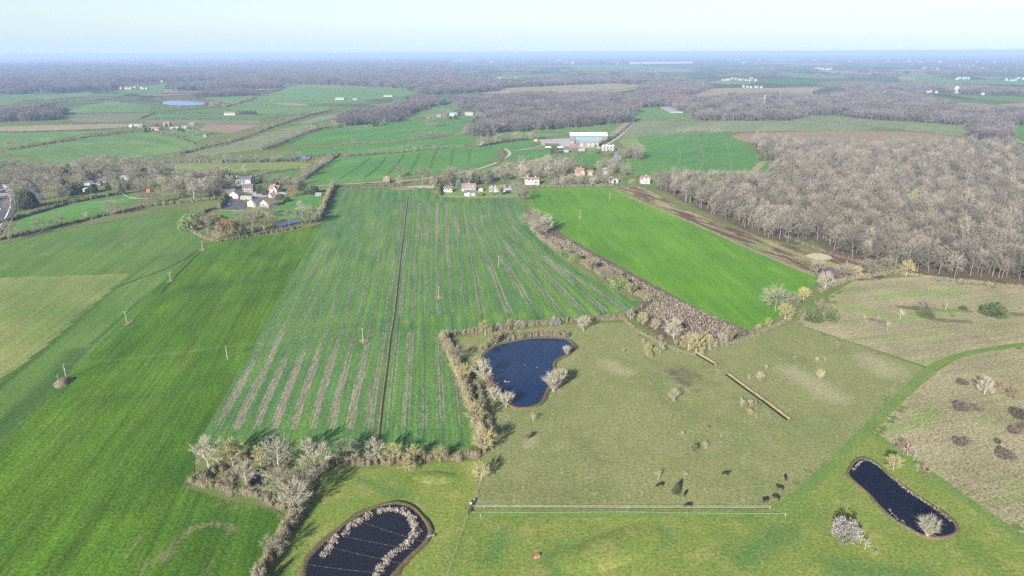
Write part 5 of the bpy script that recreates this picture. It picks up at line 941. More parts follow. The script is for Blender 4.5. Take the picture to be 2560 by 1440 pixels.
for k, (px, py, tp, kd) in enumerate(sorted([(1905, 402, 388, 'ever'), (1985, 450, 425, 'ever'), (1965, 505, 478, 'ever'), (2120, 470, 448, 'ever'), (2350, 430, 412, 'cone'), (2290, 520, 492, 'lbush'), (2460, 480, 455, 'ever'), (2080, 560, 530, 'lbush'), (2510, 415, 400, 'cone'), (2230, 400, 384, 'cone'), (1760, 480, 455, 'lbush'), (2400, 600, 570, 'lbush')])):
    tree(px, py, tp - 12, kd, '%s evergreen from the left among the bare trees of the large wood' % ORD[k], name='evergreen_tree', group='evergreens in the large wood')
# rows of trees along hedges and in gardens: counted along each row
def row(pts, n, h, kind, where, jit=6, grp=None):
    p = A(pts); p = resample(smooth(p, 5) if len(p) > 2 else p, 1.0); n_ = min(n, 30)
    if pix(*p[0])[0] > pix(*p[-1])[0]: p = p[::-1]
    for k in range(n_):
        i = int((k + 0.5) / n_ * (len(p) - 1)); x, y = p[i]; px, py = pix(x, y)
        tree(float(px) , float(py), None, kind if isinstance(kind, str) else kind[k % len(kind)], '%s bare tree from the left %s' % (ORD[k], where), name='hedgerow_tree', group=grp or 'trees ' + where, h=h * random.uniform(0.75, 1.2))
row([(1190, 369), (1260, 357), (1350, 349)], 11, 13, 'oak', 'in the hedge west of the barns')
row([(860, 392), (930, 388), (1030, 380), (1110, 372)], 14, 8, 'oak', 'along the top of the tramlined field')
row([(1030, 352), (1080, 346), (1130, 340)], 8, 10, 'oak', 'below the rolling green field')
row([(450, 386), (560, 362), (640, 338)], 14, 8, 'oak', 'on the diagonal hedgerow')
row([(640, 338), (700, 314), (770, 292), (830, 278)], 20, 11, 'tall', 'on the upper diagonal hedgerow')
row([(655, 378), (720, 354), (790, 326), (850, 320)], 16, 12, 'oak', 'below the pale stubble field')
row([(225, 345), (290, 336), (365, 332)], 10, 8, 'oak', 'above the large green field')
row([(20, 378), (120, 362), (210, 350)], 10, 7, 'oak', 'at the left of the large green field')
row([(1690, 334), (1740, 333), (1830, 332)], 10, 9, 'oak', 'on the hedge of the long pale field')
row([(560, 268), (632, 248), (700, 224)], 10, 10, 'oak', 'on the hedgerow climbing to the far woods')
row([(400, 408), (520, 404), (600, 408), (700, 406), (760, 402)], 18, 12, ('oak', 'tall'), 'beside the yellowish field')
row([(1850, 460), (1780, 462), (1700, 464), (1640, 466)], 24, 13, ('oak', 'pale', 'oak'), 'in the belt before the right farm field')
row([(760, 452), (790, 428), (830, 402)], 8, 9, 'oak', 'down the left side of the tramlined field')
def belt(pts, step, h, kinds, label, grp, seed, cap=60, avoid=()):
    p = fill(pts, step, 0.45, seed)
    for k, (x, y) in enumerate(p[:cap]):
        px, py = pix(x, y)
        if any(abs(px - ax) < aw and -2 < py - ay < ah for ax, ay, aw, ah in avoid): continue
        tree(float(px), float(py), None, kinds[k % len(kinds)], label, group=grp, h=h * random.uniform(0.7, 1.2), name=('garden_tree' if 'garden' in label or 'bungalow' in label else 'copse_tree') if kinds[k % len(kinds)] not in ('ever', 'dcone', 'cone') else None)
AV = [(1128, 480, 16, 12), (1172, 478, 24, 16), (1176, 490, 20, 14), (1237, 480, 18, 12), (1268, 480, 14, 12), (1330, 461, 24, 9), (1450, 440, 17, 8), (1475, 438, 12, 8), (1533, 457, 16, 10), (1614, 459, 17, 9), (608, 464, 26, 30), (620, 480, 18, 24), (688, 482, 22, 24), (566, 486, 24, 20), (498, 465, 20, 12)]
belt([(1225, 440), (1300, 418), (1420, 418), (1440, 432), (1400, 452), (1330, 452), (1240, 456)], 13, 14, ('tall', 'oak', 'tall', 'oak', 'pale'), 'bare tree of the grove behind the half-timbered house', 'trees of the grove behind the half-timbered house', 41, 70, AV)
belt([(1345, 466), (1420, 456), (1520, 452), (1525, 464), (1440, 467)], 9, 10, ('tall', 'pale', 'oak'), 'slim bare tree in the belt before the brick farmhouse', 'slim trees before the brick farmhouse', 42, 55, AV)
belt([(1490, 432), (1500, 412), (1535, 404), (1560, 414), (1580, 436), (1600, 450), (1560, 446), (1520, 444)], 14, 10, ('tall', 'oak'), 'bare tree in the gardens right of the brick farmhouse', 'garden trees right of the brick farmhouse', 43, 40, AV)
belt([(1550, 403), (1555, 385), (1585, 382), (1605, 392), (1604, 404)], 13, 15, ('oak', 'tall'), 'bare tree of the spinney right of the barn pond', 'trees of the spinney right of the barn pond', 44, 30, AV)
belt([(1060, 462), (1120, 446), (1190, 440), (1228, 448), (1230, 462), (1190, 468), (1130, 466)], 13, 12, ('oak', 'tall', 'oak', 'ever'), 'winter tree of the gardens behind the white cottages', 'garden trees behind the white cottages', 45, 50, AV)
belt([(390, 498), (400, 470), (470, 448), (560, 440), (590, 470), (560, 492), (470, 500)], 12, 13, ('tall', 'oak', 'tall', 'pale', 'oak', 'ever'), 'winter tree of the copse left of the manor', 'trees of the copse left of the manor', 46, 110, AV)
belt([(40, 535), (60, 470), (110, 440), (190, 430), (240, 440), (330, 432), (390, 446), (400, 478), (330, 486), (260, 484), (200, 490), (130, 508), (60, 530)], 15, 12, ('oak', 'tall', 'oak', 'ever', 'oak', 'tall', 'oak'), 'winter tree among the roadside bungalows', 'trees among the roadside bungalows', 47, 150, [(182, 471, 16, 14), (230, 462, 26, 14), (254, 458, 18, 10), (215, 480, 14, 10), (310, 452, 16, 10), (68, 500, 10, 20), (90, 470, 14, 30)])
OJ = [joined(grow(300 + k, 12, 5.6, 2.6, 11, 8, 12, 0.35, 0.14, 0.12), (M['bark'], M['tw_grey'])) for k in range(3)]
scatter('tree_belt', fill([(180, 428), (230, 408), (330, 408), (400, 420), (450, 436), (380, 446), (300, 432), (230, 438)], 14, 0.46, 48), OJ, 1.0, 'belt of bare trees behind the roadside bungalows')
scatter('tree_belt', fill([(-60, 470), (-40, 440), (0, 414), (90, 422), (160, 426), (170, 438), (100, 470), (40, 500), (25, 545), (15, 520), (30, 490), (20, 465)], 12, 0.46, 49), OJ, 0.85, 'bare scrub trees beside the motorway')
scatter('tree_belt', fill([(600, 446), (560, 440), (520, 436), (460, 440), (420, 452), (470, 446), (540, 450), (575, 456)], 13, 0.46, 50), OJ, 0.9, 'bare trees behind the white manor')
belt([(600, 446), (650, 452), (720, 450), (760, 462), (790, 470), (760, 480), (720, 472), (650, 468)], 17, 10, ('oak', 'tall', 'ever'), 'winter tree behind the manor and red roofed house', 'trees behind the manor', 50, 30, AV)
belt([(1090, 300), (1110, 284), (1180, 286), (1250, 284), (1240, 296), (1170, 300)], 26, 10, ('oak', 'ever', 'oak'), 'tree around the distant farm with the blue roof', 'trees around the distant farm', 51, 30, [(1133, 291, 14, 5), (1172, 289, 14, 5)])
belt([(390, 262), (420, 250), (560, 250), (600, 262), (560, 272), (420, 272)], 30, 8, ('yellow', 'oak', 'yellow'), 'yellow willow around the far left lake', 'willows around the far left lake', 52, 60, [(460, 260, 56, 8)])
belt([(310, 332), (330, 316), (420, 312), (480, 318), (490, 328), (400, 332)], 26, 8, ('oak', 'ever', 'oak'), 'tree among the red roofed hamlet', 'trees among the red roofed hamlet', 53, 40)

# ------------------------------------------------------------------ buildings
for nm, c in dict(white=(.31, .30, .285), farwhite=(.22, .22, .215), cream=(.25, .225, .185), brick=(.14, .085, .065), pinkw=(.20, .15, .125), slate=(.075, .075, .09), redtile=(.17, .095, .075), browntile=(.13, .095, .078), greyclad=(.105, .11, .095), steel=(.17, .175, .175), whiteroof=(.50, .52, .52), blueroof=(.13, .20, .25), timber=(.07, .055, .04), conc=(.20, .195, .18), glass=(.03, .035, .045), solar=(.02, .03, .07), black=(.035, .033, .035), redpaint=(.55, .07, .05), wood=(.17, .15, .125), poly=(.17, .18, .18)).items():
    M[nm] = plain(nm + '_surface', (*c, 1), 0.25 if nm in ('glass', 'solar') else 0.8, var=0.0 if nm in ('glass', 'solar') else 0.14, vs=0.6, spec=0.5 if nm in ('glass', 'solar') else 0.25)
def gable_box(mb, w, d, h, rh, x=0.0, y=0.0):
    "walls with gable ends, ridge along x"
    a, b = w / 2, d / 2
    v = [(x - a, y - b, 0), (x + a, y - b, 0), (x + a, y + b, 0), (x - a, y + b, 0), (x - a, y - b, h), (x + a, y - b, h), (x + a, y + b, h), (x - a, y + b, h), (x - a, y, h + rh), (x + a, y, h + rh)]
    return mb.add(v, [(0, 1, 5, 4), (2, 3, 7, 6), (1, 2, 6, 5), (3, 0, 4, 7)], [(5, 6, 9), (7, 4, 8)])
def gable_roof(mb, w, d, h, rh, o=0.35, th=0.22, x=0.0, y=0.0):
    a, b = w / 2 + o, d / 2 + o; k = rh / (d / 2) * o
    pr = [(-b, h - k), (0, h + rh), (b, h - k), (b, h - k + th), (0, h + rh + th * 1.25), (-b, h - k + th)]
    v = [(x + s * a, y + yy, zz + 0.02) for s in (-1, 1) for yy, zz in pr]
    return mb.add(v, [(i, (i + 1) % 6, 6 + (i + 1) % 6, 6 + i) for i in range(6)] + [(0, 5, 4, 1), (1, 4, 3, 2), (6, 7, 10, 11), (7, 8, 9, 10)])
def house(label, px, py, wpx, d, h, rh, wall='white', roof='slate', rot=0.0, chim=(), win=(3, 1), gab=(), name='house', cat='house', group=None, dorm=(), flat=False, extra=None, door=True, w=None):
    w = w or wpx * float(mpp(px, py)) * (0.92 if name == 'house' else 1.0); x, y = at(px, py); t = empty(name, (x, y + d / 2, 0.05), label, cat, group, R_(rot))
    mb = MB()
    if flat: mb.box(-w / 2, w / 2, -d / 2, d / 2, 0, h)
    else: gable_box(mb, w, d, h, rh)
    obj('wall', mb.mesh('wall', M[wall]), t)
    mb = MB()
    if flat: mb.box(-w / 2 - .3, w / 2 + .3, -d / 2 - .3, d / 2 + .3, h + 0.01, h + 0.35)
    else: gable_roof(mb, w, d, h, rh)
    rf = obj('roof', mb.mesh('roof', M[roof]), t)
    for f in chim:
        mb = MB(); mb.box(f * w - .5, f * w + .5, -.45, .45, h + rh * .75, h + rh + 1.4); obj('chimney', mb.mesh('chimney', M['brick' if wall in ('brick', 'pinkw') else 'white']), rf)
    for f, gw, gh in gab:            # projecting front gables, ridge along y
        mb = MB(); dd = 2.2; gable_box(mb, dd, gw, h * 0.98, gh); v = mb.v[0].copy(); mb.v[0] = np.column_stack([f * w + v[:, 1], -d / 2 - dd / 2 + 0.01 - v[:, 0] * 1.0, v[:, 2]])
        q = obj('gable', mb.mesh('gable', M[wall]), t)
        mb = MB(); gable_roof(mb, dd + d * 0.45, gw, h * 0.98, gh, 0.3, 0.2, 0, 0); v = mb.v[0].copy(); mb.v[0] = np.column_stack([f * w + v[:, 1], -d / 2 - dd / 2 + d * 0.225 + v[:, 0], v[:, 2] + 0.03]); obj('gable_roof', mb.mesh('gable_roof', M[roof]), q)
        mb = MB(); mb.box(f * w - .7, f * w + .7, -d / 2 - dd - .04, -d / 2 - dd + .02, h * 0.45, h * 0.45 + 1.3); obj('window', mb.mesh('window', M['glass']), q)
    for f in dorm:
        yy = -d * 0.3; z0 = h + rh * 0.35; mb = MB(); mb.box(f * w - .9, f * w + .9, yy - .9, yy + 1.2, z0 - .4, z0 + 1.2); q = obj('dormer', mb.mesh('dormer', M[wall]), rf)
        mb = MB(); mb.box(f * w - .5, f * w + .5, yy - .94, yy - .88, z0 + .1, z0 + 1.0)
        obj('window', mb.mesh('window', M['glass']), t)
    nc, nr = win
    for c in range(nc):
        for r in range(nr):
            fx = (c + 0.5) / nc - 0.5; z0 = h * (0.22 + r / nr * 0.95) if nr > 1 else h * 0.35
            if any(abs(fx * w - f * w) < gw / 2 + .6 for f, gw, gh in gab): continue
            if door and r == 0 and c == nc // 2 and nc > 1:
                mb = MB(); mb.box(fx * w - .55, fx * w + .55, -d / 2 - .05, -d / 2 + .02, 0.02, min(2.1, h * .8)); obj('door', mb.mesh('door', M['timber']), t); continue
            mb = MB(); hh = min(1.3, h / nr * 0.5); mb.box(fx * w - .6, fx * w + .6, -d / 2 - .05, -d / 2 + .02, z0, z0 + hh); obj('window', mb.mesh('window', M['glass']), t)
    return t, w
# row of white houses at the head of the striped field
house('low bungalow with a brown roof and two white front gables', 1120, 480, 24, 9, 2.8, 2.6, 'white', 'browntile', 0, (), (4, 1), ((-.12, 4, 2), (.3, 4, 2)))
t, w = house('large white house with a brown tiled roof and three white dormers', 1172, 478, 38, 9, 3.4, 4.6, 'white', 'browntile', 0, (0.0,), (6, 1), (), dorm=(-.15, .08, .3))
t, w = house('white cottage with a black roof and a half round window facing the field', 1176, 490, 33, 8, 3.4, 2.6, 'white', 'slate', 0, (), (3, 1), ((-.16, 4.5, 1.6),))
house('small white shed with one gable between the white houses', 1202, 479, 9, 5, 2.6, 1.8, 'white', 'browntile', 90, (), (1, 1), name='shed', cat='shed', door=False)
house('long low white house with several chimneys right of the small shed', 1236, 480, 28, 8, 3.4, 1.8, 'white', 'steel', 0, (-.3, .1), (6, 1), ((.2, 5, 1.6),))
t, w = house('white house with a dark roof, dormers and a solar panel', 1268, 480, 23, 8, 4.2, 3.4, 'white', 'slate', 0, (), (4, 1), (), dorm=(-.35, .3))
mb = MB(); v = []
for a, b in ((-.12, 0.35), (.14, 0.35), (.14, 0.85), (-.12, 0.85)): v.append((a * w, -4.35 * (1 - b), 4.25 + 3.4 * b + 0.12))
mb.add(v + [(p[0], p[1] - .05, p[2] + .12) for p in v], [(0, 1, 2, 3), (4, 5, 6, 7), (0, 1, 5, 4), (1, 2, 6, 5), (2, 3, 7, 6), (3, 0, 4, 7)]); obj('solar_panel', mb.mesh('solar_panel', M['solar']), t)
house('half-timbered white house with a red-brown roof and four gables among trees', 1330, 461, 38, 9, 4.2, 3.6, 'white', 'browntile', 0, (-.3, .25), (6, 1), ((-.36, 5, 3), (-.08, 4.5, 2.8), (.17, 4.5, 2.8), (.38, 4.5, 2.6)))
house('cream farmhouse with a red roof and two tall chimneys behind the belt of trees', 1450, 440, 22, 10, 4.2, 4.6, 'cream', 'redtile', 12, (-.3, .12), (4, 2), ((.12, 7, 4.2),))
house('lower red roofed wing with a white gable beside the brick farmhouse', 1476, 438, 14, 8, 2.8, 3.2, 'cream', 'redtile', 0, (), (3, 1), ((-.1, 5, 2.6),))
house('small white cottage with twin gables before a dark clipped hedge', 1533, 457, 22, 7, 3.0, 2.6, 'white', 'browntile', 0, (-.2,), (3, 1), ((.02, 5, 2.6), (.32, 5, 2.6)))
house('tall black and white house with double gables by the lane', 1614, 459, 26, 9, 5.2, 3.4, 'white', 'browntile', 0, (.1,), (5, 2), ((-.2, 5, 3.2), (.18, 5, 3.2)))
house('half built pale shed among garden trees', 1516, 437, 12, 6, 2.6, 1.4, 'wood', 'steel', -20, (), (2, 1), name='shed', cat='shed')
house('blue roofed garden shed by the trees', 1512, 428, 9, 6, 2.6, 1.6, 'wood', 'blueroof', 20, (), (2, 1), name='shed', cat='shed')
house('brown roofed lodge standing alone by the lane', 966, 458, 17, 9, 2.2, 4.6, 'timber', 'browntile', 0, (.0,), (3, 1))
house('small white cottage with a red roof at the wood corner', 1206, 365, 15, 9, 4.0, 4.0, 'white', 'redtile', 90, (), (2, 1))
# the farm with the big barns
house('long grey barn with a nearly white roof, the largest at the farm', 1472, 352, 93, 26, 9.0, 4.2, 'greyclad', 'whiteroof', 0, (), (0, 1), name='barn', cat='barn')
house('blue-grey roofed barn before the largest barn', 1472, 359, 64, 16, 6.5, 3.4, 'greyclad', 'blueroof', 0, (), (0, 1), name='barn', cat='barn')
t, w = house('grey clad barn with tall doors in front of the blue roofed barn', 1472, 367, 50, 14, 8.0, 2.4, 'greyclad', 'steel', 0, (), (0, 1), name='barn', cat='barn')
for f in (-.36, -.02, .18, .4):
    mb = MB(); mb.box(f * w - 2.4, f * w + 2.4, -7.1, -6.98, 0.05, 6.2); obj('door', mb.mesh('door', M['conc']), t)
mb = MB(); x, y = at(1428, 352); mb.box(-3, 3, -30, 8, 0, 2.2); obj('clamp_wall', mb.mesh('clamp_wall', M['conc']), None, (x, y, 0.1), 'pale concrete silage wall at the left of the barns', 'wall')
house('dark glasshouse with a green roof left of the farm buildings', 1380, 366, 34, 8, 3.0, 1.4, 'black', 'ever', 0, (), (0, 1), name='glasshouse', cat='glasshouse')
house('long white roofed open shed at the front of the farm', 1386, 375, 44, 9, 4.0, 1.0, 'black', 'whiteroof', 0, (), (5, 1), name='shed', cat='shed')
house('red roofed farmhouse in the middle of the farm', 1434, 378, 20, 9, 5.0, 4.0, 'brick', 'redtile', 25, (.2,), (3, 2))
house('small cream farm building left of the red roofed farmhouse', 1416, 381, 14, 8, 3.6, 2.4, 'cream', 'slate', -10, (), (3, 1))
house('low white shed right of the red roofed farmhouse', 1454, 378, 16, 7, 3.0, 1.2, 'cream', 'steel', 0, (), (3, 1), name='shed', cat='shed')
for k, px in enumerate((1508, 1516, 1524, 1532)):
    x, y = at(px, 377); t = empty('silo', (x, y, 0.05), '%s grey steel silo from the left behind the orange willow' % ORD[k], 'silo', 'steel silos'); mb = MB(); mb.cone((0, 0), 2.8, 2.8, 0, 8, 16); obj('drum', mb.mesh('drum', M['steel']), t); mb = MB(); mb.cone((0, 0), 3.0, .2, 8.01, 9.8, 16); obj('roof', mb.mesh('roof', M['whiteroof']), t)
mound([(1333, 352), (1340, 347), (1348, 351), (1342, 354)], 2.2, plain('orange_earth', (.40, .24, .13, 1), .95, var=.2), 'sand_heap')
# manor and the farm on the left
house('tall white manor with a grey roof and end chimneys', 608, 464, 42, 12, 7.2, 2.6, 'white', 'slate', 0, (-.47, .47), (7, 2))
house('brick house with a dark slate roof below the manor', 620, 480, 27, 10, 5.4, 2.6, 'pinkw', 'slate', 0, (), (5, 2))
house('red tiled house with a tall chimney right of the farm', 686, 482, 28, 10, 4.2, 3.6, 'white', 'redtile', -15, (-.1,), (4, 1), ((.3, 5, 3.2),))
house('long dark roofed outbuilding with brick walls', 566, 486, 40, 8, 3.0, 2.4, 'brick', 'slate', 8, (), (6, 1), name='outbuilding', cat='outbuilding')
house('barn with a pale gable end and dark roof beside the yard', 588, 497, 22, 12, 4.2, 3.6, 'white', 'slate', 68, (), (2, 1), name='barn', cat='barn')
house('low cream flat roofed building behind the yard', 616, 499, 30, 6, 3.2, 0, 'cream', 'conc', -5, (), (5, 1), flat=True, name='outbuilding', cat='outbuilding')
house('black roofed barn with a wide white gable facing the yard', 636, 518, 30, 13, 4.0, 3.6, 'white', 'slate', 58, (), (2, 1), name='barn', cat='barn')
house('white gabled barn with a grey-brown roof right of the black roofed one', 668, 519, 30, 13, 3.6, 4.0, 'white', 'browntile', 58, (), (2, 1), name='barn', cat='barn')
house('small red roofed annex above the white gabled barn', 678, 495, 12, 6, 3.0, 2.4, 'white', 'redtile', 40, (), (1, 1))
house('pink rendered house with two gables left of the manor', 498, 466, 28, 9, 4.4, 3.8, 'pinkw', 'browntile', 0, (0, .4), (4, 2), ((-.25, 6, 3.6), (.25, 6, 3.6)))
house('small field shelter of grey boards at the edge of the farm lawn', 796, 490, 14, 4, 2.4, 0.8, 'conc', 'steel', 0, (), (2, 1), name='field_shelter', cat='shelter')
# roadside bungalows
for px, py, wp, h, rh, rf, rot, lb in [(182, 471, 22, 3, 1.2, 'conc', 5, 'leftmost white bungalow by the paddock with a pale low roof'), (230, 463, 40, 3, 1.8, 'slate', 8, 'long white bungalow with a dark roof'), (254, 458, 26, 3, 1.8, 'slate', 0, 'white bungalow with a hipped dark roof at the right'), (215, 480, 15, 3, 1.0, 'conc', -30, 'small white bungalow nearest the paddock'), (312, 452, 20, 4, 2, 'steel', 10, 'grey roofed white building before the bare copse'), (298, 457, 10, 4, 1.6, 'conc', 0, 'white cabin beside the grey roofed building'), (212, 438, 12, 4, 2, 'conc', 0, 'white house behind a dark tree'), (226, 440, 10, 4, 2, 'slate', 0, 'white house at the back of the bungalows'), (282, 440, 14, 3, 1, 'conc', 0, 'pale low building behind the bungalows')]:
    house(lb, px, py, wp, 8, h, rh, 'white', rf, rot, (), (4, 1))
house('bright red wooden shed under bare trees', 371, 481, 8, 4, 2.4, .8, 'redpaint', 'redpaint', 0, (), (0, 1), name='shed', cat='shed', door=False)
# hamlets farther off
for px, py, wp, d, h, rh, wl, rf, lb in [(339, 318, 36, 10, 4, 2, 'white', 'conc', 'long white barn at the left of the red roofed hamlet'), (416, 316, 16, 9, 5, 4, 'pinkw', 'redtile', 'red roofed house in the middle of the hamlet'), (440, 322, 16, 10, 4, 2, 'white', 'slate', 'white barn with a dark roof in the hamlet'), (460, 322, 16, 9, 4, 2, 'white', 'steel', 'white barn at the right of the hamlet'), (384, 326, 26, 9, 3.5, 3, 'cream', 'redtile', 'low red roofed range at the front of the hamlet'), (480, 314, 14, 8, 4, 3, 'cream', 'browntile', 'brown roofed cottage behind the hamlet'), (428, 323, 8, 7, 3, 1, 'white', 'whiteroof', 'tiny white shed in the hamlet'),
   (1133, 291, 20, 14, 6, 3, 'white', 'blueroof', 'blue roofed barn at the distant farm'), (1172, 289, 22, 14, 5, 3, 'farwhite', 'conc', 'white roofed barn at the distant farm'), (1097, 293, 12, 9, 4, 3, 'pinkw', 'redtile', 'pinkish house at the distant farm'), (1230, 285, 24, 9, 3.5, 2, 'cream', 'browntile', 'long cream cottages at the wood edge'), (1110, 291, 10, 9, 3, 2, 'cream', 'slate', 'low cream building at the distant farm'),
   (574, 288, 30, 10, 4, 4, 'white', 'browntile', 'small white farmhouse before the row of dark round trees'), (849, 250, 24, 14, 5, 3, 'farwhite', 'steel', 'white roofed barn on the far green field'), (887, 250, 12, 10, 4, 3, 'farwhite', 'browntile', 'white house right of the far barn'), (970, 242, 24, 10, 5, 3, 'cream', 'slate', 'far manor among trees beyond the green field'), (512, 342, 10, 8, 3, 2, 'cream', 'slate', 'lone small house by the diagonal hedgerow')]:
    house(lb, px, py, wp, d, h, rh, wl, rf, 0, (), (3, 1))
for k in range(5): tree(600 + k * 9.5, 287, 276, 'ever', '%s of five dark round trees in a row by the far farmhouse, from the left' % ORD[k], name='evergreen_tree', group='row of dark round trees')
for k in range(7): tree(972 + k * 7 + (k % 2) * 3, 276 + (k % 3) * 6, None, 'cone', '%s dark conifer from the left at the wood edge in the middle distance' % ORD[k], h=17, group='dark conifers at the wood edge')
for k, (px, py, tp) in enumerate(sorted([(938, 316, 296), (962, 312, 292), (985, 306, 290), (1810, 302, 283), (1868, 302, 286), (1960, 275, 262), (1985, 285, 268), (2010, 290, 270), (1915, 275, 262), (1880, 262, 252), (1850, 262, 252), (1575, 305, 262), (1400, 285, 268), (1480, 285, 272), (1500, 280, 268), (1020, 252, 238)])):
    tree(px, py, tp, 'cone' if k % 3 else 'ever', '%s dark evergreen from the left among the middle distance woods' % ORD[k], name='evergreen_tree', group='dark evergreens among the middle woods')
# far villages: each house a few pixels
def tiny(px, py, wpx, wl, rf, label, group, cat='house', name='house', d=9, h=5, rh=3, wm=None):
    x, y = at(px, py); w = wm or max(9.0, wpx * float(mpp(px, py))); f = 1 + np.hypot(x, y) / 9000; mb = MB(); gable_box(mb, w, d * f, h * f, rh * f); n1 = sum(len(a) for a in mb.q) ; gable_roof(mb, w, d * f, h * f, rh * f)
    v = np.vstack(mb.v); Q = np.vstack(mb.q); T = np.vstack(mb.t)
    obj(name, mesh(name, v, [Q, T], (M[wl], M[rf]), np.r_[np.zeros(4, int), np.ones(len(Q) - 4, int), np.zeros(len(T), int)]), None, (x, y, 0.1), label, cat, group, rz=random.uniform(-.5, .5))
for x0, x1, y0, y1, n, wl, rf, where in [(935, 1020, 152, 164, 16, 'white', 'browntile', 'in the far white village left of centre'), (1135, 1180, 151, 154, 8, 'white', 'conc', 'in the short white row near the horizon'), (1385, 1435, 153, 158, 7, 'cream', 'redtile', 'by the dark spinneys near the horizon'), (1243, 1298, 196, 200, 9, 'white', 'redtile', 'below the teal field'), (1485, 1545, 191, 195, 7, 'white', 'conc', 'above the central woods'), (118, 168, 159, 164, 9, 'white', 'redtile', 'in the upper left village'), (45, 74, 163, 166, 4, 'white', 'browntile', 'at the far left edge of the woods'), (568, 616, 153, 156, 8, 'white', 'browntile', 'on the left part of the horizon'), (1804, 1892, 198, 203, 11, 'cream', 'browntile', 'in the cream row above the far tan field'), (1856, 1908, 218, 221, 6, 'white', 'slate', 'beside the far tan field'), (2138, 2214, 216, 238, 9, 'white', 'browntile', 'left of the long blue roof'), (2285, 2350, 226, 234, 9, 'white', 'slate', 'below the long blue roof'), (2440, 2560, 226, 238, 10, 'white', 'browntile', 'at the right edge of the far village'), (2026, 2082, 171, 176, 8, 'white', 'conc', 'in the white cluster on the right plain'), (2300, 2480, 160, 178, 10, 'white', 'slate', 'scattered on the far right plain'), (2385, 2425, 197, 201, 5, 'white', 'conc', 'beside the far teal field'), (2510, 2560, 198, 204, 5, 'white', 'conc', 'at the right edge above the teal field'), (302, 370, 219, 224, 10, 'cream', 'redtile', 'in the red roofed hamlet of the upper left'), (150, 420, 196, 206, 9, 'white', 'browntile', 'hidden in the left woods'), (300, 900, 147, 157, 9, 'white', 'conc', 'dotted on the left horizon'), (1200, 1700, 143, 160, 12, 'white', 'conc', 'dotted on the middle horizon'), (1800, 2500, 138, 158, 16, 'white', 'conc', 'dotted on the right horizon')]:
    for k in range(n):
        tiny(x0 + (x1 - x0) * (k + random.uniform(.2, .8)) / n, random.uniform(y0, y1), random.uniform(3, 7), 'farwhite' if wl == 'white' else wl, rf if rf != 'conc' else 'steel', '%s small %s house from the left %s' % (ORD[k], 'white' if wl == 'white' else 'cream', where), 'houses ' + where)
tiny(2290, 221, 100, 'conc', 'blueroof', 'very long pale blue industrial roof in the far village', None, 'factory', 'factory', 30, 7, 2)
tiny(1654, 159, 172, 'cream', 'cream', 'enormous pale glasshouse block near the horizon', None, 'glasshouse', 'glasshouse', 30, 9, 2)
tiny(2390, 233, 9, 'white', 'white', 'large white gabled barn right of the far village', None, 'barn', 'barn', 14, 10, 8)
# polytunnels
for k in range(6):
    a, b = A([(1655 + 6.2 * k, 269.5), (1679 + 5.0 * k, 282.5)]); dv = b - a; L = np.linalg.norm(dv); th = np.linspace(0, math.pi, 9); r = 3.6
    mb = MB(); prof = np.column_stack([np.cos(th) * r, np.zeros(9), np.sin(th) * r * 0.95]); mb.add(np.vstack([prof, prof + [0, L, 0]]), [(i, i + 1, 10 + i, 9 + i) for i in range(8)], [(0, i, i + 1) for i in range(1, 8)] + [(9, 10 + i, 9 + i) for i in range(1, 8)])
    obj('polytunnel', mb.mesh('polytunnel', M['poly']), None, (a[0], a[1], 0.1), '%s grey polytunnel from the left on the small green field' % ORD[k], 'polytunnel', 'polytunnels', rz=-math.atan2(dv[0], dv[1]))
# lattice tower and mast
x, y = at(1908, 278); Ht = ztop(1908, 278, 237); t = empty('lattice_tower', (x, y, 0), 'pale lattice communications tower rising from the wood', 'tower')
def leg_at(sx, sy, z): k = 3.2 - 2.2 * z / Ht; return (sx * k, sy * k, z)
for sx in (-1, 1):
    for sy in (-1, 1): mb = MB(); mb.tube([leg_at(sx, sy, 0), leg_at(sx, sy, Ht)], .22, 4); obj('leg', mb.mesh('leg', M['steel']), t)
mb = MB(); nz = 11
for i in range(nz):
    z0, z1 = Ht * i / nz, Ht * (i + 1) / nz
    for (a, b) in (((-1, -1), (1, -1)), ((1, -1), (1, 1)), ((1, 1), (-1, 1)), ((-1, 1), (-1, -1))):
        mb.tube([leg_at(*a, z0), leg_at(*b, z1)], .12, 4); mb.tube([leg_at(*b, z0), leg_at(*a, z1)], .12, 4); mb.tube([leg_at(*a, z1), leg_at(*b, z1)], .12, 4)
obj('bracing', mb.mesh('bracing', M['steel']), t)
for z in (.80, .93):
    for k in range(6): mb = MB(); a = k * 1.047; mb.box(-.35, .35, -.25, .25, -1.3, 1.3); o = obj('antenna', mb.mesh('antenna', M['white']), t, (math.cos(a) * 2.2, math.sin(a) * 2.2, Ht * z), rz=a)
x, y = at(1947, 270); Hm = ztop(1947, 270, 223); t = empty('radio_mast', (x, y, 0), 'thin guyed radio mast right of the lattice tower', 'mast'); mb = MB(); mb.tube([(0, 0, 0), (0, 0, Hm)], .45, 5); obj('mast_pole', mb.mesh('mast_pole', M['steel']), t)
for k in range(3): mb = MB(); a = k * 2.094; mb.tube([(0, 0, Hm * .95), (math.cos(a) * Hm * .5, math.sin(a) * Hm * .5, 0)], .06, 3); obj('guy_wire', mb.mesh('guy_wire', M['steel']), t)
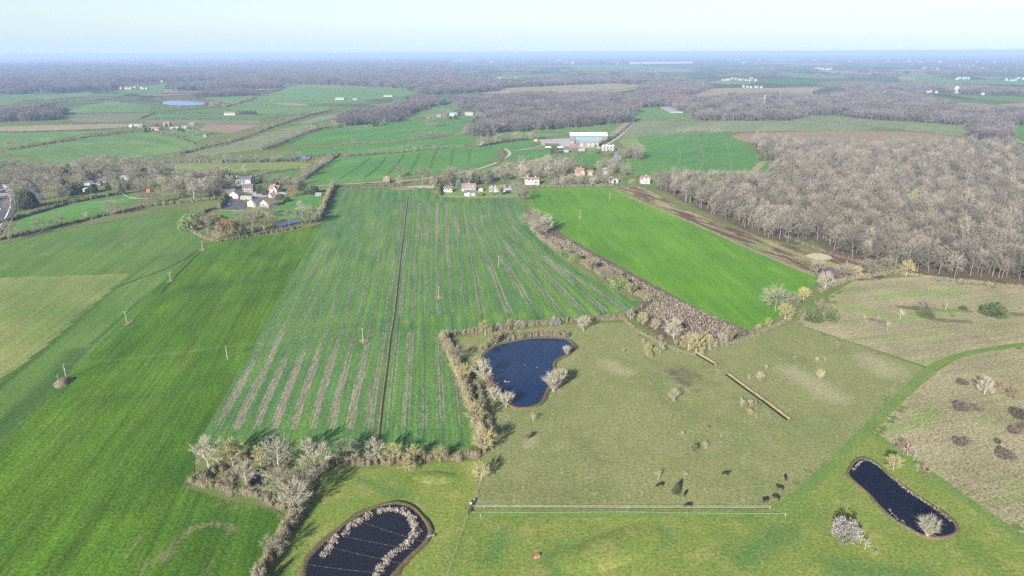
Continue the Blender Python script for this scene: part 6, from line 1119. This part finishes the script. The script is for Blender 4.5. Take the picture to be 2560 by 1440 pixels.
# ------------------------------------------------------------------ power line
M['pole_wood'] = plain('pole_wood', (.27, .245, .205, 1), .9, var=.15, vs=2)
M['cable'] = plain('cable_metal', (.16, .17, .17, 1), .7)
LINE1 = [(166, 946, 911), (569, 899, 866), (908, 856, 821), (1097, 748, 717), (1247, 668, 640), (1450, 548, 526), (1524, 502, 485)]
LINE2 = [(507, 627, 603), (427, 705, 681), (317, 806, 779)]
LBL = ['stout wooden pole standing on the heap of spoil', 'slim wooden pole in the middle of the wheat field', 'wooden pole on a bare patch left of the field ditch', 'wooden pole on a soil patch right of the field ditch', 'wooden pole in the right half of the striped field', 'nearer wooden pole in the lush field', 'farther wooden pole in the lush field', 'wooden pole near the farm copse', 'wooden pole between the farm copse and the middle of the left border', 'wooden pole halfway along the left field border']
mb = MB(); mb.tube([(0, 0, -.3), (0, 0, 1)], [1, .75], 6); PTS = {}
def pole(px, py, top, lb, dr, double=False):
    x, y = at(px, py); h = ztop(px, py, top); t = empty('utility_pole', (x, y, 0.03), lb, 'pole', 'wooden power poles', dr)
    m_ = MB(); m_.tube([(0, 0, -.2), (0, 0, h)], [.19, .13], 6); obj('pole', m_.mesh('pole', M['pole_wood']), t)
    for z in ((h - .25, h - 1.3) if double else (h - .25,)):
        m_ = MB(); m_.box(-1.25, 1.25, -.08, .08, z - .08, z + .08); obj('crossarm', m_.mesh('crossarm', M['wood']), t)
    for s in (-1.1, 0, 1.1): m_ = MB(); m_.cone((s, 0), .07, .05, h - .16, h + .15, 6); obj('insulator', m_.mesh('insulator', M['white']), t)
    if double: m_ = MB(); m_.box(-.5, .5, -.6, -.15, h - 2.6, h - 1.6); obj('transformer', m_.mesh('transformer', M['steel']), t)
    return np.array([x, y, h])
def line(L, lbs):
    out = []; P2 = A([(a, b) for a, b, c in L])
    for i, (a, b, c) in enumerate(L):
        d = P2[min(i + 1, len(L) - 1)] - P2[max(i - 1, 0)]; out.append((pole(a, b, c, lbs[i], math.atan2(d[1], d[0]) + math.pi / 2, lbs[i].startswith('stout')), d / np.linalg.norm(d)))
    return out
O1 = line(LINE1, LBL[:7]); O2 = line(LINE2, LBL[7:])
SIDE = ['near', 'middle', 'far']
for (pa, da), (pb, db), wh in [(O1[k], O1[k + 1], ('between the spoil heap and the wheat field pole', 'between the wheat field pole and the ditch pole', 'crossing the field ditch', 'over the right half of the striped field', 'over the round clump', 'over the lush field')[k]) for k in range(6)] + [(O2[0], O2[1], 'down from the farm copse'), (O2[1], O2[2], 'along the left field border'), (O2[2], O1[0], 'ending at the spoil heap')]:
    for s in (-1, 0, 1):
        na, nb = np.array([-da[1], da[0]]), np.array([-db[1], db[0]]); t_ = np.linspace(0, 1, 9)[:, None]
        p = np.array([*(pa[:2] + na * s * 1.1), pa[2] + .12]) * (1 - t_) + np.array([*(pb[:2] + nb * s * 1.1), pb[2] + .12]) * t_; p[:, 2] -= 4 * .9 * (t_ * (1 - t_))[:, 0]
        mb = MB(); mb.tube(p, .016, 3); obj('power_cable', mb.mesh('power_cable', M['cable']), None, None, '%s thin power cable %s' % (SIDE[s + 1], wh), 'cable', 'power cables')
for px, py, tp, lb in [(145, 947, 942, 'left white marker post on the spoil heap'), (161, 956, 950, 'right white marker post on the spoil heap'), (1256, 1, 0, '')][:2]:
    x, y = at(px, py); mb = MB(); mb.tube([(0, 0, 0), (0, 0, 2.2)], [.1, .08], 5); obj('marker_post', mb.mesh('marker_post', M['white']), None, (x, y, 0.3), lb, 'post')
x, y = at(216, 543); mb = MB()
# ------------------------------------------------------------------ fences, gate and small things of the pasture
def fence(pts, label, step=7.0, h=1.2, r=.045, rails=(1.1, .6), world=False, mat='wood', pr=.08):
    p = resample(np.array(pts, float) if world else A(pts), step); t = empty('fence', (p[0, 0], p[0, 1], 0.05), label, 'fence'); q = p - p[0]
    m_ = MB(); m_.tube([(0, 0, -.2), (0, 0, h)], [pr, pr], 5); pm = m_.mesh('post', M['wood'])
    for a in q[:100]: obj('post', pm, t, (a[0], a[1], 0))
    for z in rails: m_ = MB(); m_.tube(np.column_stack([q, np.full(len(q), z)]), r, 4); obj('rail', m_.mesh('rail', M[mat]), t)
M['paleline'] = plain('pale_rope', (.36, .35, .31, 1), .8)
M['wire'] = plain('grey_wire', (.12, .12, .12, 1), .7)
fence([(1181, 1270), (1400, 1271), (1650, 1272), (1924, 1272)], 'long pale fence along the bottom of the pasture', 6, r=.028, mat='paleline', pr=.05)
fence([(1176, 1286), (1400, 1287), (1560, 1285), (1700, 1288), (1962, 1290)], 'second pale fence just below the pasture fence', 7, r=.022, rails=(.9,), mat='paleline', pr=.04)
fence([(1924, 1272), (1990, 1224), (2090, 1132), (2180, 1046), (2250, 978), (2312, 921)], 'fence climbing along the mown strip', 7, rails=(1.1,), r=.025, pr=.055)
fence([(2312, 921), (2230, 892), (2120, 855), (2050, 830), (1980, 807)], 'fence along the top right side of the pasture', 7, rails=(1.1,), r=.025, pr=.055)
fence([(1202, 1204), (1190, 1240), (1184, 1262)], 'fence from the round yellow tree to the gate', 5, rails=(1.1,), r=.05, mat='paleline')
fence([(1170, 1290), (1150, 1345), (1130, 1405), (1112, 1460), (1090, 1530)], 'fence running from the gate to the frame bottom', 5, rails=(1.1,), r=.035, mat='paleline', pr=.055)
fence([(172, 512), (240, 507), (300, 502), (343, 498)], 'white rope fence across the left paddock', 6, rails=(1.0,), r=.07, mat='white')
fence([(308, 487), (322, 495), (345, 498), (370, 499)], 'white post and rail fence at the paddock corner', 3, rails=(1.1, .6), r=.1, mat='white')
fence([(545, 529), (580, 528), (620, 531)], 'pale fence in front of the farm yard', 4, rails=(1.1, .6), r=.1, mat='conc')
fence([(1100, 493), (1180, 495), (1285, 492)], 'pale fence below the white house gardens', 5, rails=(1.0, .5), r=.08)
strip('worn_strip', [(1181, 1273), (1400, 1274), (1650, 1275), (1924, 1275)], 0.5, M['margin'], 5)
a, b = A([(1182, 1263), (1170, 1289)]); dv = b - a; L = np.linalg.norm(dv); t = empty('gate', (a[0], a[1], .05), 'dark field gate between the two pale fences', 'gate', None, math.atan2(dv[1], dv[0]))
for xx in (0, L): mb = MB(); mb.box(xx - .14, xx + .14, -.14, .14, 0, 1.6); obj('gate_post', mb.mesh('gate_post', M['timber']), t)
mb = MB()
for z in (.3, .55, .8, 1.05, 1.3): mb.box(.15, L - .15, -.04, .04, z - .05, z + .05)
obj('gate_rail', mb.mesh('gate_rail', M['timber']), t); mb = MB(); mb.tube([(.15, -.06, .3), (L - .15, -.06, 1.3)], .05, 4); obj('brace', mb.mesh('brace', M['timber']), t)
x, y = at(1182, 1257); t = empty('water_trough', (x, y, .05), 'white water trough beside the gate', 'trough', None, R_(65)); mb = MB()
for bx in ((-1.1, 1.1, -.5, .5, 0, .12), (-1.1, 1.1, -.5, -.42, .12, .8), (-1.1, 1.1, .42, .5, .12, .8), (-1.1, -1.02, -.42, .42, .12, .8), (1.02, 1.1, -.42, .42, .12, .8)): mb.box(*bx)
obj('basin', mb.mesh('basin', M['white']), t); mb = MB(); mb.box(-1.02, 1.02, -.42, .42, .12, .62); obj('trough_water', mb.mesh('trough_water', M['w_navy']), t)
for px, py, tp, lb in [(1210, 1272, 1267, 'single white post on the pasture fence'), (1202, 1294, 1288, 'single white post on the lawn below the gate'), (1925, 1273, 1265, 'white corner post of the pasture fence'), (1963, 1291, 1285, 'white end post of the second fence')]:
    x, y = at(px, py); mb = MB(); mb.tube([(0, 0, -.2), (0, 0, 1.5)], [.08, .07], 6); obj('post', mb.mesh('post', M['white']), None, (x, y, .05), lb, 'post')
# red tubs on a pallet on the lawn
c = A([(1343, 1394)])[0]; ang = R_(30); t = empty('pallet', (c[0], c[1], .06), 'pale low trolley carrying red tubs on the lawn', 'pallet', None, ang); mb = MB()
for k in range(5): mb.box(-1.0, 1.0, -.45 + k * .2, -.33 + k * .2, .16, .2)
obj('board', mb.mesh('board', M['white']), t); mb = MB(); [mb.box(xx - .06, xx + .06, -.45, .47, 0, .159) for xx in (-.8, 0, .8)]; obj('bearer', mb.mesh('bearer', M['wood']), t)
for k, xx in enumerate((-.62, 0, .62)):
    px_ = c + np.array([math.cos(ang), math.sin(ang)]) * xx; t = empty('red_tub', (px_[0], px_[1], .265), '%s red tub on the pale trolley' % ('leftmost', 'middle', 'rightmost')[k], 'tub', 'red tubs on the trolley'); mb = MB(); mb.tube([(0, 0, 0), (0, 0, .75)], [.22, .28], 10); obj('barrel', mb.mesh('barrel', M['redpaint']), t); mb = MB(); mb.tube([(0, 0, .751), (0, 0, .82)], [.3, .27], 10); obj('lid', mb.mesh('lid', M['redpaint']), t)
# float on the blue pond
x, y = at(1267, 957); t = empty('pond_raft', (x, y, .42), 'small white frame raft with a red float on the blue pond', 'raft'); mb = MB(); mb.tube([(-1.2, -.5, .05), (-1.2, .7, .05)], .09, 5); mb.tube([(1.2, -.6, .05), (1.2, .9, .05)], .11, 5); mb.tube([(-1.2, 0, .12), (1.2, 0, .12)], .08, 5); obj('frame', mb.mesh('frame', M['white']), t); mb = MB(); th = np.linspace(-1.5, 1.5, 7); mb.tube([(-.7, .2, .5 + .42 * math.sin(q)) for q in th], [.42 * math.cos(q) + .01 for q in th], 10); obj('float', mb.mesh('float', M['redpaint'], sm=True), t)
for px, py, lb in [(1312, 915, 'left white gull on the blue pond'), (1342, 921, 'right white gull on the blue pond')]:
    x, y = at(px, py); mb = MB(); mb.tube([(-.22, 0, .1), (-.1, 0, .12), (.08, 0, .14), (.17, 0, .2), (.22, 0, .32), (.28, 0, .33)], [.02, .09, .1, .07, .05, .03], 7); obj('gull', mb.mesh('gull', M['white'], sm=True), None, (x, y, .4), lb, 'bird', 'gulls on the blue pond')
# ropes and landing stage of the slate pond
for k, (p0, p1) in enumerate([((1150, 485), (2140, 805)), ((600, 670), (2005, 940)), ((420, 850), (1760, 1170)), ((110, 1180), (1500, 1345))]):
    a, b = at(740 + p0[0] / 6.737, 1240 + p0[1] / 6.737), at(740 + p1[0] / 6.737, 1240 + p1[1] / 6.737); t = empty('pond_rope', (a[0], a[1], .9), '%s bird rope from the top across the slate pond' % ORD[k], 'rope', 'bird ropes across the slate pond'); dv = b - a; mb = MB(); tt = np.linspace(0, 1, 8); mb.tube([(dv[0] * s, dv[1] * s, -1.2 * s * (1 - s)) for s in tt], .012, 3); obj('cord', mb.mesh('cord', M['steel']), t)
    for s in (.15, .3, .47, .66): mb = MB(); mb.box(-.06, .06, -.06, .06, -.06, .06); obj('flag', mb.mesh('flag', M['white']), t, (dv[0] * s, dv[1] * s, -1.2 * s * (1 - s)))
a, b = A([(1067, 1347), (1087, 1342)]); dv = b - a; t = empty('landing_stage', (a[0], a[1], .5), 'narrow pale plank landing stage on the right bank of the slate pond', 'jetty', None, math.atan2(dv[1], dv[0])); L = np.linalg.norm(dv)
for k in (-.32, .12): mb = MB(); mb.box(0, L, k, k + .26, .3, .36); obj('plank', mb.mesh('plank', M['conc']), t)
for xx in (.1, L - .2): mb = MB(); mb.box(xx, xx + .12, -.3, .36, -.4, .299); obj('pile', mb.mesh('pile', M['timber']), t)
# straight ditches in the pasture
for q, lb in [([(1814, 938), (1865, 976), (1915, 1012), (1968, 1053)], 'long'), ([(1740, 888), (1785, 914)], 'short')]:
    strip('ditch_water', q, 1.3, M['w_navy'], 9, False); p = A(q); d = p[-1] - p[0]; d /= np.linalg.norm(d); off = np.array([-d[1], d[0]]) * 1.35; off = off if off[0] > 0 else -off
    strip('ditch_bank', p + off, 1.7, M['tanbank'], 5, False, True, prof=[.25, .95, .8, .1]); hedge(p + off * 1.15, .75, 1.2, 'reed', 'dry reeds along the %s straight pasture ditch' % lb, 8, False, 'reed_bed', 'stuff', world=True, sl=.5, core=False)
# ------------------------------------------------------------------ cattle
def cow_mesh(graze):
    me = bpy.data.meshes.new('cow_frame'); V = []; E = []; Rr = []
    def add(p, r, par=None):
        V.append(p); Rr.append(r)
        if par is not None: E.append((par, len(V) - 1))
        return len(V) - 1
    a = add((0, 0, 1.0), (.36, .40)); b = add((.5, 0, 1.02), (.34, .40), a); c_ = add((.85, 0, 1.05), (.27, .34), b); d = add((-.5, 0, 1.02), (.36, .40), a); e = add((-.85, 0, 1.08), (.28, .30), d)
    n1 = add((1.1, 0, 1.0 if graze else 1.28), (.17, .2), c_); hd = add((1.32, 0, .62 if graze else 1.42), (.15, .15), n1); mz = add((1.5, 0, .25 if graze else 1.3), (.09, .09), hd)
    for s in (-1, 1):
        k = add((.8, s * .2, .68), (.12, .12), c_); kk = add((.8, s * .2, .4), (.075, .075), k); kf = add((.8, s * .2, .04), (.07, .07), kk)
        k = add((-.75, s * .22, .72), (.15, .17), e); kk = add((-.92, s * .22, .42), (.08, .08), k); kf = add((-.86, s * .22, .04), (.07, .07), kk)
        add((1.28, s * .26, .66 if graze else 1.48), (.035, .05), hd)
    tl = add((-1.08, 0, 1.05), (.05, .05), e); add((-1.14, 0, .5), (.035, .035), tl)
    me.from_pydata(V, E, []); o = bpy.data.objects.new('cow_frame', me); COL.objects.link(o); md = o.modifiers.new('s', 'SKIN'); o.modifiers.new('d', 'SUBSURF').levels = 1
    for q, r in zip(me.skin_vertices[0].data, Rr): q.radius = r
    me.skin_vertices[0].data[0].use_root = True
    dg = bpy.context.evaluated_depsgraph_get(); out = bpy.data.meshes.new_from_object(o.evaluated_get(dg)); bpy.data.objects.remove(o)
    out.name = 'cow'; out.materials.clear(); out.materials.append(M['hide']); out.polygons.foreach_set('use_smooth', np.ones(len(out.polygons), bool)); return out
M['hide'] = plain('black_hide', (.006, .0055, .0055, 1), .8, var=.2, vs=3)
CM = [cow_mesh(True), cow_mesh(False)]
for k, (px, py, rz, g, lb) in enumerate([(1650, 1217, 190, 0, 'black cow left of the young conifer, facing left'), (1713, 1238, 240, 0, 'black cow just right of the young conifer'), (1720, 1269, 185, 0, 'black cow close against the pasture fence'), (1813, 1189, 350, 1, 'black cow standing alone in mid pasture'), (1963, 1199, 80, 1, 'black cow farthest right in the pasture'), (1950, 1225, 160, 0, 'black cow below the farthest right one'), (1941, 1249, 130, 1, 'black cow nearest the fence corner'), (1914, 1255, 200, 0, 'black cow left of the one nearest the fence corner')]):
    x, y = at(px, py); obj('cow', CM[k % 2], None, (x, y, .06), lb, 'cow', 'black cattle in the pasture', rz=R_(rz), sc=1.15)
# ------------------------------------------------------------------ vehicles
def car(px, py, rz, paint, label, L=4.3):
    x, y = at(px, py); t = empty('parked_car' if 'motorway' not in label else 'car', (x, y, .3), label, 'car', None, R_(rz)); h = L / 2
    mb = MB(); pr = [(-h, .35), (h, .35), (h, .75), (h * .55, .9), (-h * .95, .95), (-h, .8)]; mb.add([(a, s * .88, b) for s in (-1, 1) for a, b in pr], [(i, (i + 1) % 6, 6 + (i + 1) % 6, 6 + i) for i in range(6)] + [(0, 3, 2, 1), (0, 5, 4, 3), (6, 7, 8, 9), (6, 9, 10, 11)]); obj('body', mb.mesh('body', M[paint]), t)
    mb = MB(); mb.add([(-h * .85, -.78, .951), (h * .4, -.78, .951), (h * .4, .78, .951), (-h * .85, .78, .951), (-h * .6, -.62, 1.45), (h * .05, -.62, 1.45), (h * .05, .62, 1.45), (-h * .6, .62, 1.45)], [(0, 1, 5, 4), (1, 2, 6, 5), (2, 3, 7, 6), (3, 0, 4, 7)]); obj('window', mb.mesh('window', M['glass']), t)
    mb = MB(); mb.box(-h * .6, h * .05, -.62, .62, 1.452, 1.5); obj('roof', mb.mesh('roof', M[paint]), t)
    for sx in (-.62, .62):
        for sy in (-.82, .82): mb = MB(); mb.tube([(sx * h, sy - .1, .33), (sx * h, sy + .1, .33)], .33, 10); obj('wheel', mb.mesh('wheel', M['black']), t)
car(593, 499, 10, 'redpaint', 'red car parked in the farm yard'); car(6, 524, 80, 'white', 'white car on the motorway'); car(577, 512, 60, 'white', 'white car parked in the farm yard'); car(1050, 470, 10, 'white', 'white car parked on the gravel by the lane'); car(1030, 469, 15, 'steel', 'silver car parked on the gravel by the lane'); car(640, 490, 5, 'steel', 'silver car on the gravel drive below the brick house')
x, y = at(6, 484); t = empty('lorry', (x, y, .3), 'white lorry on the motorway beyond the bridge', 'lorry', None, R_(95))
for nm, bx, mt in (('trailer', (-6, 3.6, -1.25, 1.25, 1.1, 4.0), 'white'), ('cab', (4, 6.2, -1.2, 1.2, .8, 3.4), 'white'), ('window', (6.2, 6.26, -1.0, 1.0, 2.1, 3.1), 'glass'), ('chassis', (-6, 4, -.5, .5, .7, 1.09), 'black')): mb = MB(); mb.box(*bx); obj(nm, mb.mesh(nm, M[mt]), t)
for sx in (-4.8, -3.6, 4.9):
    for sy in (-1.05, 1.05): mb = MB(); mb.tube([(sx, sy - .15, .5), (sx, sy + .15, .5)], .5, 10); obj('wheel', mb.mesh('wheel', M['black']), t)
a, b = A([(-60, 506), (34, 496)]); dv = b - a; L = np.linalg.norm(dv); t = empty('road_bridge', (a[0], a[1], 0), 'pale concrete bridge over the motorway at the left edge', 'bridge', None, math.atan2(dv[1], dv[0]))
mb = MB(); mb.box(0, L, -3.5, 3.5, 4.6, 5.4); obj('deck', mb.mesh('deck', M['conc']), t)
for yy in (-3.5, 3.3): mb = MB(); mb.box(0, L, yy, yy + .2, 5.401, 6.4); obj('parapet', mb.mesh('parapet', M['conc']), t)
for xx in (L * .1, L * .55, L * .98): mb = MB(); mb.box(xx - .5, xx + .5, -2.5, 2.5, 0, 4.599); obj('pier', mb.mesh('pier', M['conc']), t)
exec_haze = True
bm = bmesh.new(); bmesh.ops.create_cube(bm, size=1.0); me = bpy.data.meshes.new('haze'); bm.to_mesh(me); bm.free()
hz = obj('haze', me, kind='stuff', label='pale blue haze over the countryside'); hz.scale = (150000, 150000, CAM_H + 8); hz.location = (0, 0, (CAM_H + 8) / 2 - 1.5)
m = bpy.data.materials.new('haze_air'); m.use_nodes = True; nt = m.node_tree; nt.nodes.clear(); ho = nt.nodes.new('ShaderNodeOutputMaterial'); hv = nt.nodes.new('ShaderNodeVolumePrincipled')
hv.inputs['Color'].default_value = (0.36, 0.50, 0.78, 1); hv.inputs['Density'].default_value = 0.0001; hv.inputs['Anisotropy'].default_value = 0.0
nt.links.new(hv.outputs[0], ho.inputs['Volume']); me.materials.append(m)
